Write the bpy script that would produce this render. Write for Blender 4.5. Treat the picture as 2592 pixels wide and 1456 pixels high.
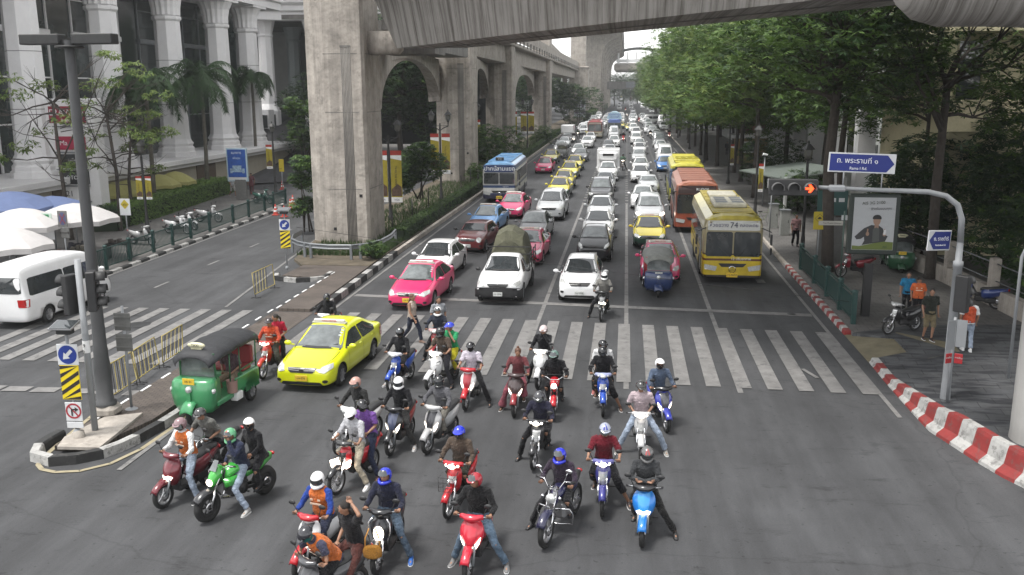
import bpy, bmesh, math, random
from math import radians, sin, cos, pi, sqrt, atan2
from mathutils import Vector, Matrix
from mathutils.bvhtree import BVHTree
for o in list(bpy.data.objects): bpy.data.objects.remove(o)
S = bpy.context.scene
COL = S.collection
# ---------------------------------------------------------------- camera (standing on the skywalk, 8.2 m up)
CF, CX, CY, CH = 2330.0, 1296.0, 728.0, 8.2
_y = Vector((291, 501, -2330)).normalized()
_z = Vector((-54, 10872, 2330)); _z = (_z - _z.dot(_y)*_y).normalized()
_x = _y.cross(_z)
CR = Matrix((_x, _y, _z))
camd = bpy.data.cameras.new('camera'); cam = bpy.data.objects.new('camera', camd); COL.objects.link(cam)
cam.matrix_world = Matrix.Translation((0, 0, CH)) @ CR.to_4x4()
camd.sensor_width = 36; camd.lens = CF/2592*36; camd.clip_end = 3000; camd.clip_start = .1
S.camera = cam
# ---------------------------------------------------------------- sky and sun (bright overcast)
W = bpy.data.worlds.new('World'); S.world = W; W.use_nodes = True
nt = W.node_tree; nt.nodes.clear()
sky = nt.nodes.new('ShaderNodeTexSky'); sky.sky_type = 'NISHITA'; sky.sun_disc = False
SUN_EL, SUN_AZ = radians(70), radians(-128)
sky.sun_elevation = SUN_EL; sky.sun_rotation = SUN_AZ; sky.air_density = 1.0; sky.dust_density = 1.0; sky.ozone_density = 1.0
hs = nt.nodes.new('ShaderNodeHueSaturation'); hs.inputs['Saturation'].default_value = .07
bg = nt.nodes.new('ShaderNodeBackground'); bg.inputs['Strength'].default_value = .15
out = nt.nodes.new('ShaderNodeOutputWorld')
nt.links.new(sky.outputs[0], hs.inputs['Color']); nt.links.new(hs.outputs[0], bg.inputs['Color']); nt.links.new(bg.outputs[0], out.inputs[0])
sl = bpy.data.lights.new('sun', 'SUN'); sl.energy = 1.5; sl.angle = radians(12); sl.color = (1, .97, .92)
so = bpy.data.objects.new('sun', sl); COL.objects.link(so)
_d = Vector((sin(SUN_AZ)*cos(SUN_EL), cos(SUN_AZ)*cos(SUN_EL), sin(SUN_EL)))   # from behind-left of the camera
so.rotation_euler = _d.to_track_quat('Z', 'Y').to_euler()
S.view_settings.view_transform = 'Standard'; S.view_settings.look = 'None'; S.view_settings.gamma = 1
S.view_settings.exposure = 1.38
S.cycles.max_bounces = 5; S.cycles.diffuse_bounces = 3; S.cycles.glossy_bounces = 2; S.cycles.transmission_bounces = 3; S.cycles.transparent_max_bounces = 6
S.cycles.use_denoising = True
S.cycles.sample_clamp_indirect = 4
def at(px, py, z=0.0):            # the place on the level z that is seen in that direction
 d = CR @ Vector((px-CX, CY-py, -CF)); t = (z-CH)/d.z
 return Vector((d.x*t, d.y*t, z))
def aty(px, py, Y):
 d = CR @ Vector((px-CX, CY-py, -CF)); t = Y/d.y
 return Vector((d.x*t, Y, CH+d.z*t))
def atx(px, py, X):
 d = CR @ Vector((px-CX, CY-py, -CF)); t = X/d.x
 return Vector((X, d.y*t, CH+d.z*t))
RND = random.Random(7)
# ---------------------------------------------------------------- materials
MATS = {}
def mat(name, col=(.5, .5, .5), rough=.6, metal=0.0, spec=.5, coat=0.0, noise=0.0, nscale=8.0, bump=0.0, objcol=False,
  streak=0.0, emit=None, estr=0.0, alpha=None, dirt=None, tint=0.0, thin=None, sheen=0.0, objcoord=True):
 if name in MATS: return MATS[name]
 m = bpy.data.materials.new(name); m.use_nodes = True; t = m.node_tree; n = t.nodes; L = t.links
 b = n['Principled BSDF']
 b.inputs['Roughness'].default_value = rough; b.inputs['Metallic'].default_value = metal
 b.inputs['Specular IOR Level'].default_value = spec
 if coat: b.inputs['Coat Weight'].default_value = coat; b.inputs['Coat Roughness'].default_value = .05
 src = None
 if objcol:
  oi = n.new('ShaderNodeObjectInfo'); src = oi.outputs['Color']
 else:
  c = n.new('ShaderNodeRGB'); c.outputs[0].default_value = (*col, 1); src = c.outputs[0]
 tc = n.new('ShaderNodeTexCoord') if objcoord else None
 co = tc.outputs['Object'] if objcoord else n.new('ShaderNodeNewGeometry').outputs['Position']
 def mixv(src, fac_socket, lo, hi):
  mr = n.new('ShaderNodeMapRange'); mr.inputs['From Min'].default_value = .3; mr.inputs['From Max'].default_value = .7
  mr.inputs['To Min'].default_value = lo; mr.inputs['To Max'].default_value = hi; L.new(fac_socket, mr.inputs['Value'])
  mx = n.new('ShaderNodeMix'); mx.data_type = 'RGBA'; mx.blend_type = 'MULTIPLY'; mx.inputs['Factor'].default_value = 1
  cmb = n.new('ShaderNodeCombineColor')
  for k in range(3): L.new(mr.outputs[0], cmb.inputs[k])
  L.new(src, mx.inputs['A']); L.new(cmb.outputs[0], mx.inputs['B']); return mx.outputs['Result']
 if noise:
  nz = n.new('ShaderNodeTexNoise'); nz.inputs['Scale'].default_value = nscale; nz.inputs['Detail'].default_value = 6; nz.inputs['Roughness'].default_value = .65
  L.new(co, nz.inputs['Vector']); src = mixv(src, nz.outputs['Fac'], 1-noise, 1+noise*.6)
 if streak:
  mp = n.new('ShaderNodeMapping'); mp.inputs['Scale'].default_value = (2.2, 2.2, .07); L.new(co, mp.inputs['Vector'])
  n2 = n.new('ShaderNodeTexNoise'); n2.inputs['Scale'].default_value = 1.6; n2.inputs['Detail'].default_value = 7; n2.inputs['Roughness'].default_value = .7
  L.new(mp.outputs[0], n2.inputs['Vector']); src = mixv(src, n2.outputs['Fac'], 1-streak, 1+streak*.4)
 if dirt:
  n3 = n.new('ShaderNodeTexNoise'); n3.inputs['Scale'].default_value = dirt[1]; n3.inputs['Detail'].default_value = 8; n3.inputs['Roughness'].default_value = .75
  L.new(co, n3.inputs['Vector'])
  r = n.new('ShaderNodeValToRGB'); r.color_ramp.elements[0].position = dirt[2]; r.color_ramp.elements[1].position = dirt[2]+.12
  L.new(n3.outputs['Fac'], r.inputs[0]); mx = n.new('ShaderNodeMix'); mx.data_type = 'RGBA'
  sc = n.new('ShaderNodeMath'); sc.operation = 'MULTIPLY'; sc.inputs[1].default_value = dirt[3] if len(dirt) > 3 else 1
  L.new(r.outputs[0], sc.inputs[0]); L.new(sc.outputs[0], mx.inputs['Factor']); L.new(src, mx.inputs['A']); mx.inputs['B'].default_value = (*dirt[0], 1); src = mx.outputs['Result']
 if tint:
  oi = n.new('ShaderNodeObjectInfo'); mr = n.new('ShaderNodeMapRange'); mr.inputs['To Min'].default_value = 1-tint; mr.inputs['To Max'].default_value = 1+tint*.5
  L.new(oi.outputs['Random'], mr.inputs['Value']); cmb = n.new('ShaderNodeCombineColor')
  for k in range(3): L.new(mr.outputs[0], cmb.inputs[k])
  mx = n.new('ShaderNodeMix'); mx.data_type = 'RGBA'; mx.blend_type = 'MULTIPLY'; mx.inputs['Factor'].default_value = 1
  L.new(src, mx.inputs['A']); L.new(cmb.outputs[0], mx.inputs['B']); src = mx.outputs['Result']
 L.new(src, b.inputs['Base Color'])
 if bump:
  nb = n.new('ShaderNodeTexNoise'); nb.inputs['Scale'].default_value = nscale*3; nb.inputs['Detail'].default_value = 5; L.new(co, nb.inputs['Vector'])
  bp = n.new('ShaderNodeBump'); bp.inputs['Strength'].default_value = bump; bp.inputs['Distance'].default_value = .05
  L.new(nb.outputs['Fac'], bp.inputs['Height']); L.new(bp.outputs[0], b.inputs['Normal'])
 if emit: b.inputs['Emission Color'].default_value = (*emit, 1); b.inputs['Emission Strength'].default_value = estr
 if sheen: b.inputs['Sheen Weight'].default_value = sheen
 if thin is not None:
  tr = n.new('ShaderNodeBsdfTranslucent'); L.new(src, tr.inputs['Color']); ms = n.new('ShaderNodeMixShader'); ms.inputs[0].default_value = thin
  L.new(b.outputs[0], ms.inputs[1]); L.new(tr.outputs[0], ms.inputs[2]); L.new(ms.outputs[0], n['Material Output'].inputs[0])
 MATS[name] = m
 return m
M_PAINT = mat('car_paint', rough=.28, coat=.6, objcol=True, noise=.06, nscale=2)
M_PLAIN = mat('painted', rough=.55, objcol=True, noise=.08, nscale=6)
M_CLOTH = mat('cloth', rough=.95, spec=.15, objcol=True, noise=.38, nscale=9, bump=.9, sheen=.1)
M_HELM = mat('helmet_paint', rough=.22, coat=.5, objcol=True)
M_SKIN = mat('skin', (.27, .145, .092), rough=.6, noise=.12, nscale=12)
M_HAIR = mat('hair', (.014, .010, .008), rough=.5, bump=.6, nscale=30)
M_GLASS = mat('tinted_glass', (.035, .040, .043), rough=.06, spec=.9, coat=.3, noise=.4, nscale=1.3)
M_GLASSL = mat('reflection_toned_glass', (.12, .135, .135), rough=.06, spec=.9, coat=.3, noise=.5, nscale=2.2)  # reflected sky and dark shapes put into the glass colour as pale noise
M_BLACK = mat('black_plastic', (.018, .018, .019), rough=.5, noise=.2)
M_DARK = mat('dark_interior', (.010, .010, .011), rough=.9)
M_RUB = mat('rubber', (.016, .016, .016), rough=.85, noise=.3, nscale=10)
M_CHR = mat('chrome', (.62, .62, .63), rough=.16, metal=1)
M_ALU = mat('alloy', (.40, .40, .41), rough=.35, metal=.85, noise=.15)
M_STEEL = mat('galvanised_steel', (.17, .18, .19), rough=.5, metal=.3, noise=.15, nscale=3)
M_LAMP = mat('lamp_glass', (.62, .63, .62), rough=.12, metal=.35, spec=.8, noise=.3, nscale=20)
M_LIT = mat('lit_headlight', (.9, .85, .8), rough=.2, emit=(1, .86, .70), estr=2.6)
M_RED = mat('red_lens', (.35, .01, .01), rough=.2, coat=.3)
M_AMB = mat('amber_lens', (.55, .18, .02), rough=.25)
M_WHITE = mat('white_paint', (.74, .74, .73), rough=.5, noise=.1, nscale=4, objcoord=False)
M_PLW = mat('plate_white', (.55, .56, .54), rough=.5, noise=.3, nscale=14)
M_PLY = mat('plate_yellow', (.65, .44, .03), rough=.5, noise=.2, nscale=14)
M_CONC = mat('concrete', (.37, .335, .295), rough=.92, noise=.34, nscale=1.1, bump=.8, streak=.30, dirt=((.14, .125, .11), 1.9, .55, .65), objcoord=False)
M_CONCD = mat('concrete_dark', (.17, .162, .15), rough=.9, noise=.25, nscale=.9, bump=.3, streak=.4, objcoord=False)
M_LEAF = mat('leaf', (.088, .155, .036), rough=.55, spec=.3, noise=.35, nscale=1.1, thin=.35, tint=.25)
M_LEAFD = mat('leaf_dark', (.036, .075, .026), rough=.55, spec=.3, noise=.4, nscale=1.3, thin=.3, tint=.25)
M_LEAFY = mat('leaf_light', (.16, .22, .06), rough=.55, spec=.3, noise=.3, nscale=1.3, thin=.4)
M_BARK = mat('bark', (.052, .043, .036), rough=.95, noise=.35, nscale=5, bump=.8)
M_WALLW = mat('white_stone', (.70, .69, .69), rough=.6, noise=.06, nscale=1.5, objcoord=False)
M_CREAM = mat('cream_render', (.44, .40, .26), rough=.85, noise=.12, nscale=1.2, objcoord=False)
M_ASPH = None
# ---------------------------------------------------------------- mesh helpers
_CB = None
def _chamfer_topo():
 global _CB
 bm = bmesh.new(); pts = []
 for sx in (-1, 1):
  for sy in (-1, 1):
   for sz in (-1, 1):
    for k in range(3):
     p = [sx, sy, sz]; q = [sx*.9, sy*.9, sz*.9]; q[k] = p[k]; pts.append(q)
 for p in pts: bm.verts.new(p)
 bm.verts.ensure_lookup_table(); vv = list(bm.verts)
 for i, v in enumerate(vv): v.index = i
 r = bmesh.ops.convex_hull(bm, input=vv)
 bmesh.ops.dissolve_limit(bm, angle_limit=.01, verts=bm.verts, edges=bm.edges)
 bmesh.ops.recalc_face_normals(bm, faces=bm.faces)
 fs = [[pts.index(min(pts, key=lambda p: (Vector(p)-v.co).length)) for v in f.verts] for f in bm.faces]
 _CB = fs; bm.free()
_chamfer_topo()
KIDS = {}
class MB:
 def __init__(s): s.v = []; s.f = []; s.m = []; s.sm = []; s.T = None
 def add(s, vs, fs, m=0, smooth=False):
  o = len(s.v)
  s.v += [(s.T @ Vector(p)) if s.T is not None else Vector(p) for p in vs]
  s.f += [[i+o for i in f] for f in fs]; s.m += [m]*len(fs); s.sm += [smooth]*len(fs); return s
 def box(s, c, d, m=0, rz=0, bev=0, rot=None):
  h = Vector(d)/2; R_ = rot if rot is not None else Matrix.Rotation(rz, 3, 'Z'); c = Vector(c)
  if bev:
   b = min(bev, min(h)*.6); vs = []
   for sx in (-1, 1):
    for sy in (-1, 1):
     for sz in (-1, 1):
      for k in range(3):
       q = [sx*(h.x-b), sy*(h.y-b), sz*(h.z-b)]; q[k] = (sx*h.x, sy*h.y, sz*h.z)[k]; vs.append(c+R_ @ Vector(q))
   return s.add(vs, _CB, m)
  vs = [c+R_ @ Vector((x*h.x, y*h.y, z*h.z)) for x in (-1, 1) for y in (-1, 1) for z in (-1, 1)]
  return s.add(vs, [[0, 1, 3, 2], [4, 6, 7, 5], [0, 4, 5, 1], [2, 3, 7, 6], [0, 2, 6, 4], [1, 5, 7, 3]], m)
 def bar(s, a, b, w, t, m=0, up=(0, 0, 1)):
  a = Vector(a); b = Vector(b); d = b-a; L_ = d.length; d.normalize(); u = Vector(up)
  x = d.cross(u)
  if x.length < .01: x = d.cross(Vector((1, 0, 0)))
  x.normalize(); z = x.cross(d)
  return s.box((a+b)/2, (w, L_, t), m, rot=Matrix((x, d, z)).transposed())
 def tube(s, pts, r, n=8, m=0, cap=True, smooth=True, ry=None):
  pts = [Vector(p) for p in pts]; k = len(pts)
  rr = r if isinstance(r, (list, tuple)) else [r]*k
  rings = []; prev = None
  for i, p in enumerate(pts):
   d = (pts[min(i+1, k-1)]-pts[max(i-1, 0)]).normalized()
   if prev is None:
    x = d.cross(Vector((0, 0, 1)))
    if x.length < .05: x = d.cross(Vector((0, 1, 0)))
    x.normalize()
   else:
    x = prev - prev.dot(d)*d
    x.normalize()
   prev = x; y = d.cross(x)
   rings.append([p+rr[i]*(cos(2*pi*j/n)*x+sin(2*pi*j/n)*y) for j in range(n)])
  return s.loft(rings, m, cap, smooth)
 def loft(s, rings, m=0, cap=True, smooth=True, closed=True):
  n = len(rings[0]); vs = [p for r in rings for p in r]; fs = []
  for i in range(len(rings)-1):
   for j in range(n if closed else n-1):
    a = i*n+j; b = i*n+(j+1) % n; fs.append([a, b, b+n, a+n])
  s.add(vs, fs, m, smooth)
  if cap:
   o = len(s.v)-len(vs); s.f += [[o+j for j in range(n)][::-1], [o+(len(rings)-1)*n+j for j in range(n)]]; s.m += [m, m]; s.sm += [False, False]
  return s
 def lathe(s, prof, c=(0, 0, 0), n=16, m=0, axis='Z', smooth=True, cap=False, sq=1.0):
  c = Vector(c); rings = []
  for r, z in prof:
   ring = []
   for j in range(n):
    a = 2*pi*j/n; x, y = r*cos(a), r*sin(a)*sq
    p = {'Z': (x, y, z), 'X': (z, x, y), 'Y': (x, z, y)}[axis]
    ring.append(c+Vector(p))
   rings.append(ring)
  return s.loft(rings, m, cap, smooth)
 def ball(s, c, r, m=0, n=12, k=8, rot=None):
  r = (r, r, r) if not isinstance(r, (tuple, list)) else r; c = Vector(c); rings = []
  for i in range(k+1):
   t = pi*i/k; tr = max(sin(t), .001); ring = []
   for j in range(n):
    q = Vector((r[0]*tr*cos(2*pi*j/n), r[1]*tr*sin(2*pi*j/n), -r[2]*cos(t)))
    ring.append(c+((rot @ q) if rot is not None else q))
   rings.append(ring)
  return s.loft(rings, m, False, True)
 def prism(s, poly, z0, z1, m=0, ms=None):
  n = len(poly); a = sum(poly[i][0]*poly[(i+1) % n][1]-poly[(i+1) % n][0]*poly[i][1] for i in range(n))
  if a < 0: poly = poly[::-1]
  vs = [(p[0], p[1], z0) for p in poly]+[(p[0], p[1], z1) for p in poly]
  s.add(vs, [list(range(n))[::-1], list(range(n, 2*n))], m)
  o = len(s.v)-2*n; q = m if ms is None else ms
  for i in range(n): s.f.append([o+i, o+(i+1) % n, o+n+(i+1) % n, o+n+i]); s.m.append(q); s.sm.append(False)
  return s
 def poly(s, pts, m=0): return s.add(pts, [list(range(len(pts)))], m)
 def torus(s, c, R, r, n=24, k=8, m=0, axis='X', ry=None):
  c = Vector(c); rings = []
  for i in range(n):
   a = 2*pi*i/n; ring = []
   for j in range(k):
    b = 2*pi*j/k; q = R+r*cos(b); w = (ry or r)*sin(b)
    p = {'X': (w, q*cos(a), q*sin(a)), 'Z': (q*cos(a), q*sin(a), w), 'Y': (q*cos(a), w, q*sin(a))}[axis]
    ring.append(c+Vector(p))
   rings.append(ring)
  rings.append(rings[0]); return s.loft(rings, m, False, True)
 def mesh(s, name, mats):
  me = bpy.data.meshes.new(name); me.from_pydata([tuple(p) for p in s.v], [], s.f)
  for x in (mats if isinstance(mats, (list, tuple)) else [mats]): me.materials.append(x)
  me.polygons.foreach_set('material_index', s.m); me.polygons.foreach_set('use_smooth', s.sm); me.update(); return me
 def obj(s, name, mats, parent=None, color=None, fix=True, loc=None, label=None):
  me = s.mesh(name, mats)
  if fix:
   bm = bmesh.new(); bm.from_mesh(me); bmesh.ops.recalc_face_normals(bm, faces=bm.faces); bm.to_mesh(me); bm.free()
  return link(name, me, parent, color, loc, label)
def link(name, me, parent=None, color=None, loc=None, label=None):
 o = bpy.data.objects.new(name, me); COL.objects.link(o)
 if parent is not None: o.parent = parent; KIDS.setdefault(parent.name, []).append(o)
 if color: o.color = (*color, 1)
 if loc is not None: o.location = loc
 if label: o['label'] = label
 return o
def tag(o, label, cat, group=None):
 o['label'] = label; o['category'] = cat
 if group: o['group'] = group
 return o
def thing(name, label, cat, loc=(0, 0, 0), rz=0, group=None):
 o = bpy.data.objects.new(name, None); COL.objects.link(o); o.location = loc; o.rotation_euler = (0, 0, rz)
 return tag(o, label, cat, group)
def struct(o): o['kind'] = 'structure'; return o
def stuff(o): o['kind'] = 'stuff'; return o
def dup(root, loc, rz, label, group=None, color=None, scale=None, colors=None):
 ch = KIDS
 def cp(o, par):
  c = o.copy(); COL.objects.link(c)
  if par is not None: c.parent = par; KIDS.setdefault(par.name, []).append(c)
  if colors and o.name.split('.')[0] in colors: c.color = (*colors[o.name.split('.')[0]], 1)
  for k in list(ch.get(o.name, [])): cp(k, c)
  return c
 r = cp(root, None); r.location = loc; r.rotation_euler = (0, 0, rz); r['label'] = label
 if group: r['group'] = group
 if scale: r.scale = (scale,)*3
 return r
WORK = bpy.data.scenes.new('work')
def mod_mesh(me, mods, extra=None):
 """run modifiers on a temporary object in a scratch scene, return a new mesh"""
 o = bpy.data.objects.new('tmp', me); WORK.collection.objects.link(o)
 for ty, kw in mods:
  md = o.modifiers.new(ty, ty)
  for k, v in kw.items(): setattr(md, k, v)
 WORK.view_layers[0].update(); dg = WORK.view_layers[0].depsgraph; dg.update()
 r = bpy.data.meshes.new_from_object(o.evaluated_get(dg), preserve_all_data_layers=True, depsgraph=dg)
 bpy.data.objects.remove(o); return r
def chaikin(p, n=2):
 for _ in range(n):
  q = []
  for i in range(len(p)):
   a, b = p[i], p[(i+1) % len(p)]; q += [a.lerp(b, .22), a.lerp(b, .78)]
  p = q
 return p
def decal(mb, bvh, pts, d, off=.006, k=4, rnd=2, m=0, depth=3.0, mirror=False, dense=0):
 """a thin skin following the body under a projected outline"""
 for sgn in ((1, -1) if mirror else (1,)):
  P = [Vector((p[0]*sgn, p[1], p[2])) for p in pts]; D = Vector((d[0]*sgn, d[1], d[2])).normalized()
  if rnd:
   for _ in range(2): P = [q for i in range(len(P)) for q in (P[i], P[i].lerp(P[(i+1) % len(P)], .5))]
   P = chaikin(P, rnd)
  for _ in range(dense): P = [q for i in range(len(P)) for q in (P[i], P[i].lerp(P[(i+1) % len(P)], .5))]
  c = sum(P, Vector())/len(P); rings = []
  for i in range(k+1):
   t = i/k*.999; ring = []
   for p in P:
    q = p.lerp(c, t); h = bvh.ray_cast(q-D*depth*.5, D, depth)
    if h[0] is None: ring.append(q)
    else:
     nrm = h[1] if h[1].dot(D) < 0 else -h[1]
     ring.append(h[0]+nrm*off-D*off*.5)
   rings.append(ring)
  mb.loft(rings, m, False, True)
 return mb
def bvh_of(me):
 return BVHTree.FromPolygons([v.co.copy() for v in me.vertices], [list(p.vertices) for p in me.polygons])
_tc = {}
def text_mesh(txt, size, mname='lettering', col=(.8, .8, .8), align='CENTER', ext=.002, sx=1.0, emit=0):
 cu = bpy.data.curves.new('t', 'FONT'); cu.body = txt; cu.size = size; cu.align_x = align; cu.align_y = 'CENTER'; cu.extrude = ext; cu.resolution_u = 2
 o = bpy.data.objects.new('t', cu); WORK.collection.objects.link(o); WORK.view_layers[0].update()
 dg = WORK.view_layers[0].depsgraph; dg.update(); me = bpy.data.meshes.new_from_object(o.evaluated_get(dg)); bpy.data.objects.remove(o)
 for v in me.vertices: v.co.x *= sx
 me.materials.clear(); me.materials.append(mat('lettering_%s' % ('%02x%02x%02x' % tuple(int(c*255) for c in col)), col, rough=.6)); return me
def text(name, txt, size, col, parent, loc, rot=(pi/2, 0, 0), align='CENTER', sx=1.0):
 me = text_mesh(txt, size, col=col, align=align, sx=sx)
 o = link(name, me, parent); o.location = loc; o.rotation_euler = rot; return o
# ---------------------------------------------------------------- ground, roads, kerbs, markings
def asphalt(name, base, patch):
 m = bpy.data.materials.new(name); m.use_nodes = True; t = m.node_tree; n = t.nodes; L = t.links; b = n['Principled BSDF']
 g = n.new('ShaderNodeNewGeometry').outputs['Position']
 def nz(scale, det=6, rough=.65, sc=(1, 1, 1)):
  mp = n.new('ShaderNodeMapping'); mp.inputs['Scale'].default_value = sc; L.new(g, mp.inputs[0])
  x = n.new('ShaderNodeTexNoise'); x.inputs['Scale'].default_value = scale; x.inputs['Detail'].default_value = det; x.inputs['Roughness'].default_value = rough
  L.new(mp.outputs[0], x.inputs['Vector']); return x.outputs['Fac']
 def ramp(s, a, b_, ca, cb):
  r = n.new('ShaderNodeValToRGB'); r.color_ramp.elements[0].position = a; r.color_ramp.elements[1].position = b_
  r.color_ramp.elements[0].color = (*ca, 1); r.color_ramp.elements[1].color = (*cb, 1); L.new(s, r.inputs[0]); return r.outputs[0]
 def mul(a, b_, typ='MULTIPLY', f=1.0):
  x = n.new('ShaderNodeMix'); x.data_type = 'RGBA'; x.blend_type = typ; x.inputs['Factor'].default_value = f; L.new(a, x.inputs['A']); L.new(b_, x.inputs['B']); return x.outputs['Result']
 c = ramp(nz(.16, 4), .3, .7, [x*.76 for x in base], [x*1.2 for x in base])
 c = mul(c, ramp(nz(1.3, 8, .7, (1, .25, 1)), .35, .68, (.78,)*3, (1.14,)*3))          # long wear marks along the road
 c = mul(c, ramp(nz(.9, 5, .6, (1, .05, 1)), .40, .62, (.80,)*3, (1.08,)*3))
 c = mul(c, ramp(nz(7, 3, .5), .66, .70, (1,)*3, (.62,)*3))
 c = mul(c, ramp(nz(30, 5, .8), .2, .8, (.72,)*3, (1.28,)*3))                          # stone grain
 c = mul(c, ramp(nz(1.7, 9, .8, (.35, 1, 1)), .56, .64, (1,)*3, (patch,)*3))            # dark tar-like blotches
 c = mul(c, ramp(nz(4.5, 5, .9), .70, .74, (1,)*3, (.75,)*3))
 v = n.new('ShaderNodeTexVoronoi'); v.feature = 'DISTANCE_TO_EDGE'; v.inputs['Scale'].default_value = .11
 q = n.new('ShaderNodeVectorMath'); q.operation = 'MULTIPLY_ADD'; q.inputs[1].default_value = (.9,)*3
 nv = n.new('ShaderNodeTexNoise'); nv.inputs['Scale'].default_value = .7; nv.inputs['Detail'].default_value = 5; L.new(g, nv.inputs['Vector'])
 L.new(nv.outputs['Color'], q.inputs[0]); L.new(g, q.inputs[2]); L.new(q.outputs[0], v.inputs['Vector'])
 c = mul(c, ramp(v.outputs['Distance'], .0015, .004, (.80,)*3, (1,)*3))
 L.new(c, b.inputs['Base Color']); b.inputs['Roughness'].default_value = .82; b.inputs['Specular IOR Level'].default_value = .35
 bp = n.new('ShaderNodeBump'); bp.inputs['Strength'].default_value = .35; bp.inputs['Distance'].default_value = .01; L.new(nz(45, 4, .8), bp.inputs['Height']); L.new(bp.outputs[0], b.inputs['Normal'])
 return m
def pavers(name, c1, c2, w, h, mortar=.02, wet=0.0, rot=0, sc=1.0, off=.5):
 m = bpy.data.materials.new(name); m.use_nodes = True; t = m.node_tree; n = t.nodes; L = t.links; b = n['Principled BSDF']
 g = n.new('ShaderNodeNewGeometry').outputs['Position']; mp = n.new('ShaderNodeMapping'); mp.inputs['Rotation'].default_value = (0, 0, rot); L.new(g, mp.inputs[0])
 br = n.new('ShaderNodeTexBrick'); br.inputs['Scale'].default_value = 1/sc; br.inputs['Brick Width'].default_value = w; br.inputs['Row Height'].default_value = h
 br.inputs['Mortar Size'].default_value = mortar; br.inputs['Color1'].default_value = (*c1, 1); br.inputs['Color2'].default_value = (*c2, 1); br.inputs['Mortar'].default_value = (*[x*.45 for x in c1], 1); br.offset = off
 L.new(mp.outputs[0], br.inputs['Vector'])
 nz = n.new('ShaderNodeTexNoise'); nz.inputs['Scale'].default_value = .9; nz.inputs['Detail'].default_value = 8; nz.inputs['Roughness'].default_value = .75; L.new(g, nz.inputs['Vector'])
 mr = n.new('ShaderNodeMapRange'); mr.inputs['From Min'].default_value = .3; mr.inputs['From Max'].default_value = .7; mr.inputs['To Min'].default_value = .6; mr.inputs['To Max'].default_value = 1.3; L.new(nz.outputs['Fac'], mr.inputs[0])
 cmb = n.new('ShaderNodeCombineColor'); [L.new(mr.outputs[0], cmb.inputs[k]) for k in range(3)]
 x = n.new('ShaderNodeMix'); x.data_type = 'RGBA'; x.blend_type = 'MULTIPLY'; x.inputs['Factor'].default_value = 1; L.new(br.outputs['Color'], x.inputs['A']); L.new(cmb.outputs[0], x.inputs['B'])
 col = x.outputs['Result']
 if wet:
  mp2 = n.new('ShaderNodeMapping'); mp2.inputs['Scale'].default_value = (.6, 2.6, 1); L.new(g, mp2.inputs[0])
  n2 = n.new('ShaderNodeTexNoise'); n2.inputs['Scale'].default_value = 1.5; n2.inputs['Detail'].default_value = 5; L.new(mp2.outputs[0], n2.inputs['Vector'])
  r = n.new('ShaderNodeValToRGB'); r.color_ramp.elements[0].position = .50; r.color_ramp.elements[1].position = .57; r.color_ramp.elements[0].color = (1, 1, 1, 1); r.color_ramp.elements[1].color = (wet, wet, wet*1.1, 1); L.new(n2.outputs['Fac'], r.inputs[0])
  y = n.new('ShaderNodeMix'); y.data_type = 'RGBA'; y.blend_type = 'MULTIPLY'; y.inputs['Factor'].default_value = 1; L.new(col, y.inputs['A']); L.new(r.outputs[0], y.inputs['B']); col = y.outputs['Result']
 L.new(col, b.inputs['Base Color']); b.inputs['Roughness'].default_value = .75
 bp = n.new('ShaderNodeBump'); bp.inputs['Strength'].default_value = .4; bp.inputs['Distance'].default_value = .01; L.new(br.outputs['Fac'], bp.inputs['Height']); bp.invert = True; L.new(bp.outputs[0], b.inputs['Normal'])
 return m
M_ROAD = asphalt('asphalt', (.060, .061, .064), .62)
M_ROADL = asphalt('asphalt_left', (.056, .056, .060), .7)
M_BRICK = pavers('brick_paving', (.085, .068, .058), (.105, .085, .07), .22, .11, .012)
M_SLATE = pavers('slate_paving', (.060, .063, .068), (.078, .080, .083), .9, .45, .012, wet=.42, rot=.12)
M_PAVE = pavers('grey_paving', (.105, .10, .095), (.12, .115, .11), .4, .4, .01)
M_MARK = mat('road_paint', (.175, .17, .165), rough=.75, noise=.3, nscale=2, dirt=((.075, .074, .073), 2.2, .53, .9), objcoord=False)
M_MARKY = mat('yellow_paint', (.30, .26, .17), rough=.75, noise=.25, nscale=3, dirt=((.08, .078, .07), 3, .55, .8), objcoord=False)
M_KW = mat('kerb_white', (.36, .355, .34), rough=.8, noise=.25, nscale=3, dirt=((.12, .115, .11), 5, .50, .8), objcoord=False)
M_KR = mat('kerb_red', (.21, .022, .02), rough=.75, noise=.25, nscale=3, dirt=((.11, .06, .055), 5, .52, .75), objcoord=False)
M_KB = mat('kerb_black', (.022, .022, .022), rough=.8, noise=.3, nscale=3, dirt=((.09, .085, .08), 5, .55, .6), objcoord=False)
M_SOIL = mat('soil', (.10, .082, .058), rough=1, noise=.45, nscale=1.6, bump=.6, objcoord=False)
M_GRASS = mat('grass_blade', (.052, .088, .028), rough=.8, noise=.4, nscale=1.2, thin=.25, objcoord=False)
M_RAMPC = mat('ramp_concrete', (.155, .135, .085), rough=.85, noise=.3, nscale=2, objcoord=False)
g = MB(); g.poly([(-400, -60, 0), (400, -60, 0), (400, 1500, 0), (-400, 1500, 0)])
struct(g.obj('ground', M_ROAD))
g = MB()
lw = .075
for X_, dash in ((-3.02, 0), (.15, 0), (3.29, 0)):
 y = 24.8
 while y < 190:
  L_ = 3.0 if y < 66 else .55
  gap = .06 if y < 66 else 1.3
  g.box((X_, y+L_/2, .008), (.15 if y < 66 else .22, L_, .004)); y += L_+gap
a, b = Vector((-10.9, 35.8, .012)), Vector((6.95, 34.15, .012))
g.bar(a, b, .42, .004)
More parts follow.
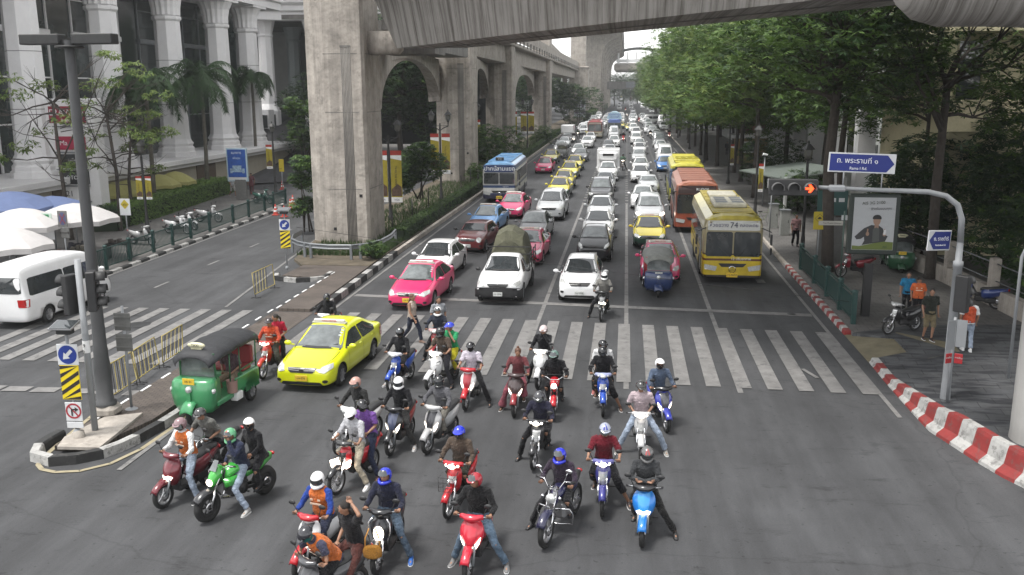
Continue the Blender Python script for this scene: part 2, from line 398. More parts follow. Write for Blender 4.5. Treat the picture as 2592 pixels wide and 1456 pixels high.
for (x0, y0), (x1, y1) in (((-11.0, 17.9), (-11.05, 120)), ((7.06, 23.2), (6.75, 160)), ((-15.3, 33.2), (-17.3, 50)), ((-17.3, 50), (-17.6, 160)), ((-22.95, 20), (-23.7, 62))):
 g.bar((x0, y0, .016), (x1, y1, .016), .12, .004)
y = 26.0
while y < 150:
 if y > 33: g.box((-19.9-(y-37)*.006, y+.6, .010), (.12, 1.25, .004))
 y += 5.2
struct(g.obj('lane_lines', M_MARK))
g = MB()
for k in range(-22, 12):
 x0 = -2.65+.84*k
 if -13.6 < x0 < -11.75: continue
 wdt = .41
 yf = 32.1-.07*x0 if x0 > -12 else 32.75; yn = 25.38-.055*x0 if x0 > -12 else 25.6
 sk = .02*(x0+3) if x0 < -3 else 0
 g.poly([(x0, yn, .020), (x0+wdt, yn, .020), (x0+wdt, yf, .020), (x0, yf, .020)])
for x0 in (-19.1, -18.1, -17.29, -16.43, -15.45, -14.6, -13.7):
 g.poly([(x0, 22.72, .020), (x0+.72, 22.78, .020), (x0+.72, 23.2, .020), (x0, 23.15, .020)])
struct(g.obj('crosswalk', M_MARK))
g = MB()   # faded arrow shafts, old paint and repair marks
for px, py, w_, l_, an in ((2050, 945, .12, .9, .3), (1965, 640, .1, 1.0, .1), (1925, 712, .35, .7, 0)):
 p = at(px, py, .024); r = Matrix.Rotation(an, 3, 'Z'); g.box(p, (w_, l_, .003), rot=r)
struct(g.obj('road_arrow', M_MARK))
g = MB()
pts = [at(*p, .018) for p in ((470, 1062), (448, 1074), (358, 1136), (280, 1173), (202, 1192), (140, 1195), (106, 1188), (96, 1176), (112, 1156), (155, 1117), (224, 1060), (249, 1039))]
for i in range(len(pts)-1): g.bar(pts[i], pts[i+1].lerp(pts[i], -.02), .11, .004)
g.bar((-11.15, 20.9, .0175), (-11.0, 24.5, .0175), .11, .004)
struct(g.obj('kerb_line', M_MARKY))
def offset_path(path):
 P = [Vector((*p[:2], 0)) for p in path]; N = []
 for i in range(len(P)):
  d = (P[min(i+1, len(P)-1)]-P[max(i-1, 0)]).normalized(); N.append(Vector((d.y, -d.x, 0)))
 return P, N
def kerb(name, path, height, mats, seg=.8, side=1, width=.22, foot=0.0, label=None):
 """a painted kerb; side=+1 -> body lies to the right of the walking direction"""
 P, _ = offset_path(path); d = [0]
 for i in range(1, len(P)): d.append(d[-1]+(P[i]-P[i-1]).length)
 def pos(s):
  for i in range(1, len(P)):
   if s <= d[i] or i == len(P)-1:
    return P[i-1].lerp(P[i], (s-d[i-1])/max(d[i]-d[i-1], 1e-6))
 mb = MB(); s = 0; k = 0
 while s < d[-1]-.05:
  e = min(s+seg, d[-1]); a, b = pos(s), pos(e); rings = []
  for q in (0, .03, .5, .97, 1):
   u = s+(e-s)*q; p = pos(u); t = (pos(min(u+.3, d[-1]))-pos(max(u-.3, 0))).normalized(); nrm = Vector((t.y, -t.x, 0))*side
   h = height(p) if callable(height) else height; f = foot*h; sh = .008 if q in (0, 1) else 0
   prof = [(0, 0), (.02*h, h*.12), (f*.75, h*.34), (f, h*.88), (f+.03, h), (f+width, h), (f+width+.02, 0)] if foot else [(0, 0), (.02, h*.8), (.05, h), (width, h), (width+.01, 0)]
   rings.append([p+nrm*(x+sh)+Vector((0, 0, z-sh if z > 0 else z)) for x, z in prof])
  mb.loft(rings, k % 2, True, False); s = e; k += 1
 return struct(mb.obj(name, mats))
kh = lambda p: .16 if p.y > 26.2 else min(.62, .16+(26.2-p.y)*.105)
kerb('kerb', [(7.9, 220), (7.75, 70), (7.52, 44)], .14, [M_CONC, M_CONC], 3, side=-1)
kerb('kerb', [(7.52, 44), (7.5, 42), (7.5, 31.4)], .16, [M_KW, M_KR], .42, side=-1)
kerb('kerb', [(7.52, 28.2), (7.48, 26.4), (7.47, 24.9), (7.48, 23.1), (7.5, 22.3), (7.75, 21.28), (7.93, 20.5), (8.18, 19.64), (8.42, 19.12), (9.1, 17.7), (10.2, 15.8), (12.2, 13.4)], kh, [M_KW, M_KR], .56, side=-1, foot=.42, width=.2)
kerb('kerb', [(-22.3, 14), (-23.1, 30), (-23.35, 38.5), (-23.7, 50), (-24.1, 61.5), (-24.6, 64.2), (-26.2, 68.6)], .14, [M_KW, M_KB], .9, side=-1)
# median islands
tip = [(-11.25, 25.2), (-11.35, 22.4), (-11.45, 20.6), (-11.65, 19.2), (-12.0, 18.45), (-12.6, 18.15), (-13.15, 18.35), (-13.35, 18.9), (-13.3, 19.6)]
kerb('kerb', tip, .22, [M_KW, M_KB], .95, side=-1, width=.24)
kerb('kerb', [(-11.7, 45), (-11.6, 39), (-11.5, 32.6)], .27, [M_KB, M_KW], 1.0, side=-1, width=.3)
kerb('kerb', [(-11.7, 45), (-11.65, 73), (-11.8, 122), (-12.2, 185), (-12, 320)], .22, [M_CONC, M_CONC], 3, side=1, width=.25)
kerb('kerb', [(-13.3, 39.8), (-13.3, 38.6), (-14.3, 38.2), (-15.2, 38.6), (-15.4, 39.3)], .2, [M_KW, M_KB], .55, side=-1, width=.22)
g = MB(); g.prism([(-11.6, 25.2), (-11.7, 20.7), (-12.2, 18.8), (-13.1, 18.8), (-13.22, 20.2), (-13.15, 25.2)], -.05, .13)
struct(g.obj('island_pavement', M_BRICK))
g = MB(); g.prism([(-11.9, 18.65), (-12.9, 18.6), (-13.1, 19.2), (-12.9, 20.6), (-12.1, 21.0)], .13, .20); g.box((-13.02, 20.95, .26), (.58, .58, .3), bev=.1); g.lathe([(.01, .36), (.12, .34), (.14, .18)], (-12.74, 19.23, 0), 14)
struct(g.obj('island_concrete', M_CONC))
g = MB(); g.prism([(-11.75, 32.8), (-11.9, 41.5), (-15.1, 41.5), (-15.2, 39), (-13.1, 38.6), (-13.0, 32.8)], -.05, .12)
g.poly([(-11.6, 25.3, .014), (-11.6, 32.7, .014), (-13.15, 32.7, .014), (-13.2, 25.3, .014)])
struct(g.obj('island_pavement', M_BRICK))
g = MB()
for k in range(12): g.box((-13.12, 19.6+k*1.15, .14), (.07, .5, .015))
for k in range(8): g.box((-13.06, 33.0+k*.95, .135), (.07, .5, .015))
struct(g.obj('dashed_line', M_WHITE))
g = MB(); g.prism([(-11.9, 41.5), (-11.9, 300), (-18, 300), (-17.2, 50), (-16.1, 43), (-15.2, 41.5)], -.05, .14)
struct(g.obj('median_soil', M_SOIL))
# pavements
g = MB(); g.prism([(7.72, 31.2), (7.72, 45), (8.1, 220), (60, 220), (60, 33.6), (20, 33.6), (10, 32.5)], -.05, .145)
struct(g.obj('right_pavement', M_PAVE))
g = MB(); g.prism([(7.72, 31.2), (10, 32.5), (20, 33.6), (60, 33.6), (60, 8), (14.5, 11), (12.9, 13.4), (10.6, 16), (9.4, 18), (8.6, 19.5), (8.15, 21.3), (7.8, 22.5), (7.7, 25), (7.72, 28.2), (8.9, 29.0), (8.9, 30.6)], -.05, .145)
struct(g.obj('right_corner_pavement', M_SLATE))
g = MB(); g.poly([(7.5, 31.5, .012), (7.5, 28.1, .012), (9.3, 28.3, .149), (10.5, 29.2, .149), (10.6, 30.2, .149), (9.2, 31.4, .149)])
struct(g.obj('kerb_ramp', M_RAMPC))
g = MB(); g.prism([(-23.57, 40), (-24.3, 61.5), (-24.85, 64.2), (-26.45, 68.7), (-29.5, 74), (-36, 74), (-36, 14), (-22.5, 14), (-23.3, 30)], -.05, .135)
struct(g.obj('left_pavement', M_PAVE))
g = MB(); g.prism([(-25, 84), (-24.5, 320), (-70, 320), (-70, 84), (-34, 80)], -.05, .14)
struct(g.obj('far_left_pavement', M_PAVE))
# drive sloping up to the porch of the colonnade
g = MB(); r0 = [(-26, 84, .16), (-29, 92, .9), (-33.5, 103, 3.1), (-37, 113, 5.2), (-40, 130, 6.0)]; r1 = [(-34.5, 78, .16), (-35.5, 88, 1.2), (-38.5, 97, 3.3), (-44, 106, 5.4), (-52, 120, 6.0)]
for i in range(4): g.add([r0[i], r0[i+1], r1[i+1], r1[i], (*r0[i][:2], -.3), (*r0[i+1][:2], -.3)], [[0, 1, 2, 3], [0, 4, 5, 1]])
struct(g.obj('sloping_drive', M_ROADL))
# drain covers, rubbish on the road
for px, py, r_ in ((350, 822, .42), (2003, 795, .13), (1965, 660, .1)):
 p = at(px, py, .014); m_ = MB(); m_.lathe([(.01, .012), (r_, .012), (r_+.03, 0)], (0, 0, 0), 20)
 struct(m_.obj('manhole_cover', M_BLACK, loc=p))
def grass_patch(name, poly_fn, n, z0, h, mat_, seed):
 R_ = random.Random(seed); mb = MB(); vs = []; fs = []
 for i in range(n):
  x, y, hh = poly_fn(R_); a = R_.random()*pi; w = .02+R_.random()*.03; t = (R_.random()-.5)*.1
  o = len(vs); dx, dy = cos(a)*w, sin(a)*w
  vs += [(x-dx, y-dy, z0), (x+dx, y+dy, z0), (x+t, y+t*.5, z0+h*hh)]; fs.append([o, o+1, o+2])
 mb.add(vs, fs); o = mb.obj(name, mat_, fix=False); tag(stuff(o), 'low green ground cover growing under the viaduct piers', 'ground cover'); return o
grass_patch('ground_cover', lambda r: (-12-r.random()**1.6*4.3, 44+r.random()**1.5*150, .5+r.random()), 26000, .12, .24, M_GRASS, 3)
# ---------------------------------------------------------------- viaduct: piers, arches, cross girder
def pier(name, label, yf, xr, w, ln, ztop, group='concrete viaduct piers in the median'):
 """octagonal pier with fluted recess on its front; front face at y=yf, right side at x=xr"""
 t = thing(name, label, 'pier', (xr-w/2, yf, 0), 0, group); c = .75; hw = w/2
 mb = MB(); sec = [(-hw+c*1.6, 0), (hw-.15, 0), (hw, .15), (hw, ln-.2), (hw-.2, ln), (-hw+.2, ln), (-hw, ln-.2), (-hw, c)]
 zs = [-.1, 3, 6, 9, 12, ztop]
 mb.loft([[Vector((x, y, z)) for x, y in sec] for z in zs], 0, True, False)
 mb.obj('shaft', M_CONC, t)
 f = MB()
 for k in range(7): f.tube([(.47+k*.078, -.0, .2), (.47+k*.078, -.0, 10.4)], .028, 5)
 f.box((.70, -.005, 10.47), (.56, .04, .1))
 f.obj('fluting', M_CONCD, t)
 for z in (3.05, 7.1, 10.1): j = MB(); j.box((.4, -.002, z), (w-1.5, .012, .03)); j.box((hw+.002, ln/2, z), (.012, ln-.5, .03)); j.obj('joint', M_CONCD, t)
 for x, z in ((1.25, 2.7), (-.25, .9)): h = MB(); h.box((x, -.004, z), (.16, .03, .16)); h.obj('weep_hole', M_DARK, t)
 return t
PY = [47.9, 82, 111.7, 168]
for i, y in enumerate(PY):
 pier('viaduct_pier', ['nearest and largest concrete pier, with a guardrail round its foot', 'second concrete pier, behind the banner lamp post and beside the blue bus', 'third concrete pier, behind the leafy bush past the blue bus', 'fourth concrete pier, with yellow banners to its left'][i], y, -13.6, 3.35, 3.3, 24)
def arch(label, y0, y1, zt, rise=3.1, zs=7.3):
 t = thing('viaduct_arch', label, 'arch', (-13.6, y0, 0), 0, 'arches between the viaduct piers'); n = 24; mb = MB(); rings = []
 for i in range(n+1):
  u = (1-cos(pi*i/n))/2; h = sin(pi*min(max(u, 0), 1))**.62 if 0 < u < 1 else 0
  if i in (0, n): h = 0
  h = sqrt(max(0, 1-(2*u-1)**2)); z = zs+rise*h
  f = Vector((-2.9*u, (y1-y0)*u, z)); b_ = Vector((-.05-4.2*u, 3.3+(y1+1.5-y0-3.3)*u, z-.1))
  rings.append([f, b_, Vector((b_.x, b_.y, zt)), Vector((f.x, f.y, zt))])
 mb.loft(rings, 0, True, False); mb.obj('spandrel', M_CONC, t); return t
arch('concrete arch springing from the nearest pier over the median trees', 48.1, 82.2, 10.9)
arch('arch beyond the second pier, half hidden by it', 82.2, 112, 11.2)
arch('arch beyond the third pier, half hidden by it', 112, 168.2, 11.4)
arch('wide arch between the fourth pier and the pier with a ledge', 168.2, 262.2, 16.5, 6.5, 9)
# bracket and upper deck along the median
t = thing('viaduct_deck', 'upper viaduct deck running along the median above the piers', 'viaduct', (-15, 50, 0))
mb = MB(); sec = [(-4.2, 16.9), (-4.2, 15.6), (-2.0, 14.2), (2.0, 14.2), (4.2, 15.6), (4.2, 16.9)]
mb.loft([[Vector((x, y, z)) for x, z in sec] for y in (36, 62)], 0, True, False); mb.obj('girder', M_CONC, t)
p2 = MB()
for k in range(8): p2.box((-4.3, 38+k*3, 17.6), (.18, 2.9, 1.5)); p2.box((4.3, 38+k*3, 17.6), (.18, 2.9, 1.5))
p2.obj('parapet', M_CONC, t)
b_ = MB(); b_.box((-14.9+3.0, 47.6+.9-50+50, 0), (0, 0, 0));
t = thing('bearing_bracket', 'rounded concrete bearing bracket at the top of the nearest pier', 'bracket', (-12.75, 49.3, 10.75))
mb = MB()
rings = []
for x in (-1.0, 0, .7, .88, .93): rings.append([Vector((x, (1.0 if x < .75 else .7 if x < .9 else .4)*cos(a)*.62, (1.0 if x < .75 else .75 if x < .9 else .45)*max(-1, min(.8, sin(a)*1.3))*.66)) for a in [2*pi*k/16 for k in range(16)]])
mb.loft(rings); mb.obj('corbel', M_CONC, t)
mb = MB(); mb.box((.25, .1, .85), (.7, .9, .6), bev=.05); mb.obj('bearing_block', M_CONCD, t)
# the cross girder passing overhead, from the nearest pier to the corner pier
F0, F1 = Vector((-11.9, 48.2, 0)), Vector((6.4, 23.6, 0)); B0, B1 = Vector((-8.2, 48.4, 0)), Vector((7.4, 27.6, 0))
t = thing('cross_girder', 'curved concrete box girder crossing overhead from the nearest pier to the rounded corner pier cap', 'girder', (0, 0, 0))
mb = MB(); rings = []; N_ = 24
def cg(u):
 sag = 1.15*sin(pi*u)
 f = F0.lerp(F1, u); b = B0.lerp(B1, u); ax = (F1-F0).normalized(); nn = Vector((ax.y, -ax.x, 0)); return f-nn*sag*-.25, b, nn
for i in range(N_+1):
 u = i/N_; f, b, nn = cg(u); nf = -nn if (nn.y > 0) else nn     # towards the camera
 z = 10.35+.1*u
 def P(o, zz): v = f+nf*o; return Vector((v.x, v.y, zz))
 def Q(o, zz): v = b-nf*o; return Vector((v.x, v.y, zz))
 rings.append([Q(0, z), P(0, z), P(.9, z+1.9), P(1.15, z+2.35), P(2.9, z+2.7), P(2.95, z+4.1), Q(2.9, z+4.1), Q(2.9, z+2.7), Q(1.0, z+2.3)])
M_STRK = mat('streaked_concrete', (.30, .285, .265), rough=.9, noise=.10, nscale=.8, streak=.0, bump=.25, objcoord=False)
# board-marked streaks running down the web
nn_ = M_STRK.node_tree; b0 = nn_.nodes['Principled BSDF']; src = b0.inputs['Base Color'].links[0].from_socket
gp = nn_.nodes.new('ShaderNodeNewGeometry'); mp = nn_.nodes.new('ShaderNodeMapping'); mp.inputs['Rotation'].default_value = (0, 0, atan2(24.6, 18.3)); mp.inputs['Scale'].default_value = (3.2, .02, .12); nn_.links.new(gp.outputs['Position'], mp.inputs[0])
nz = nn_.nodes.new('ShaderNodeTexNoise'); nz.inputs['Scale'].default_value = 1.5; nz.inputs['Detail'].default_value = 8; nz.inputs['Roughness'].default_value = .75; nn_.links.new(mp.outputs[0], nz.inputs['Vector'])
rp = nn_.nodes.new('ShaderNodeValToRGB'); rp.color_ramp.elements[0].position = .36; rp.color_ramp.elements[0].color = (.30, .28, .26, 1); rp.color_ramp.elements[1].position = .56; rp.color_ramp.elements[1].color = (1, 1, 1, 1); nn_.links.new(nz.outputs['Fac'], rp.inputs[0])
mx = nn_.nodes.new('ShaderNodeMix'); mx.data_type = 'RGBA'; mx.blend_type = 'MULTIPLY'; mx.inputs['Factor'].default_value = 1; nn_.links.new(src, mx.inputs['A']); nn_.links.new(rp.outputs[0], mx.inputs['B']); nn_.links.new(mx.outputs['Result'], b0.inputs['Base Color'])
mb.loft(rings, 0, True, False); mb.obj('girder', M_STRK, t)
mb = MB()
for i in range(N_):
 u0, u1 = i/N_, (i+1)/N_; f0, b0_, _n = cg(u0); f1, b1_, _n = cg(u1)
 m0, m1 = f0.lerp(b0_, .5), f1.lerp(b1_, .5); mb.bar((m0.x, m0.y, 10.33+.1*u0), (m1.x, m1.y, 10.33+.1*u1), .05, .03)
mb.obj('soffit_joint', M_CONCD, t)
# diaphragm beam on the nearest arch
t = thing('pier_cap_beam', 'dark flat cap beam above the nearest arch', 'beam', (-12, 50, 0))
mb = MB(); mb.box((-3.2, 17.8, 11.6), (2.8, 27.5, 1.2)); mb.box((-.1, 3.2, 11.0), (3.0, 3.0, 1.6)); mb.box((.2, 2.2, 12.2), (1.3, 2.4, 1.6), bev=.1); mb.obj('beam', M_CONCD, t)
# right corner pier with its rounded cap
t = thing('corner_pier', 'smooth round concrete pier at the right edge carrying the rounded cap', 'pier', (9.85, 21.6, 0))
mb = MB(); mb.lathe([(.78, 0), (.75, .3), (.74, 9.6)], (0, 0, 0), 32); mb.obj('shaft', mat('smooth_concrete', (.40, .39, .37), rough=.7, noise=.1, nscale=1, streak=.12, objcoord=False), t)
t = thing('pier_cap', 'thick round-nosed concrete pier cap in the upper right corner', 'pier cap', (5.35, 20.6, 9.42))
mb = MB(); rings = []
for x, r_ in ((0, .02), (.05, .35), (.2, .62), (.5, .85), (1.0, .97), (2, 1.0), (5, 1.06), (9, 1.2), (14, 1.5)):
 c_ = 1.0+.42*max(0, x-1)*.12; rings.append([Vector((x, 1.25*r_*cos(a), c_-.10*max(0, x-2)*.5+.12+(1.12 if sin(a) < 0 else 1.0)*r_*sin(a)*(1+.02*x))) for a in [2*pi*k/28 for k in range(28)]])
mb.loft(rings); mb.obj('cap', M_STRK, t)
mb = MB(); mb.box((1.85, -1.27, 1.25), (.9, .05, .05)); mb.box((1.85, -1.27, .75), (.9, .05, .05)); mb.box((1.42, -1.27, 1.0), (.05, .05, .5)); mb.box((2.28, -1.27, 1.0), (.05, .05, .5)); mb.obj('cast_panel', M_CONCD, t)
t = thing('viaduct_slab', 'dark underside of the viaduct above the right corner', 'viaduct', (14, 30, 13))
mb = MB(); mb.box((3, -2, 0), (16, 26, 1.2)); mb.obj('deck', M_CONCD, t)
# the pier with a ledge and the long row of curved columns further off
t = thing('viaduct_pier', 'fifth, wider concrete pier with a ledge two thirds up', 'pier', (-13.4, 262, 0), 0, 'concrete viaduct piers in the median')
mb = MB(); mb.prism([(-2.6, 0), (2.7, 0), (2.7, 5), (-2.6, 5)], 0, 14.2); mb.prism([(-2.2, .3), (1.9, .3), (1.9, 4.7), (-2.2, 4.7)], 14.2, 27); mb.box((0, 2.5, 14.3), (5.8, 5.6, .5), bev=.15); mb.obj('shaft', M_CONC, t)
for i in range(9):
 y = 300+i*24
 t = thing('curved_column', ['nearest of the curved columns far down the road', 'second curved column far down the road', 'third curved column far down the road'][i] if i < 3 else 'one of the farthest curved viaduct columns, merging into a row', 'column', (-9.6, y, 0), 0, 'curved columns of the far viaduct' if i < 3 else 'farthest curved viaduct columns')
 mb = MB(); rings = []
 for z, xr in ((0, 1.2), (12, 1.25), (17, 1.3), (20, 1.7), (22, 2.6), (23.4, 4.2), (24.2, 6.4), (24.6, 7.3), (25.8, 7.3)):
  rings.append([Vector((-3.3 if z < 20 else -3.3-(z-20), -1.3, z)), Vector((xr, -1.3, z)), Vector((xr, 1.3, z)), Vector((-3.3 if z < 20 else -3.3-(z-20), 1.3, z))])
 mb.loft(rings, 0, True, False); mb.obj('stem', M_CONC, t)
t = thing('viaduct_deck', 'far upper deck on curved columns with overhead masts', 'viaduct', (-9.6, 290, 25.8))
mb = MB(); mb.box((-.2, 110, .6), (16, 235, 1.2)); mb.box((7.4, 110, 1.9), (.3, 235, 1.6)); mb.obj('girder', M_CONC, t)
for k in range(9): mb = MB(); mb.box((7.7, 10+k*24, 3.2), (.35, .35, 5.5)); mb.box((7.1, 10+k*24, 5.6), (1.8, .2, .2)); mb.obj('mast', M_BLACK, t)
t = thing('viaduct_deck', 'lower rail deck with ribbed parapet seen between the third and fifth piers', 'viaduct', (-16.1, 86, 14.0))
mb = MB(); mb.box((0, 90, -.4), (5.4, 180, .5), bev=.1); mb.box((2.6, 90, .8), (.2, 180, 1.6)); mb.box((-2.6, 90, .8), (.2, 180, 1.6)); mb.box((0, 90, -1.6), (3.4, 180, 2.0)); mb.obj('girder', M_CONC, t)
mb = MB()
for k in range(40): mb = MB(); mb.box((2.78, 1+k*4.4, .0), (.14, .4, .8)); mb.obj('bracket', M_CONCD, t)
t = thing('rail_station', 'elevated station with curved roof at the far end of the road', 'station', (4.0, 430, 17.5))
mb = MB(); mb.box((2, 10, .5), (24, 30, 3.6), bev=.8); mb.obj('platform', M_CONC, t)
mb = MB(); mb.loft([[Vector((-10+x*2, y, 7.2+1.9*sin(pi*x/11))) for x in range(12)] for y in (-5, 25)], 0, False, True, closed=False); mb.obj('roof', M_BLACK, t)
mb = MB(); [mb.box((-8+k*4, -5.2, 4.5), (.8, .4, 5)) for k in range(6)]; mb.box((2, -5.1, 3.2), (22, .2, 1.4)); mb.obj('posts', M_WHITE, t)
t = thing('footbridge', 'dark footbridge under the far station', 'footbridge', (4, 410, 8))
mb = MB(); mb.box((0, 0, 2), (30, 4, 3.2)); mb.obj('deck', M_CONCD, t); mb = MB(); mb.box((1, -2.1, 2.2), (11, .2, 2.4)); mb.obj('sign_panel', M_STEEL, t)
t = thing('office_block', 'pale far office building with rows of windows above the station', 'building', (14, 560, 0))
mb = MB(); mb.box((10, 20, 11), (39, 30, 22)); mb.prism([(-8, 4), (28, 4), (28, 36), (-8, 36)], 22, 24); mb.box((11, 18, 26), (34, 26, 4), bev=.6); mb.box((8, 18, 29.5), (12, 12, 3)); mb.obj('wall', M_WALLW, t)
mb = MB(); [mb.box((10, 4.9, 6+k*2.4), (37, .3, .9)) for k in range(7)]; mb.box((11, 4.7, 26), (32, .4, 1.8)); mb.obj('windows', M_GLASS, t)
# ---------------------------------------------------------------- cars (front at y=0, facing -y)
def wheel(t, x, y, r, w=.2, style='alloy', n=22, name='wheel'):
 s = 1 if x > 0 else -1
 mb = MB(); mb.lathe([(r*.62, -w/2), (r*.9, -w/2), (r, -w*.36), (r, w*.36), (r*.9, w/2), (r*.62, w/2), (r*.6, 0)], (0, 0, 0), n, 0, 'X')
 o = mb.obj(name, M_RUB, t, loc=(x, y, r))
 rb = MB(); rb.lathe([(r*.66, s*w*.44), (r*.60, s*w*.40), (r*.52, s*w*.22), (r*.15, s*w*.30), (.005, s*w*.34)], (0, 0, 0), n, 0, 'X')
 if style == 'alloy':
  for k in range(6):
   a = 2*pi*k/6; rb.bar((s*w*.36, 0, 0), (s*w*.42, r*.6*cos(a), r*.6*sin(a)), .07*r/.3, .03)
 rb.lathe([(r*.14, s*w*.46), (.005, s*w*.48)], (0, 0, 0), 10, 0, 'X')
 rb.obj('rim', M_ALU if style == 'alloy' else M_STEEL, o)
 return o
def body_mesh(st, wy, wr, wx0, level=2):
 """smooth loft of cross sections, with the wheel arches cut out"""
 rings = []
 for y, w, zb, zl, xr, zr, zt in st:
  zm = zb+(zl-zb)*.45
  half = [(0, zb), (w*.8, zb), (w*.97, zb+.07), (w, zm), (w*.985, zl-.05), (w*.93, zl+.02), (xr, zr), (xr*.86, zt-.012), (xr*.45, zt+.005), (0, zt+.01)]
  ring = [Vector((x, y, z)) for x, z in half]+[Vector((-x, y, z)) for x, z in half[-2:0:-1]]
  rings.append(ring)
 mb = MB(); mb.loft(rings, 0, True, True); me = mb.mesh('b', [M_PAINT, M_DARK])
 bm = bmesh.new(); bm.from_mesh(me); bmesh.ops.recalc_face_normals(bm, faces=bm.faces); bm.to_mesh(me); bm.free()
 me = mod_mesh(me, [('SUBSURF', dict(levels=level, render_levels=level))])
 cut = MB()
 for y in wy:
  for s in (-1, 1): cut.lathe([(wr, s*wx0), (wr, s*1.3)], (0, y, wr*.88), 20, 0, 'X', cap=True)
 cm = cut.mesh('c', [M_DARK]); bm = bmesh.new(); bm.from_mesh(cm); bmesh.ops.recalc_face_normals(bm, faces=bm.faces); bm.to_mesh(cm); bm.free()
 co = bpy.data.objects.new('cut', cm); WORK.collection.objects.link(co)
 r = mod_mesh(me, [('BOOLEAN', dict(operation='DIFFERENCE', object=co, solver='EXACT', material_mode='TRANSFER'))])
 bpy.data.objects.remove(co)
 for p in r.polygons: p.use_smooth = p.material_index == 0
 if len(r.polygons) < 50: r = me
 return r
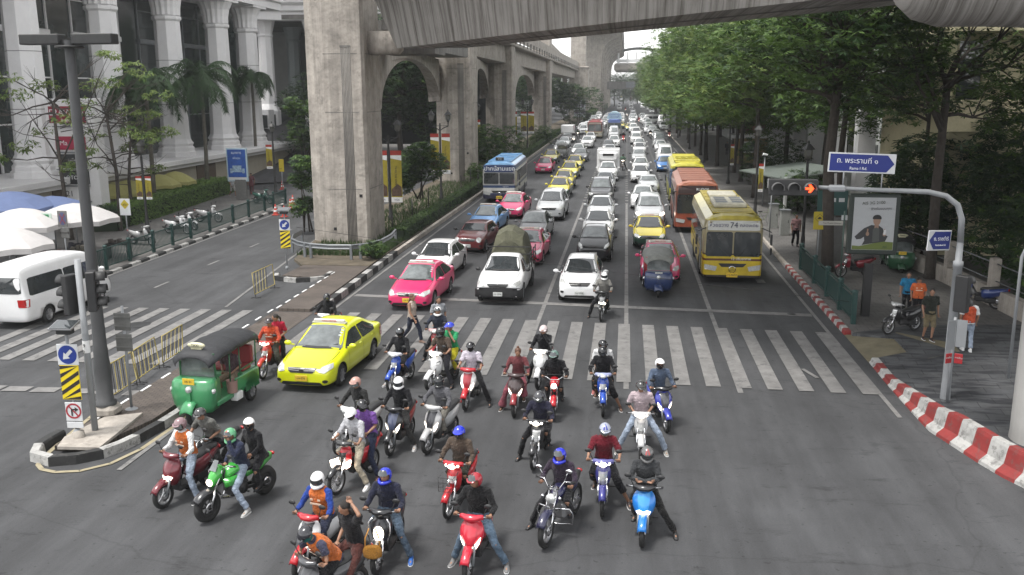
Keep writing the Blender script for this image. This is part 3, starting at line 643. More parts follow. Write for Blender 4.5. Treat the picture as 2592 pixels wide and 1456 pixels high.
CARS = {
 'sedan': dict(L=4.55, st=[(0, .62, .26, .52, .50, .56, .58), (.03, .74, .20, .58, .60, .64, .66), (.22, .84, .17, .66, .68, .74, .78), (.80, .88, .17, .78, .72, .87, .92), (1.15, .88, .17, .86, .68, .95, 1.0), (1.32, .88, .17, .90, .66, 1.05, 1.10), (1.98, .88, .17, .93, .56, 1.43, 1.46), (2.20, .88, .17, .93, .56, 1.46, 1.49), (2.9, .88, .17, .95, .56, 1.46, 1.49), (3.30, .88, .17, .97, .55, 1.41, 1.44), (3.95, .87, .18, 1.0, .60, 1.10, 1.13), (4.15, .86, .2, 1.01, .62, 1.05, 1.07), (4.46, .80, .25, .96, .62, 1.0, 1.01), (4.55, .68, .35, .85, .5, .88, .9)],
   wy=(.86, 3.5), wr=.37, wh=.315, ws=((.73, 1.20, .99), (.57, 1.99, 1.44)), side=[(1.32, .98), (1.98, 1.36), (2.3, 1.40), (3.2, 1.38), (3.75, 1.12), (3.6, .99)], mir=1.38, zb=.92),
 'hatch': dict(L=3.85, st=[(0, .60, .26, .52, .48, .60, .62), (.03, .72, .2, .6, .56, .70, .72), (.2, .82, .17, .70, .64, .80, .84), (.62, .845, .17, .84, .70, .95, 1.0), (.9, .845, .17, .9, .68, 1.02, 1.07), (1.02, .845, .17, .93, .66, 1.1, 1.14), (1.75, .845, .17, .97, .55, 1.48, 1.51), (2.0, .845, .17, .97, .55, 1.5, 1.53), (2.8, .845, .17, 1.0, .55, 1.49, 1.52), (3.4, .84, .18, 1.03, .54, 1.43, 1.46), (3.68, .82, .2, 1.05, .58, 1.2, 1.22), (3.82, .78, .28, .95, .55, 1.0, 1.02), (3.85, .68, .35, .8, .5, .88, .9)],
   wy=(.72, 3.15), wr=.36, wh=.30, ws=((.68, .97, 1.07), (.55, 1.72, 1.47)), side=[(1.05, 1.03), (1.72, 1.40), (2.0, 1.43), (2.9, 1.42), (3.4, 1.3), (3.35, 1.08)], mir=1.1, zb=.98),
 'mini': dict(L=3.7, st=[(0, .60, .24, .55, .48, .64, .66), (.03, .72, .2, .62, .60, .72, .76), (.2, .81, .17, .70, .66, .84, .90), (.7, .84, .17, .82, .70, .92, .98), (1.1, .84, .17, .9, .68, .96, 1.02), (1.28, .84, .17, .93, .68, 1.08, 1.1), (1.7, .84, .17, .95, .60, 1.36, 1.38), (2.0, .84, .17, .95, .60, 1.39, 1.42), (2.9, .84, .17, .97, .60, 1.38, 1.41), (3.3, .83, .18, 1.0, .58, 1.3, 1.33), (3.55, .8, .22, 1.0, .56, 1.06, 1.08), (3.7, .66, .3, .8, .5, .9, .92)],
   wy=(.66, 3.12), wr=.36, wh=.31, ws=((.70, 1.22, 1.03), (.61, 1.66, 1.34)), side=[(1.35, 1.02), (1.74, 1.32), (2.9, 1.33), (3.2, 1.06)], mir=1.3, zb=.98),
 'suv': dict(L=4.7, st=[(0, .68, .36, .62, .56, .78, .80), (.03, .80, .28, .74, .64, .88, .90), (.2, .88, .26, .84, .70, 1.0, 1.03), (.8, .92, .25, .98, .74, 1.08, 1.12), (1.15, .92, .25, 1.04, .72, 1.14, 1.18), (1.3, .92, .25, 1.08, .70, 1.25, 1.28), (1.85, .92, .25, 1.12, .62, 1.74, 1.77), (2.1, .92, .25, 1.12, .62, 1.78, 1.81), (3.3, .92, .25, 1.14, .62, 1.80, 1.83), (4.2, .91, .25, 1.16, .61, 1.76, 1.79), (4.55, .88, .3, 1.14, .62, 1.3, 1.32), (4.7, .76, .45, 1.0, .56, 1.1, 1.12)],
   wy=(.88, 3.6), wr=.43, wh=.37, ws=((.73, 1.25, 1.19), (.62, 1.82, 1.72)), side=[(1.35, 1.18), (1.85, 1.66), (2.2, 1.70), (4.0, 1.70), (4.3, 1.24)], mir=1.4, zb=1.12),
 'pickup': dict(L=5.1, st=[(0, .68, .34, .62, .56, .76, .78), (.03, .80, .28, .72, .64, .86, .88), (.2, .88, .26, .82, .70, .98, 1.01), (.8, .92, .25, .96, .74, 1.06, 1.10), (1.1, .92, .25, 1.02, .72, 1.12, 1.16), (1.25, .92, .25, 1.06, .70, 1.22, 1.25), (1.8, .92, .25, 1.10, .60, 1.65, 1.68), (2.05, .92, .25, 1.10, .60, 1.69, 1.72), (2.5, .92, .25, 1.1, .60, 1.68, 1.71), (2.72, .90, .25, 1.08, .62, 1.45, 1.48), (2.76, .88, .26, .96, .7, .98, .99), (3.2, .88, .26, .94, .7, .96, .97), (5.0, .88, .3, .94, .7, .96, .97), (5.1, .84, .34, .9, .6, .92, .93)],
   wy=(.88, 4.0), wr=.42, wh=.36, ws=((.72, 1.2, 1.16), (.60, 1.78, 1.63)), side=[(1.3, 1.14), (1.82, 1.57), (2.4, 1.6), (2.55, 1.14)], mir=1.35, zb=1.08),
 'van': dict(L=5.3, st=[(0, .70, .34, .60, .58, .80, .82), (.03, .84, .26, .72, .70, .96, .98), (.18, .92, .22, .86, .74, 1.14, 1.16), (.45, .94, .22, .98, .76, 1.30, 1.34), (.62, .94, .22, 1.06, .76, 1.50, 1.53), (1.05, .94, .22, 1.12, .70, 2.02, 2.06), (1.4, .94, .22, 1.14, .68, 2.20, 2.25), (3.0, .94, .22, 1.16, .68, 2.22, 2.28), (4.9, .94, .22, 1.16, .68, 2.2, 2.25), (5.2, .93, .25, 1.16, .68, 2.1, 2.12), (5.3, .86, .35, 1.1, .62, 1.7, 1.72)],
   wy=(.9, 4.1), wr=.38, wh=.33, ws=((.78, .50, 1.38), (.70, 1.02, 2.0)), side=[(.75, 1.22), (1.15, 1.84), (4.9, 1.86), (5.0, 1.22)], mir=.8, zb=1.3),
}
CACHE = {}
def build_car(kind, name, label, cat, opts):
 """opts: glass, lit, plate('w'/'y'), lights, grille, roofbox, taxi, stickers, dark bumper"""
 K = CARS[kind]; t = thing(name, label, cat)
 if kind not in CACHE: m_ = body_mesh(K['st'], K['wy'], K['wr'], .6); CACHE[kind] = (m_, bvh_of(m_))
 me, bv = CACHE[kind]
 if opts.get('two'):
  me = me.copy(); me.materials[0] = M_TWO
 link('body', me, t)
 gl = M_GLASSL if opts.get('clear') else M_GLASS  # the paler glass carries its reflections in the base colour
 (wb, yb, zb), (wt, yt, zt) = K['ws']; d = Vector((0, zt-zb, -(yt-yb))).normalized()
 mb = MB(); decal(mb, bv, [(-wb, yb, zb), (0, yb-.07, zb-.01), (wb, yb, zb), (wt*.97, yt, zt), (0, yt+.02, zt+.02), (-wt*.97, yt, zt)], d, .006, 5, 2); mb.obj('windscreen', gl, t)
 mb = MB(); decal(mb, bv, [(-wb*.96, yb-.07, zb-.02), (0, yb-.15, zb-.03), (wb*.96, yb-.07, zb-.02), (wb*.96, yb+.04, zb+.03), (0, yb-.03, zb+.02), (-wb*.96, yb+.04, zb+.03)], d, .008, 2, 1); mb.obj('scuttle', M_BLACK, t)
 wp = MB()
 for s in (-1, 1): wp.bar((s*.05+.12, yb-.02, zb+.015), (s*.05+.12+.42*s, yb+.10, zb+.10), .018, .014)
 wp.obj('wiper', M_BLACK, t)
 P = K['side']; ys = [p[0] for p in P]; mid = (min(ys)+max(ys))/2+.05
 for s in (1, -1):
  for part in (0, 1):
   q = [Vector((s*1.1, y, z)) for y, z in P]
   # split at the centre pillar
   out = []
   n = len(q)
   for i in range(n):
    a, b = q[i], q[(i+1) % n]; ina = (a.y < mid) == (part == 0); inb = (b.y < mid) == (part == 0)
    if ina: out.append(a)
    if ina != inb: m_ = a.lerp(b, (mid-a.y)/(b.y-a.y)); m_.y += (-.03 if part == 0 else .03); out.append(m_)
   if len(out) < 3: continue
   mb = MB(); decal(mb, bv, [(v.x, v.y, v.z) for v in out], (-s, 0, -.15), .006, 3, 1); mb.obj('side_window', M_GLASS, t)
 L = K['L']; zh = K['zb']
 # rear window
 if kind in ('sedan', 'hatch', 'mini', 'suv', 'van'):
  r = {'sedan': ((.6, 3.9, 1.16), (.52, 3.4, 1.4)), 'hatch': ((.6, 3.74, 1.14), (.52, 3.5, 1.4)), 'mini': ((.6, 3.55, 1.08), (.54, 3.35, 1.28)), 'suv': ((.66, 4.6, 1.3), (.58, 4.4, 1.66)), 'van': ((.76, 5.36, 1.30), (.70, 5.3, 1.88))}[kind]
  (a, b, c), (e, f, g_) = r; dd = Vector((0, -1, -.5)) if kind == 'sedan' else Vector((0, -1, 0))
  mb = MB(); decal(mb, bv, [(-a, b, c), (a, b, c), (e, f, g_), (-e, f, g_)], dd, .006, 3, 2); mb.obj('rear_window', M_GLASS, t)
 for s in (1, -1):
  mb = MB(); zt_ = zh-.02 if kind != 'van' else 1.1
  decal(mb, bv, [(s*.6, L, zt_), (s*.95, L-.1, zt_), (s*.95, L-.1, zt_-.28), (s*.62, L, zt_-.28)], (-s*.25, -1, 0), .01, 2, 1); mb.obj('tail_light', M_RED, t)
 if kind != 'van':
  sm = MB()
  for s in (1, -1):
   pts_ = [Vector((s*.62, .32, 1.2)), Vector((s*.70, .7, 1.2)), Vector((s*.72, yb-.1, 1.3))]
   for i_ in range(2):
    for k_ in range(6):
     a_, b_ = pts_[i_].lerp(pts_[i_+1], k_/6), pts_[i_].lerp(pts_[i_+1], (k_+1)/6); q_ = []
     for p_, o_ in ((a_, -.006), (b_, -.006), (b_, .006), (a_, .006)):
      h_ = bv.ray_cast(Vector((p_.x+o_, p_.y, 3)), Vector((0, 0, -1)), 4); q_.append(h_[0]+Vector((0, 0, .004)) if h_[0] else p_)
     sm.poly(q_)
   for y_ in (K['side'][0][0]+.1, mid, K['side'][-1][0]-.05) if kind != 'pickup' else (1.35, 2.5):
    for k_ in range(5):
     q_ = []
     for z_, o_ in ((.32+k_*.12, -.006), (.32+k_*.12, .006), (.44+k_*.12, .006), (.44+k_*.12, -.006)):
      h_ = bv.ray_cast(Vector((s*3, y_+o_, z_)), Vector((-s, 0, 0)), 4); q_.append(h_[0]+Vector((s*.004, 0, 0)) if h_[0] else Vector((s*.8, y_, z_)))
     sm.poly(q_)
  sm.obj('seam', M_BLACK, t)
  hm_ = MB()
  for s in (1, -1):
   for y_ in (mid-.22, mid+.75) if kind != 'pickup' else (2.2,): hm_.box((s*(K['st'][5][1]*.97+.01), y_, K['zb']-.06), (.03, .16, .025), bev=.005)
  hm_.obj('door_handle', M_PAINT, t)
 # front lamps, grille, bumper openings
 hz = {'sedan': .70, 'hatch': .80, 'mini': .76, 'suv': .86, 'pickup': .84, 'van': .84}[kind]; wo = {'sedan': .80, 'hatch': .78, 'mini': .62, 'suv': .84, 'pickup': .84, 'van': .86}[kind]
 litm = M_LIT if opts.get('lit') else M_LAMP
 for s in (1, -1):
  mb = MB()
  if kind == 'mini' or opts.get('round'):
   decal(mb, bv, [(s*(.60+.13*cos(a)), 0, .74+.14*sin(a)) for a in [2*pi*k/12 for k in range(12)]], (-s*.15, 1, -.3), .014, 3, 0)
  elif kind == 'hatch':
   decal(mb, bv, [(s*.50, .05, hz-.12), (s*.60, .05, hz-.14), (s*.79, .35, hz+.02), (s*.74, .5, hz+.12), (s*.56, .2, hz+.02)], (-s*.3, 1, -.35), .012, 3, 1)
  elif kind == 'van':
   decal(mb, bv, [(s*.52, .05, hz-.10), (s*.84, .1, hz-.14), (s*.86, .2, hz+.14), (s*.78, .2, hz+.22), (s*.56, .1, hz+.06)], (-s*.2, 1, -.1), .012, 3, 1)
  else:
   decal(mb, bv, [(s*wo*.60, .05, hz-.09), (s*wo*.80, .1, hz-.13), (s*wo*1.03, .3, hz-.02), (s*wo*1.0, .38, hz+.10), (s*wo*.72, .12, hz+.04)], (-s*.35, 1, -.25), .012, 3, 1)
  mb.obj('headlight', litm, t)
 tr = hz-.02
 gm = MB(); wd = .44 if kind != 'suv' else .5
 decal(gm, bv, [(-wd, 0, tr+.04), (wd, 0, tr+.04), (wd*.75, 0, tr-.10), (-wd*.75, 0, tr-.10)], (0, 1, -.12), .008, 2, 1, dense=1); g_ = gm.obj('grille', M_BLACK, t)
 cm = MB()
 for k, zz in enumerate((tr+.01, tr-.035) if kind != 'suv' else (tr+.03,)):
  decal(cm, bv, [(-wd*.92, 0, zz+.013), (wd*.92, 0, zz+.013), (wd*.88, 0, zz-.013), (-wd*.88, 0, zz-.013)], (0, 1, -.12), .018, 1, 0, dense=2)
 cm.lathe([(.065, 0), (.055, -.02), (.001, -.025)], (0, -.004+.0, tr-.01), 14, 0, 'Y', sq=.7)
 cm.obj('grille_bar', mat('dark_chrome', (.12, .12, .12), rough=.3, metal=.8), g_)
 lm = MB(); decal(lm, bv, [(-.55, 0, .33), (.55, 0, .33), (.62, 0, .24), (-.62, 0, .24)], (0, 1, 0), .01, 2, 1, dense=1)
 lm.obj('lower_intake', M_BLACK, t)
 for s in (1, -1):
  fm = MB(); decal(fm, bv, [(s*(.68+.08*cos(a)), 0, hz-.34+.05*sin(a)) for a in [2*pi*k/8 for k in range(8)]], (-s*.2, 1, 0), .012, 1, 0); fm.obj('fog_light', M_BLACK, t)
 if opts.get('dark'):
  bmp = MB(); decal(bmp, bv, [(-.93, .2, .28), (.93, .2, .28), (.95, .3, .6), (.80, .1, .70), (.5, 0, .72), (-.5, 0, .72), (-.80, .1, .70), (-.95, .3, .6)], (0, 1, 0), .02, 6, 1, dense=1); bmp.obj('bumper', M_BLACK, t)
 pm = MB(); pz = {'sedan': .44, 'hatch': .42, 'mini': .42, 'suv': .50, 'pickup': .46, 'van': .46}[kind]; pm.box((0, -.03, pz), (.36, .02, .16), bev=.004); pl = pm.obj('number_plate', M_PLY if opts.get('plate') == 'y' else M_PLW, t)
 text('plate_text', opts.get('ptxt', 'กข 1508'), .085, (.02, .02, .02), pl, (0, -.042, pz))
 for s in (1, -1):
  mm = MB(); y0 = K['mir']; mm.ball((s*1.0, y0, zh+.11), (.115, .07, .075), 0, 10, 6); mm.bar((s*.82, y0+.05, zh+.05), (s*.95, y0, zh+.08), .05, .03)
  mm.obj('mirror', M_BLACK if opts.get('bmir') else M_PAINT, t)
 for y in K['wy']:
  for s in (1, -1): wheel(t, s*(.76 if kind in ('sedan', 'hatch', 'mini') else .81), y, K['wh'], .2, 'steel' if opts.get('steel') else 'alloy')
 if opts.get('taxi'):
  tm = MB(); tm.box((0, yt+.18, zt+.10), (.98, .10, .10), bev=.03); tm.box((0, yt+.18, zt+.05), (1.05, .14, .03)); so_ = tm.obj('roof_sign', mat('sign_face', (.55, .53, .48), rough=.4, noise=.1), t)
  text('sign_text', 'TAXI-METER', .085, (.45, .03, .04), so_, (0, yt+.125, zt+.10))
 if opts.get('taxi') or opts.get('stick'):
  sm = MB()
  for k in range(3): sm.add(*sticker(bv, wb*.72, yb+(yt-yb)*(.55+.13*k), zb+(zt-zb)*(.55+.13*k), d))
  sm.obj('sticker', mat('paper_sticker', (.42, .46, .46), rough=.6), t)
 return t
def sticker(bv, x, y, z, d):
 q = []
 for dx, dz in ((-.04, -.022), (.04, -.022), (.04, .022), (-.04, .022)):
  p = Vector((x+dx, y+dz*.8, z+dz)); h = bv.ray_cast(p-d*1.2, d, 3); q.append((h[0]-d*.015) if h[0] else p)
 return q, [[0, 1, 2, 3]]
M_TWO = bpy.data.materials.new('two_tone_paint'); M_TWO.use_nodes = True
_n = M_TWO.node_tree.nodes; _l = M_TWO.node_tree.links; _t = _n.new('ShaderNodeTexCoord'); _s = _n.new('ShaderNodeSeparateXYZ'); _l.new(_t.outputs['Object'], _s.inputs[0])
_c = _n.new('ShaderNodeMath'); _c.operation = 'GREATER_THAN'; _c.inputs[1].default_value = .70; _l.new(_s.outputs['Z'], _c.inputs[0])
_m = _n.new('ShaderNodeMix'); _m.data_type = 'RGBA'; _m.inputs['A'].default_value = (.012, .05, .03, 1); _m.inputs['B'].default_value = (.62, .52, .05, 1); _l.new(_c.outputs[0], _m.inputs['Factor'])
_l.new(_m.outputs['Result'], _n['Principled BSDF'].inputs['Base Color']); _n['Principled BSDF'].inputs['Roughness'].default_value = .28; _n['Principled BSDF'].inputs['Coat Weight'].default_value = .6
PROTO = {}
KINDNAME = {'sedan': 'sedan_car', 'hatch': 'hatchback_car', 'suv': 'suv_car', 'pickup': 'pickup_truck', 'van': 'passenger_van', 'mini': 'small_car'}
def car(kind, px, py, col, label, a='b', rot=0.0, group='vehicles waiting in the lanes', cat=None, dy=None, loc=None, name=None, **op):
 """a='b': px,py is the foot of the bumper; a='w': the top middle of the windscreen"""
 K = CARS[kind]
 if loc is not None: p = Vector((*loc, 0))
 elif a == 'b': p = at(px, py, .22); p.y += .0; p.z = 0
 else:
  (wt, yt, zt) = K['ws'][1]; p = at(px, py, zt+.03); p = p-Vector((-sin(rot)*yt, cos(rot)*yt, 0)); p.z = 0
 key = (kind, tuple(sorted((k, v) for k, v in op.items() if k != 'ptxt')))
 nm = name or ('taxi' if op.get('taxi') else KINDNAME[kind]); cat = cat or {'sedan': 'car', 'hatch': 'car', 'mini': 'car', 'suv': 'car', 'pickup': 'pickup truck', 'van': 'van'}[kind]
 if op.get('taxi'): cat = 'taxi'
 if key in PROTO:
  t = dup(PROTO[key], p, rot, label, group)
 else:
  t = build_car(kind, nm, label, cat, op); t.location = p; t.rotation_euler = (0, 0, rot); t['group'] = group; PROTO[key] = t
 t['category'] = cat
 if op.get('taxi') or a == 'w': pass
 for c in [x for x in KIDS[t.name] if x.name.split('.')[0] in ('body', 'mirror', 'door_handle')]: c.color = (*col, 1)
 return t
# ---------------------------------------------------------------- buses, tuk-tuks, truck bodies
def band(name, stops, rough=.35, coat=.3, dirt=.25):
 m = bpy.data.materials.new(name); m.use_nodes = True; n = m.node_tree.nodes; l = m.node_tree.links; b = n['Principled BSDF']
 t = n.new('ShaderNodeTexCoord'); s = n.new('ShaderNodeSeparateXYZ'); l.new(t.outputs['Object'], s.inputs[0])
 d = n.new('ShaderNodeMath'); d.operation = 'DIVIDE'; d.inputs[1].default_value = 4; l.new(s.outputs['Z'], d.inputs[0])
 r = n.new('ShaderNodeValToRGB'); r.color_ramp.interpolation = 'CONSTANT'; l.new(d.outputs[0], r.inputs[0])
 e = r.color_ramp.elements
 while len(e) < len(stops): e.new(.5)
 for i, (z, c) in enumerate(stops): e[i].position = z/4; e[i].color = (*c, 1)
 nz = n.new('ShaderNodeTexNoise'); nz.inputs['Scale'].default_value = 2.5; nz.inputs['Detail'].default_value = 8; l.new(t.outputs['Object'], nz.inputs['Vector'])
 mr = n.new('ShaderNodeMapRange'); mr.inputs['From Min'].default_value = .3; mr.inputs['From Max'].default_value = .7; mr.inputs['To Min'].default_value = 1-dirt; mr.inputs['To Max'].default_value = 1+dirt*.4; l.new(nz.outputs['Fac'], mr.inputs[0])
 cc = n.new('ShaderNodeCombineColor'); [l.new(mr.outputs[0], cc.inputs[k]) for k in range(3)]
 x = n.new('ShaderNodeMix'); x.data_type = 'RGBA'; x.blend_type = 'MULTIPLY'; x.inputs['Factor'].default_value = 1; l.new(r.outputs[0], x.inputs['A']); l.new(cc.outputs[0], x.inputs['B'])
 l.new(x.outputs['Result'], b.inputs['Base Color']); b.inputs['Roughness'].default_value = rough; b.inputs['Coat Weight'].default_value = coat; return m
def bus(label, loc, rz, mt, roofm, L=10.4, w=2.5, h=3.0, head=None, hcol=(.5, .5, .48), tcol=(.02, .02, .05), roofkit='ac', wz=(1.35, 2.32), plate=M_PLY, grille=True, sidewin=True, glass=None, lowtext=None, group='city buses'):
 t = thing('city_bus', label, 'bus', (*loc, 0), rz, group); hw = w/2
 def sec(y, i, zt, zb=.32): return [Vector((x, y, z)) for x, z in [(-hw+i, zb), (-hw+i*.6, zb+.1), (-hw+i*.6, h-.55), (-hw+.08+i, h-.22), (-hw+.38+i, zt-.04), (-.5, zt+.03), (.5, zt+.03), (hw-.38-i, zt-.04), (hw-.08-i, h-.22), (hw-i*.6, h-.55), (hw-i*.6, zb+.1), (hw-i, zb)]]
 mb = MB(); mb.loft([sec(0, .22, h-.2), sec(.06, .08, h-.07), sec(.3, 0, h), sec(L-.3, 0, h), sec(L-.05, .1, h-.08)], 0, True, False)
 me = mb.mesh('body', [mt]); bm = bmesh.new(); bm.from_mesh(me); bmesh.ops.recalc_face_normals(bm, faces=bm.faces); bm.to_mesh(me); bm.free()
 link('body', me, t); bv = bvh_of(me)
 rf = MB(); rf.box((0, L/2+.1, h+.035), (w-.75, L-.7, .05), bev=.02)
 for k in range(7): rf.box((0, .8+k*(L-1.6)/6, h+.07), (w-.8, .05, .025))
 ro = rf.obj('roof', roofm, t)
 if roofkit == 'ac':
  a = MB(); a.box((0, 3.2, h+.17), (1.45, 2.6, .22), bev=.06); a.box((0, 6.6, h+.15), (1.3, 1.8, .18), bev=.05); a.obj('air_conditioner', mat('ac_cover', (.46, .44, .36), rough=.6, noise=.25, nscale=4), ro)
  g_ = MB(); [g_.box((-.35+.7*(k % 2), 2.4+.8*(k//2), h+.285), (.5, .55, .02)) for k in range(6)]; g_.obj('vent', M_STEEL, ro)
 elif roofkit == 'hatch':
  a = MB(); [a.box(((-1)**k*.35, 1.6+k*1.6, h+.10), (.55, .5, .08), bev=.02) for k in range(5)]; a.obj('roof_hatch', mt, ro)
  b = MB(); b.box((0, .55, h+.22), (.62, .12, .24), bev=.03); bo = b.obj('route_board', M_BLACK, ro); text('route_text', '2-52', .16, (.45, .5, .5), bo, (0, .48, h+.22))
 elif roofkit == 'ring':
  a = MB(); a.box((0, 1.9, h+.12), (1.9, 2.2, .16), bev=.06)
  for k in range(3): a.box((-.5+k*.5, 1.9, h+.24), (.16, 1.3, .05))
  a.box((0, 1.1, h+.26), (1.6, .12, .08)); a.box((0, 2.7, h+.26), (1.6, .12, .08)); a.obj('air_conditioner', mat('ac_yellow', (.42, .38, .05), rough=.5, noise=.3, nscale=3), ro)
 gl = glass or M_GLASS
 for s in (1, -1):
  m_ = MB(); decal(m_, bv, [(s*.03, 0, wz[0]), (s*(hw-.12), .1, wz[0]), (s*(hw-.14), .1, wz[1]), (s*.03, 0, wz[1])], (-s*.06, 1, 0), .012, 4, 1, dense=1); m_.obj('windscreen', gl, t)
  w_ = MB(); w_.bar((s*.12, -.03, wz[0]-.02), (s*.62, -.03, wz[0]+.42), .02, .015); w_.obj('wiper', M_BLACK, t)
 m_ = MB(); decal(m_, bv, [(-hw+.16, 0, wz[1]+.06), (hw-.16, 0, wz[1]+.06), (hw-.2, 0, h-.24), (-hw+.2, 0, h-.24)], (0, 1, 0), .016, 2, 1, dense=1)
 hp = m_.obj('destination_panel', mat('dest_%d' % int(hcol[0]*1000), hcol, rough=.35, noise=.08), t)
 for tx, x, sz, c in head or (): text('destination_text', tx, sz, c, hp, (x, -.035, (wz[1]+h-.2)/2+.02))
 if grille:
  m_ = MB(); decal(m_, bv, [(-.6, 0, .92), (.6, 0, .92), (.45, 0, .76), (-.45, 0, .76)], (0, 1, 0), .012, 2, 1, dense=1); m_.obj('grille', M_BLACK, t)
  m_ = MB(); m_.lathe([(.13, -.02), (.15, -.02), (.15, -.005), (.13, -.005)], (0, -.01, .66), 18, 0, 'Y'); m_.bar((0, -.03, .66), (0, -.03, .8), .015, .01); m_.bar((0, -.03, .66), (-.12, -.03, .6), .015, .01); m_.bar((0, -.03, .66), (.12, -.03, .6), .015, .01); m_.obj('emblem', M_CHR, t)
 for s in (1, -1):
  m_ = MB(); decal(m_, bv, [(s*(hw-.62), 0, .78), (s*(hw-.08), .1, .88), (s*(hw-.1), .1, .66), (s*(hw-.55), 0, .58)], (-s*.1, 1, 0), .014, 3, 1, dense=1); m_.obj('headlight', M_LAMP, t)
  m_ = MB(); m_.lathe([(.001, -.02), (.07, -.015), (.08, .01)], (s*(hw-.32), .02, .47), 12, 0, 'Y'); m_.obj('fog_light', M_LAMP, t)
  m_ = MB(); m_.bar((s*(hw-.1), .05, 2.45), (s*(hw+.3), -.12, 2.3), .04, .04); m_.box((s*(hw+.3), -.12, 1.98), (.08, .2, .46), bev=.03); m_.box((s*(hw+.3), -.12, 1.48), (.08, .18, .3), bev=.03); m_.obj('mirror', M_BLACK, t)
  for y in (2.3, L-2.8): wheel(t, s*(hw-.12), y, .47, .28, 'steel')
  if sidewin:
   n = 7; y0 = 1.0; dy = (L-1.6)/n
   for k in range(n):
    m_ = MB(); x = s*(hw+.005); a, b = y0+k*dy+.05, y0+(k+1)*dy-.05
    if s < 0 and k == 0: m_.box((x, (a+b)/2, 1.35), (.03, dy-.15, 1.9)); m_.obj('door', gl, t); continue
    m_.box((x, (a+b)/2, 1.92), (.03, dy-.12, .85), bev=.012); m_.obj('side_window', gl, t)
 m_ = MB(); m_.box((0, -.035, .42), (.46, .02, .2), bev=.004); p_ = m_.obj('number_plate', plate, t); text('plate_text', '12-0674', .12, (.03, .03, .03), p_, (0, -.05, .42))
 if lowtext: text('window_text', lowtext[0], lowtext[1], lowtext[2], t, (lowtext[3], -.04, lowtext[4]))
 m_ = MB(); m_.box((0, .35, 1.2), (w-.5, .1, .3)); m_.tube([(-.6, .3, 1.25), (-.6, .22, 1.45)], .03, 6); m_.torus((-.6, .25, 1.45), .2, .02, 16, 6, 0, 'Y'); m_.obj('dashboard', M_BLACK, t)
 return t
B_YEL = band('bus_yellow', [(0, (.03, .02, .02)), (.40, (.52, .38, .02)), (1.02, (.10, .03, .02)), (1.12, (.56, .42, .02)), (1.28, (.05, .015, .015)), (1.33, (.30, .26, .15)), (2.75, (.40, .33, .05))])
ROOF_Y = mat('roof_ochre', (.36, .29, .055), rough=.5, noise=.3, nscale=2)
ROOF_B = mat('roof_blue', (.10, .23, .40), rough=.4, noise=.2, nscale=2)
B_ORG = band('bus_orange', [(0, (.03, .02, .02)), (.35, (.30, .065, .03)), (1.2, (.15, .05, .035)), (2.3, (.20, .07, .045)), (2.7, (.33, .12, .07))])
ROOF_O = mat('roof_terracotta', (.25, .105, .07), rough=.6, noise=.25, nscale=2)
B_BLU = band('bus_blue', [(0, (.015, .015, .04)), (.62, (.02, .03, .10)), (.72, (.52, .52, .50)), (1.12, (.02, .05, .13)), (1.3, (.40, .40, .39)), (2.5, (.03, .06, .14)), (2.82, (.12, .27, .46))])
B_TET = band('bus_yellow_blue', [(0, (.02, .02, .02)), (.3, (.45, .44, .03)), (1.2, (.04, .06, .14)), (1.9, (.10, .14, .22)), (2.6, (.5, .46, .05))])
ROOF_T = mat('roof_yellow', (.55, .50, .07), rough=.45, noise=.2, nscale=2)
B_RED = band('bus_red', [(0, (.05, .04, .03)), (.4, (.42, .38, .28)), (1.2, (.22, .02, .02)), (2.8, (.28, .03, .03))])
ROOF_R = mat('roof_red', (.20, .05, .05), rough=.5, noise=.2)
Wc = (.7, .72, .72)
bus('big yellow city bus of route 74 with brown-grimed roof, nearest of the buses', (4.62, 39.5), -.015, B_YEL, ROOF_Y, 9.6, head=[('74', 0, .34, (.02, .02, .05)), ('ห้วยขวาง', -.62, .22, (.02, .02, .08)), ('คลองเตย', .62, .2, (.02, .02, .08))], hcol=(.50, .50, .47), wz=(1.22, 2.28), lowtext=('12 ปรับอากาศ', .15, Wc, .35, 1.12))
bus('terracotta-roofed orange bus behind the yellow route 74 bus', (4.15, 54.0), -.02, B_ORG, ROOF_O, 9.2, head=[('RUDGE', .3, .22, Wc)], hcol=(.05, .03, .03), roofkit='', wz=(1.15, 2.25))
bus('yellow and blue bus with ribbed yellow roof unit, last of the three near buses', (4.45, 67.6), -.02, B_TET, ROOF_T, 9.5, head=[('TET', 0, .3, (.1, .1, .1))], hcol=(.03, .03, .03), roofkit='ring', wz=(1.3, 2.3))
bus('blue-roofed white bus with Thai lettering over its windscreen, by the median hedge', (-9.25, 67.6), .02, B_BLU, ROOF_B, 9.8, head=[('ปากน้ำ', -.55, .42, Wc), ('สามแยก', .5, .42, Wc)], hcol=(.02, .04, .11), roofkit='hatch', wz=(1.42, 2.22), glass=M_GLASS, lowtext=('อ.ส.ม.ท.', .14, Wc, .5, 1.22))
bus('far dark red bus with cream front in the left lanes', (-5.3, 160), 0, B_RED, ROOF_R, 9.5, head=[('49', 0, .3, (.3, .3, .3))], hcol=(.35, .3, .25), roofkit='', wz=(1.3, 2.4), glass=M_GLASSL)
tb = bus('far white bus with a blue lettered half-dome on its roof', (-2.15, 170), 0, band('bus_white', [(0, (.1, .1, .1)), (.4, (.45, .44, .42)), (1.2, (.40, .42, .42)), (2.6, (.10, .16, .4))]), M_WHITE, 8.5, head=[], hcol=(.12, .18, .42), roofkit='', wz=(1.3, 2.3), glass=M_GLASSL)
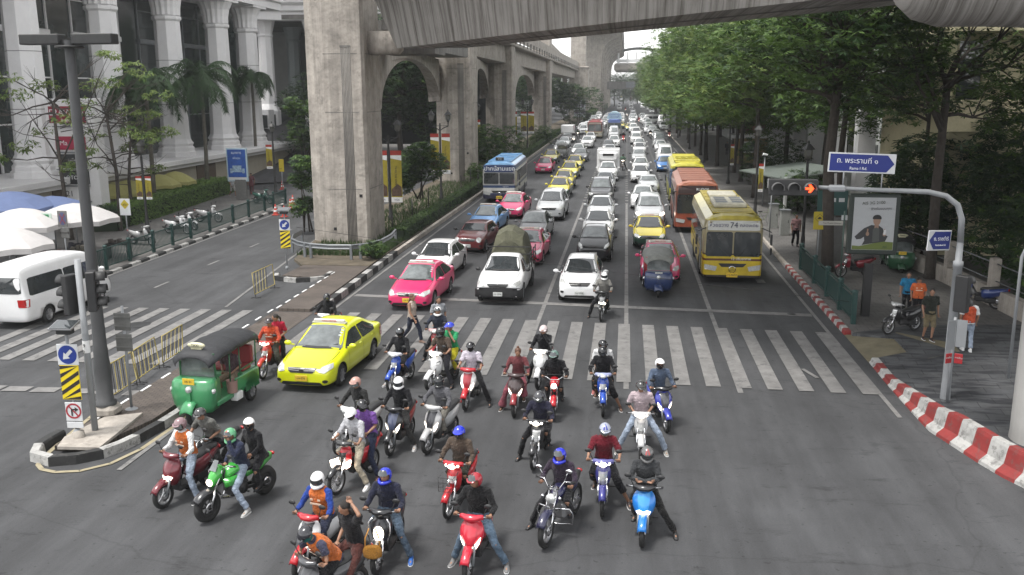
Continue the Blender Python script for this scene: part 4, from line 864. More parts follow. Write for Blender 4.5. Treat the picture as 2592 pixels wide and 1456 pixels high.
m_ = MB(); m_.loft([[Vector((1.35*cos(a), y, 3.0+1.35*sin(a))) for a in [pi*k/16 for k in range(17)]] for y in (.2, 3)], 0, False, True, closed=False); m_.poly([(1.35*cos(a), .2, 3.0+1.35*sin(a)) for a in [pi*k/16 for k in range(17)]]); dm = m_.obj('dome', mat('dome_pale_blue', (.45, .62, .72), rough=.5), tb)
text('dome_text', 'เมืองทอง', .62, (.03, .07, .35), dm, (0, .17, 3.85)); text('dome_text', 'บริการฟรี', .5, (.03, .07, .35), dm, (0, .17, 3.35))
def tuktuk(label, loc, rz, col, roofc, sign=True, scale=1.0, dens=1, trim=(.25, .25, .24), boxc=None):
 t = thing('tuk_tuk', label, 'tuk-tuk', (*loc, 0), rz, 'tuk-tuks');
 P = mat('tuk_paint_%d%d%d' % tuple(int(c*100) for c in col), col, rough=.3, coat=.4, noise=.15, nscale=3)
 R_ = mat('tuk_roof_%d' % int(roofc[0]*1000), roofc, rough=.65, noise=.3, nscale=4, bump=.3)
 m = MB()   # front cowl
 rings = []
 for z, w, y in ((.28, .50, .42), (.45, .56, .34), (.75, .60, .30), (1.0, .58, .34), (1.08, .54, .40)):
  rings.append([Vector((x*w, y+.11*abs(x)**3.5+(.0), z)) for x in (-1, -.8, -.5, -.2, .2, .5, .8, 1)]+[Vector((w*.94, .95, z)), Vector((-w*.94, .95, z))])
 m.loft(rings, 0, True, True); m.box((0, .35, .62), (.1, .2, .4))
 m.obj('front_cowl', P, t)
 m = MB(); m.box((0, 1.75, .42), (1.14, 2.0, .14), bev=.03); m.box((0, 2.55, .62), (1.26, .95, .42), bev=.06)
 for s in (1, -1): m.box((s*.60, 2.3, .66), (.06, 1.3, .32), bev=.02); m.loft([[Vector((s*.63, 2.55+.42*cos(a)*q, .34+.42*sin(a)*q)) for a in [pi*k/8 for k in range(9)]]+[Vector((s*.63, 2.1, .34))] for q in (.96, 1.0)])
 m.obj('body', P, t)
 wm = MB(); wm.box((0, .80, 1.33), (.98, .03, .56), bev=.01); wm.obj('windscreen', M_GLASSL, t)
 f = MB()
 for a, b in (((-.52, .80, 1.05), (-.50, .78, 1.66)), ((.52, .80, 1.05), (.50, .78, 1.66)), ((-.52, .78, 1.64), (.52, .78, 1.64)), ((-.54, .8, 1.06), (.54, .8, 1.06))): f.bar(a, b, .05, .05)
 for s in (1, -1):
  f.tube([(s*.56, 1.45, .5), (s*.56, 1.48, 1.68)], .022, 6); f.tube([(s*.58, 2.9, .8), (s*.57, 2.95, 1.66)], .022, 6); f.tube([(s*.57, 2.0, .95), (s*.57, 3.0, .98)], .018, 6); f.tube([(s*.57, 2.0, .8), (s*.57, 3.0, .82)], .018, 6); f.tube([(s*.57, 2.0, .48), (s*.57, 2.0, 1.68)], .02, 6)
 f.obj('frame', mat('tuk_frame%d' % int(trim[0]*99), trim, rough=.35, metal=.4), t)
 r = MB(); rings = []
 for y, w, z in ((.52, .50, 1.62), (.62, .62, 1.72), (1.2, .66, 1.80), (1.25, .66, 1.78), (1.9, .67, 1.84), (1.95, .67, 1.81), (2.6, .66, 1.82), (3.1, .62, 1.76), (3.16, .58, 1.62)):
  rings.append([Vector((w*sin(a), y, z-.30*(1-cos(a*.86)))) for a in [-pi/2+pi*k/10 for k in range(11)]]+[Vector((w*.96*sin(a), y, z-.03-.30*(1-cos(a*.86)))) for a in [pi/2-pi*k/10 for k in range(11)]])
 r.loft(rings, 0, True, True); ro = r.obj('canopy', R_, t)
 if sign:
  s_ = MB(); s_.ball((0, .82, 1.84), (.27, .07, .075), 0, 14, 6); s_.box((0, .84, 1.77), (.3, .1, .05)); so_ = s_.obj('roof_sign', mat('sign_cream', (.55, .53, .36), rough=.4), ro)
  text('sign_text', 'TAXI', .10, (.03, .03, .03), so_, (0, .745, 1.845))
 h = MB(); h.lathe([(.001, -.05), (.07, -.04), (.085, 0), (.08, .08)], (0, .27, .88), 14, 0, 'Y'); h.obj('headlight', M_LAMP, t)
 for s in (1, -1):
  h = MB(); h.lathe([(.001, -.04), (.05, -.03), (.06, 0), (.055, .07)], (s*.60, .46, .82), 12, 0, 'Y'); h.obj('side_lamp', M_LAMP, t)
 n = MB(); rings = []
 for a in [pi*(.12+.62*k/8) for k in range(9)]:
  c = Vector((0, .34-.30*cos(a)*-1 if 0 else .36-.34*cos(a), .26+.36*sin(a))); rings.append([c+Vector((x*.19, 0, -abs(x)**2*.07)) for x in (-1, -.6, 0, .6, 1)]+[c+Vector((x*.18, .01, -abs(x)**2*.07-.02)) for x in (1, .6, 0, -.6, -1)])
 n.loft(rings, 0, True, True); n.obj('front_fender', P, t)
 wheel(t, .001, .36, .23, .12, 'steel', name='front_wheel')
 for s in (1, -1): wheel(t, s*.55, 2.55, .26, .15, 'alloy', name='rear_wheel')
 fk = MB(); [fk.tube([(s*.1, .36, .22), (s*.1, .42, .85)], .025, 6) for s in (1, -1)]; fk.obj('fork', M_CHR, t)
 s_ = MB(); s_.box((0, 1.25, .68), (.5, .35, .14), bev=.05); s_.box((0, 2.5, .88), (1.05, .5, .14), bev=.05); s_.box((0, 2.85, 1.15), (1.05, .12, .5), bev=.05); s_.obj('seat', mat('red_vinyl', (.22, .03, .03), rough=.5), t)
 p = MB(); p.box((0, .30, 1.075), (.34, .02, .15), bev=.003) if sign else p.box((0, .30, 1.07), (.3, .02, .06)); po = p.obj('number_plate', M_PLY if sign else M_PLW, t); text('plate_text', 'กร 31', .09, (.03, .03, .03), po, (0, .285, 1.075))
 hb = MB(); hb.tube([(-.3, .95, 1.1), (0, .88, 1.05), (.3, .95, 1.1)], .015, 6); hb.tube([(0, .88, 1.05), (0, .5, .8)], .02, 6); hb.obj('handlebar', M_CHR, t)
 e = MB(); e.box((-.46 if not boxc else .56, 1.75, .36), (.22, .34, .2), bev=.02); e.obj('battery_box', M_WHITE if boxc else M_BLACK, t)
 if boxc:
  e = MB(); e.lathe([(.14, 0), (.155, .3), (.16, .31)], (.55, 1.55, .5), 14); e.obj('bucket', mat('pinkish_plastic', (.32, .2, .17), rough=.5), t)
 t.scale = (scale,)*3; return t
# ---------------------------------------------------------------- motorcycles (front = -y, wheel bases at z=0)
FW = -.62; RW = .62
def bwheel(t, y, r, w, name, spokes=5, disc=True):
 m = MB(); m.torus((0, 0, 0), r-w*.5, w*.5, 26, 8, 0, 'X', ry=w*.52); o = m.obj(name, M_RUB, t, loc=(0, y, r))
 k = MB(); k.torus((0, 0, 0), r-w*.95, w*.22, 26, 6, 0, 'X', ry=w*.34); k.tube([(-w*.7, 0, 0), (w*.7, 0, 0)], .035, 10)
 for i in range(spokes):
  a = 2*pi*i/spokes; k.bar((0, 0, 0), (0, (r-w)*cos(a), (r-w)*sin(a)), .022 if spokes < 9 else .008, .03 if spokes < 9 else .008)
 k.obj('rim', M_BLACK if spokes == 6 else M_ALU, o)
 if disc: k = MB(); k.lathe([(.1, 0), (.1, .004), (.05, .004)], (w*.55, 0, 0), 18, 0, 'X'); k.obj('brake_disc', M_CHR, o)
def bike(kind, label='', lights='v', lit=True):
 t = thing({'scooter': 'motor_scooter', 'retro': 'motor_scooter'}.get(kind, 'motorcycle'), label, 'motorcycle')
 L = M_LIT if lit else M_LAMP; und = kind == 'underbone'
 r, w = {'scooter': (.265, .095), 'retro': (.26, .10), 'underbone': (.29, .075), 'naked': (.31, .15), 'cruiser': (.33, .11), 'street': (.30, .09)}[kind]
 big = kind in ('naked', 'cruiser', 'street'); fw = -.74 if kind in ('naked', 'cruiser') else FW; rw = .74 if kind in ('naked', 'cruiser') else RW
 bwheel(t, fw, r, w, 'front_wheel', {'naked': 6, 'underbone': 20, 'cruiser': 24}.get(kind, 5)); bwheel(t, rw, r, w*1.2 if kind != 'naked' else .19, 'rear_wheel', 6 if kind == 'naked' else 5)
 hy, hz = (-.34, 1.02) if not big else (-.36, 1.04)
 f = MB(); ax = .085 if kind != 'naked' else .11
 for s in (1, -1):
  f.tube([(s*ax, fw, r), (s*ax, fw+.12, r+.3)], .026, 8); f.tube([(s*ax*.9, fw+.12, r+.3), (s*ax*.9, hy-.04, hz-.08 if big else .75)], .018, 8)
 f.obj('fork', M_CHR if kind != 'scooter' else M_STEEL, t)
 # front fender
 f = MB(); rings = []
 for i in range(9):
  a = pi*(.18+.60*i/8); c = Vector((0, fw-(r+.035)*cos(a), r+(r+.035)*sin(a))); hw = w*.5+.035
  rings.append([c+Vector((x*hw, 0, -.05*abs(x)**3))+Vector((0, -cos(a), sin(a)))*(.02*(1-x*x)) for x in (-1, -.7, 0, .7, 1)]+[c+Vector((x*hw*.95, 0, -.05*abs(x)**3))-Vector((0, -cos(a), sin(a)))*.012 for x in (1, .7, 0, -.7, -1)])
 f.loft(rings, 0, True, True)
 if not big: f.loft([[Vector((x*q, y, z)) for x in (-1, 1)]+[Vector((q*.9, y+.03, z-.02)), Vector((-q*.9, y+.03, z-.02))] for q, y, z in ((.04, fw-.17, r+.17), (.075, fw-.08, r+.27), (.07, fw+.05, r+.34))], 0, True, True)
 f.obj('front_fender', M_PAINT, t)
 # handlebar, grips, mirrors
 hw = .33 if kind != 'cruiser' else .38; up = .10 if kind == 'cruiser' else 0
 h = MB(); h.tube([(-hw, hy+.08, hz+up), (-.2, hy+.02, hz+.01+up), (-.1, hy-.02, hz-.05), (.1, hy-.02, hz-.05), (.2, hy+.02, hz+.01+up), (hw, hy+.08, hz+up)], .012, 8); h.obj('handlebar', M_CHR, t)
 for s in (1, -1):
  g = MB(); g.tube([(s*(hw-.10), hy+.055, hz+up), (s*(hw+.01), hy+.085, hz+up)], .02, 8); g.tube([(s*(hw-.12), hy-.0, hz+.01+up), (s*(hw+.0), hy+.01, hz+up)], .007, 5); g.obj('grip', M_BLACK, t)
  g = MB(); g.tube([(s*.20, hy+.02, hz+.03+up), (s*.27, hy-.02, hz+.2+up)], .008, 6); g.ball((s*.30, hy-.02, hz+.24+up), (.072, .022, .042), 0, 12, 6); g.obj('mirror', M_CHR if kind == 'cruiser' else M_BLACK, t)
 if not big:
  # handlebar cowl
  c = MB(); rings = []
  for x in (-.21, -.16, -.09, 0, .09, .16, .21):
   k = cos(x/.21*1.25); rings.append([Vector((x, hy+.01-.085*k*cos(a)-(.05 if abs(x) < .1 else 0), hz+.01+.062*(.55+.45*k)*sin(a))) for a in [2*pi*j/10 for j in range(10)]])
  c.loft(rings, 0, True, True); c.obj('handlebar_cowl', M_PAINT, t)
  me_c = None
  sp = {'scooter': ((.36, .05, -.40), (.44, .11, -.47), (.56, .18, -.53), (.68, .225, -.53), (.80, .235, -.49), (.90, .19, -.43), (.97, .09, -.37)),
              'retro': ((.36, .07, -.38), (.46, .14, -.46), (.60, .20, -.50), (.74, .22, -.49), (.86, .20, -.44), (.95, .10, -.37)),
              'underbone': ((.40, .04, -.34), (.48, .10, -.40), (.60, .15, -.44), (.74, .17, -.45), (.86, .16, -.42), (.95, .09, -.36))}[kind]
  rings = []
  for z, hw_, y in sp:
   rings.append([Vector((hw_*x, y+.16*abs(x)**1.8, z)) for x in (-1, -.75, -.45, -.15, .15, .45, .75, 1)]+[Vector((hw_*.9, -.24, z)), Vector((hw_*.45, -.28, z)), Vector((-hw_*.45, -.28, z)), Vector((-hw_*.9, -.24, z))])
  c = MB(); c.loft(rings, 0, True, True); me = c.mesh('fairing', [M_PAINT]); bm = bmesh.new(); bm.from_mesh(me); bmesh.ops.recalc_face_normals(bm, faces=bm.faces); bm.to_mesh(me); bm.free()
  me = mod_mesh(me, [('SUBSURF', dict(levels=1, render_levels=1))]); link('fairing', me, t); bv = bvh_of(me)
  if kind == 'scooter':
   a = MB(); decal(a, bv, [(-.115, -.6, .93), (.115, -.6, .93), (.10, -.6, .72), (.035, -.6, .50), (-.035, -.6, .50), (-.10, -.6, .72)], (0, 1, 0), .006, 4, 1, dense=1); a.obj('accent_panel', M_PAINT, t)
  elif und:
   a = MB(); decal(a, bv, [(-.09, -.6, .84), (.09, -.6, .84), (.07, -.6, .64), (.02, -.6, .54), (-.02, -.6, .54), (-.07, -.6, .64)], (0, 1, 0), .006, 4, 1, dense=1); a.obj('accent_panel', M_PAINT, t)
  if lights == 'v':
   for s in (1, -1):
    a = MB(); decal(a, bv, [(s*.025, -.6, .535), (s*.085, -.6, .60), (s*.175, -.6, .715), (s*.150, -.6, .60), (s*.09, -.6, .50), (s*.03, -.6, .455)], (0, 1, 0), .012, 3, 1, dense=1); a.obj('headlight', L, t)
  elif lights == 'mid':
   a = MB(); decal(a, bv, [(-.03, -.6, .47), (.03, -.6, .47), (.13, -.6, .62), (.06, -.6, .66), (0, -.6, .63), (-.06, -.6, .66), (-.13, -.6, .62)], (0, 1, 0), .012, 3, 1, dense=1); a.obj('headlight', L, t)
  elif lights == 'oval':
   a = MB(); decal(a, bv, [(.085*cos(q), -.6, .68+.13*sin(q)) for q in [2*pi*k/12 for k in range(12)]], (0, 1, 0), .02, 4, 0); a.obj('headlight', L, t)
   for s in (1, -1): a = MB(); a.tube([(s*.15, -.50, .50), (s*.21, -.46, .70), (s*.19, -.43, .86), (s*.12, -.40, .95)], .013, 6); a.obj('trim', M_CHR, t)
  elif lights == 'bar':
   a = MB(); a.ball((0, hy-.10, hz-.015), (.085, .05, .052), 0, 12, 6); a.ball((.11, hy-.075, hz-.005), (.04, .03, .03), 0, 8, 4); a.ball((-.11, hy-.075, hz-.005), (.04, .03, .03), 0, 8, 4); a.obj('headlight', L, t)
   if und: a = MB(); decal(a, bv, [(-.08, -.6, .80), (.08, -.6, .80), (.06, -.6, .66), (-.06, -.6, .66)], (0, 1, 0), .01, 2, 1); a.obj('front_grille', M_LAMP, t)
   else:
    for s in (1, -1): a = MB(); decal(a, bv, [(s*.10, -.6, .80), (s*.19, -.6, .84), (s*.19, -.6, .74), (s*.09, -.6, .70)], (0, 1, 0), .01, 2, 1); a.obj('turn_signal', M_LAMP, t)
  b = MB()
  if und: b.tube([(0, -.34, .86), (0, -.12, .55), (0, .1, .5)], [.10, .075, .09], 10); b.box((0, .05, .38), (.2, .4, .22), bev=.05)
  else: b.box((0, -.06, .30), (.30, .46, .12), bev=.04); b.box((0, -.27, .5), (.26, .06, .5), bev=.03)
  b.box((0, .38, .34), (.22, .4, .24), bev=.05); b.tube([(-.13, .3, .28), (-.15, .6, .33), (-.15, .92, .40)], [.03, .055, .05], 10)
  b.obj('engine', M_BLACK, t)
  s_ = MB(); rings = []
  for y, hw_, z0, z1 in ((.06, .08, .42, .70), (.16, .15, .40, .74), (.4, .16, .42, .76), (.7, .12, .55, .80), (.95, .05, .70, .84)):
   rings.append([Vector((-hw_, y, z1)), Vector((-hw_*1.1, y, (z0+z1)/2)), Vector((-hw_*.7, y, z0)), Vector((hw_*.7, y, z0)), Vector((hw_*1.1, y, (z0+z1)/2)), Vector((hw_, y, z1))])
  s_.loft(rings, 0, True, True); s_.obj('side_panel', M_PAINT, t)
  s_ = MB(); rings = []
  for y, hw_, z in ((.02, .06, .74), (.10, .12, .78), (.35, .15, .79), (.50, .14, .83), (.85, .10, .86), (.92, .05, .84)): rings.append([Vector((hw_*x, y, z+.03*(1-x*x))) for x in (-1, -.5, 0, .5, 1)]+[Vector((hw_*.9, y, z-.06)), Vector((-hw_*.9, y, z-.06))])
  s_.loft(rings, 0, True, True); s_.obj('seat', M_BLACK, t)
  s_ = MB(); s_.ball((0, .97, .76), (.08, .04, .05), 0, 10, 6); s_.obj('tail_light', M_RED, t)
  s_ = MB(); s_.bar((-.26, -.02 if not und else .15, .30), (.26, -.02 if not und else .15, .30), .03, .02); s_.obj('footpeg', M_BLACK, t)
 else:
  b = MB(); b.box((0, -.02, .50), (.34, .42, .36), bev=.06); b.tube([(0, -.30, .92), (0, -.22, .5), (0, .1, .28)], .045, 8); b.tube([(0, -.3, .9), (0, .3, .72), (0, .6, .66)], .03, 8); b.lathe([(.001, .21), (.12, .2), (.13, -.2), (.001, -.21)], (0, .02, .46), 14, 0, 'X'); b.bar((.1, .2, .38), (.1, rw, r), .05, .06); b.bar((-.1, .2, .38), (-.1, rw, r), .05, .06); b.obj('engine', M_BLACK if kind != 'cruiser' else M_ALU, t)
  b = MB(); b.tube([(-.08, -.2, .45), (-.12, -.28, .28), (-.14, 0, .2), (-.16, .4, .24), (-.18, .72, .34)], [.02, .022, .03, .05, .055], 10); b.obj('exhaust', M_CHR, t)
  b = MB(); tw = .15 if kind == 'naked' else .12; rings = []
  for y, hw_, z in ((-.30, .05, .84), (-.24, tw, .93), (-.05, tw*1.1, .97), (.10, tw*.7, .86), (.16, .05, .80)): rings.append([Vector((hw_*sin(a), y, z-.10+.11*cos(a))) for a in [2*pi*k/10 for k in range(10)]])
  b.loft(rings, 0, True, True); b.obj('fuel_tank', M_PAINT, t)
  b = MB(); rings = []
  for y, hw_, z in ((.12, .08, .80), (.3, .14, .79), (.5, .14, .83), (.85, .09, .88)): rings.append([Vector((hw_*x, y, z+.03*(1-x*x))) for x in (-1, -.5, 0, .5, 1)]+[Vector((hw_*.9, y, z-.07)), Vector((-hw_*.9, y, z-.07))])
  b.loft(rings, 0, True, True); b.obj('seat', M_BLACK, t)
  b = MB(); rings = []
  for y, hw_, z in ((.2, .10, .72), (.6, .12, .76), (.95, .05, .86)): rings.append([Vector((-hw_, y, z)), Vector((-hw_*.8, y, z-.13)), Vector((hw_*.8, y, z-.13)), Vector((hw_, y, z))])
  b.loft(rings, 0, True, True); b.obj('side_panel', M_PAINT, t)
  b = MB(); b.ball((0, 1.0, .82), (.07, .04, .04), 0, 10, 6); b.obj('tail_light', M_RED, t)
  b = MB(); b.bar((-.26, .1, .36), (.26, .1, .36), .03, .02); b.obj('footpeg', M_BLACK, t)
  if kind == 'naked':
   b = MB(); rings = []
   for y, hw_, z0, z1 in ((-.66, .05, .70, .82), (-.60, .11, .66, .92), (-.46, .13, .72, 1.02), (-.36, .10, .86, 1.04)): rings.append([Vector((-hw_*.5, y, z1)), Vector((-hw_, y, (z0+z1)/2)), Vector((-hw_*.4, y, z0)), Vector((hw_*.4, y, z0)), Vector((hw_, y, (z0+z1)/2)), Vector((hw_*.5, y, z1))])
   b.loft(rings, 0, True, True); b.obj('fairing', M_PAINT, t)
   b = MB(); b.ball((0, -.655, .77), (.085, .03, .07), 0, 12, 6); b.obj('headlight', L, t)
   b = MB(); b.loft([[Vector((-.09, -.56, .98)), Vector((.09, -.56, .98)), Vector((.09, -.55, .985)), Vector((-.09, -.55, .985))], [Vector((-.06, -.44, 1.16)), Vector((.06, -.44, 1.16)), Vector((.06, -.43, 1.16)), Vector((-.06, -.43, 1.16))]], 0, True, False); b.obj('fly_screen', M_GLASSL, t)
   b = MB()
   for s in (1, -1): b.loft([[Vector((s*.16, -.44, .80)), Vector((s*.19, -.40, .62)), Vector((s*.14, -.40, .62))], [Vector((s*.17, -.1, .78)), Vector((s*.19, -.1, .60)), Vector((s*.13, -.1, .60))]], 0, True, True)
   b.obj('shroud', M_PAINT, t)
  elif kind == 'street':
   b = MB(); b.ball((0, -.50, .90), (.10, .07, .12), 0, 12, 8); b.obj('headlight_cowl', M_PAINT, t); b = MB(); b.ball((0, -.565, .88), (.07, .02, .075), 0, 12, 6); b.obj('headlight', L, t)
   b = MB(); b.tube([(-.22, -.46, .98), (-.24, -.46, 1.15), (.24, -.46, 1.15), (.22, -.46, .98)], .008, 5); b.obj('front_rack', M_BLACK, t)
  else:
   b = MB(); b.lathe([(.001, -.06), (.085, -.05), (.095, -.02), (.08, .05), (.03, .09)], (0, -.52, .86), 16, 0, 'Y'); b.obj('headlight', M_LAMP, t)
   for s in (1, -1):
    b = MB(); b.ball((s*.17, -.5, .88), (.035, .04, .035), 0, 8, 5); b.obj('turn_signal', M_CHR, t)
   b = MB(); b.tube([(-.05, -.42, .62), (-.30, -.34, .62), (-.36, -.30, .5), (-.33, -.26, .30), (-.08, -.24, .24), (.08, -.24, .24), (.33, -.26, .30), (.36, -.30, .5), (.30, -.34, .62), (.05, -.42, .62)], .016, 8); b.obj('crash_bar', M_CHR, t)
   b = MB(); b.lathe([(.05, -.02), (.055, .02)], (.06, -.40, 1.02), 12); b.lathe([(.05, -.02), (.055, .02)], (-.06, -.40, 1.02), 12); b.obj('gauge', M_CHR, t)
 return t
BPROTO = {}
def place_bike(kind, px, py, rz, c1, label, c2=None, lights='v', lit=True, fc=None, hc=None, group='motorcycles waiting ahead of the stop line', loc=None, sp=None, z=0, rest=(.02, .02, .022)):
 key = (kind, lights, lit); p = Vector((*loc, 0)) if loc else at(px, py)
 f = .74 if kind in ('naked', 'cruiser') else .62
 root = p+Vector((sin(rz)*-1, cos(rz), 0))*f if not loc else p
 root.z = z; c2 = c2 or c1
 cols = {'fairing': c1, 'accent_panel': c2, 'side_panel': sp or c1, 'front_fender': fc or c1, 'handlebar_cowl': hc or c1, 'fuel_tank': c1, 'headlight_cowl': c1, 'shroud': c2}
 if key not in BPROTO: BPROTO[key] = bike(kind, label, lights, lit); b = BPROTO[key]; b.location = root; b.rotation_euler = (0, 0, rz); b['group'] = group
 else: b = dup(BPROTO[key], root, rz, label, group)
 for x in KIDS[b.name]:
  n = x.name.split('.')[0]
  if n in cols: x.color = (*cols[n], 1)
 return b
# ---------------------------------------------------------------- people
from mathutils.noise import noise as mnoise
def V(*a): return Vector(a)
def ellring(c, lat, fwd, rx, ry, n=14): return [c+lat*rx*cos(2*pi*k/n)+fwd*ry*sin(2*pi*k/n) for k in range(n)]
def hand(mb, w, d, pn, thumb, curl, sc=1.0):
 """palm and five unequal, bent fingers; w wrist, d pointing direction, pn palm normal"""
 d = d.normalized(); pn = (pn-pn.dot(d)*d).normalized(); s = d.cross(pn)
 if s.dot(thumb) < 0: s = -s
 rings = []
 for u, a, b in ((-.01, .022, .018), (.02, .030, .017), (.055, .040, .016), (.085, .041, .014), (.098, .034, .009)): rings.append([w+d*u*sc+(s*a*cos(q)+pn*b*sin(q))*sc for q in [2*pi*k/10 for k in range(10)]])
 mb.loft(rings, 0, True, True)
 for i, (o, l) in enumerate(((.030, .074), (.010, .082), (-.010, .077), (-.029, .060))):
  b = w+(d*.088+s*o)*sc; pts = [b]; dd = d.copy()
  for k, f in enumerate((.42, .32, .26)):
   a = curl*(.9+.12*i)*(.7, 1.0, .8)[k]; ax = s; dd = Matrix.Rotation(-a if True else a, 3, ax) @ dd if (Matrix.Rotation(-.3, 3, ax) @ dd).dot(pn) < dd.dot(pn) else Matrix.Rotation(a, 3, ax) @ dd
   pts.append(pts[-1]+dd*l*f*sc)
  mb.tube(pts, [.0095*sc, .009*sc, .008*sc, .006*sc], 6)
 b = w+(d*.03+s*.03)*sc; td = (d*.6+s*.75-pn*curl*.35).normalized(); mb.tube([b, b+td*.035*sc, b+(td*.03+d*.035-pn*curl*.02)*sc], [.012*sc, .0105*sc, .008*sc], 6)
def person(name, label, J, look, loc=(0, 0, 0), rz=0, group=None, z=0):
 """J: joints in local space; look: clothes.  The body is one remeshed surface, clothes are children."""
 t = thing('person', label, 'person', (loc[0], loc[1], z), rz, group)
 pel, che, nec, head = J['pel'], J['che'], J['nec'], J['head']
 lat = (J['shL']-J['shR']).normalized(); plat = (J['hipL']-J['hipR']).normalized()
 f = look.get('fem', 0); bw = look.get('bulk', 1.0)*1.07
 def torso(mb, inf, z_to=1.0, low=-.04, flare=0.0):
  up0 = (che-pel).normalized(); up1 = (nec-che).normalized(); rings = []
  for u, c, rx, ry, w in ((0, pel+up0*low, .150, .115, 0), (.2, pel.lerp(che, .22), .148-.012*f, .110, .1), (.5, pel.lerp(che, .6), .138-.018*f, .100, .5), (.75, che, .163-.018*f, .112, .8), (.9, che.lerp(nec, .5), .168-.02*f, .100, 1), (.97, che.lerp(nec, .80), .125-.015*f, .075, 1), (1, nec, .062, .062, 1)):
   la = plat.lerp(lat, w).normalized(); up = up0.lerp(up1, w); fw_ = up.cross(la).normalized()
   rings.append(ellring(c, la, fw_, (rx*bw+inf+(flare if u == 0 else 0)), (ry*bw+inf+(flare if u == 0 else 0))))
  mb.loft(rings, 0, True, True)
 def arm(mb, s, inf, upto=1.0):
  sh, el, ha = J['sh'+s], J['el'+s], J['ha'+s]; m_ = 1 if s == 'L' else -1
  pts = [sh-lat*m_*.05, sh, sh.lerp(el, .5), el, el.lerp(ha, .35), ha]; r = [.052, .052, .044, .037, .036, .025]
  if upto < 1:
   k = 4 if upto >= .5 else 3
   pts = pts[:3]+([el.lerp(sh, .15)] if upto < .5 else [el, el.lerp(ha, .2)]); r = r[:3]+([.043] if upto < .5 else [.04, .04])
   inf *= 1.5
  mb.tube(pts, [x*bw**.5+inf for x in r], 10)
 hv = (head-nec); yaw, pit = look.get('yaw', 0), look.get('pitch', .15)
 bodyfw = V(0, -1, 0) if 'fw' not in J else J['fw']
 HR = Matrix.Rotation(J.get('fyaw', 0)+yaw, 3, 'Z') @ Matrix.Rotation(pit, 3, 'X')
 b = MB(); torso(b, 0)
 for s in 'LR':
  arm(b, s, 0); hp, kn, an = J['hip'+s], J['kn'+s], J['an'+s]
  b.tube([hp, hp.lerp(kn, .3), hp.lerp(kn, .85), kn, kn.lerp(an, .3), an.lerp(kn, .1), an], [.085, .080, .058, .055, .054, .034, .036], 10)
  td = J.get('toe'+s, bodyfw); b.tube([an+V(0, 0, -.03), an+td*.10+V(0, 0, -.055), an+td*.17+V(0, 0, -.062)], [.036, .03, .02], 8)
 b.tube([nec-hv*.15, nec+hv*.5], [.055, .05], 10)
 b.ball(head, (.076, .092, .108), 0, 14, 10, rot=HR); b.ball(head+HR @ V(0, -.02, -.055), (.058, .07, .062), 0, 12, 8, rot=HR)
 b.tube([head+HR @ V(0, -.085, .015), head+HR @ V(0, -.112, -.028)], [.010, .016], 6)
 for s in (1, -1): b.ball(head+HR @ V(s*.078, .008, -.01), (.012, .022, .032), 0, 8, 6, rot=HR)
 me = b.mesh('body', [M_SKIN]); me = mod_mesh(me, [('REMESH', dict(mode='VOXEL', voxel_size=.018)), ('SMOOTH', dict(factor=.5, iterations=3))])
 h = MB()
 for s in 'LR':
  el, ha = J['el'+s], J['ha'+s]; d = J.get('hd'+s, (ha-el)); m_ = 1 if s == 'L' else -1
  pn = J.get('pn'+s, V(0, 0, -1)); hand(h, ha, d, pn, J.get('th'+s, V(-m_, 0, 0)), look.get('curl', {}).get(s, 1.0) if isinstance(look.get('curl'), dict) else look.get('curl', 1.0))
 hm = h.mesh('h', [M_SKIN, M_HAIR, M_LIP])
 e = MB()
 for s in (1, -1): e.ball(head+HR @ V(s*.032, -.088, .012), (.013, .006, .007), 1, 8, 4, rot=HR); e.box(head+HR @ V(s*.033, -.090, .034), (.032, .006, .006), 1, rot=HR)
 e.ball(head+HR @ V(0, -.088, -.058), (.024, .006, .007), 2, 8, 4, rot=HR)
 em = e.mesh('e', [M_SKIN, M_HAIR, M_LIP])
 bm = bmesh.new(); bm.from_mesh(me); bm.from_mesh(hm); bm.from_mesh(em); me2 = bpy.data.meshes.new('body'); bm.to_mesh(me2); bm.free()
 me2.materials.clear()
 for x in (M_SKIN, M_HAIR, M_LIP): me2.materials.append(x)
 for p in me2.polygons: p.use_smooth = True
 link('body', me2, t)
 def soft(mb, nm, col, vox=.019, m=M_CLOTH, it=2):
  me_ = mb.mesh(nm, [m]); me_ = mod_mesh(me_, [('REMESH', dict(mode='VOXEL', voxel_size=vox)), ('SMOOTH', dict(factor=.5, iterations=it))])
  rr = random.Random(hash(label) % 1000)
  ph = [rr.random()*6 for _ in range(4)]
  for v in me_.vertices:
   c = v.co; n = v.normal
   q_ = V(c.x*7+ph[0], c.y*7+ph[1], c.z*11+ph[2]); v.co = c+n*(.013*mnoise(q_)+.007*mnoise(q_*2.7))
  for p in me_.polygons: p.use_smooth = True
  return link(nm, me_, t, col)
 top = look.get('top')
 if top:
  m = MB(); torso(m, .020, low=look.get('hem', -.06), flare=look.get('flare', .012)); sl = look.get('sleeve', 1.0)
  if sl > 0:
   for s in 'LR': arm(m, s, .016, sl)
  if look.get('collar', 1): m.tube([nec-hv*.1, nec+hv*.22], [.075, .072], 12)
  soft(m, look.get('tname', 'jacket'), top, m=look.get('tmat', M_CLOTH))
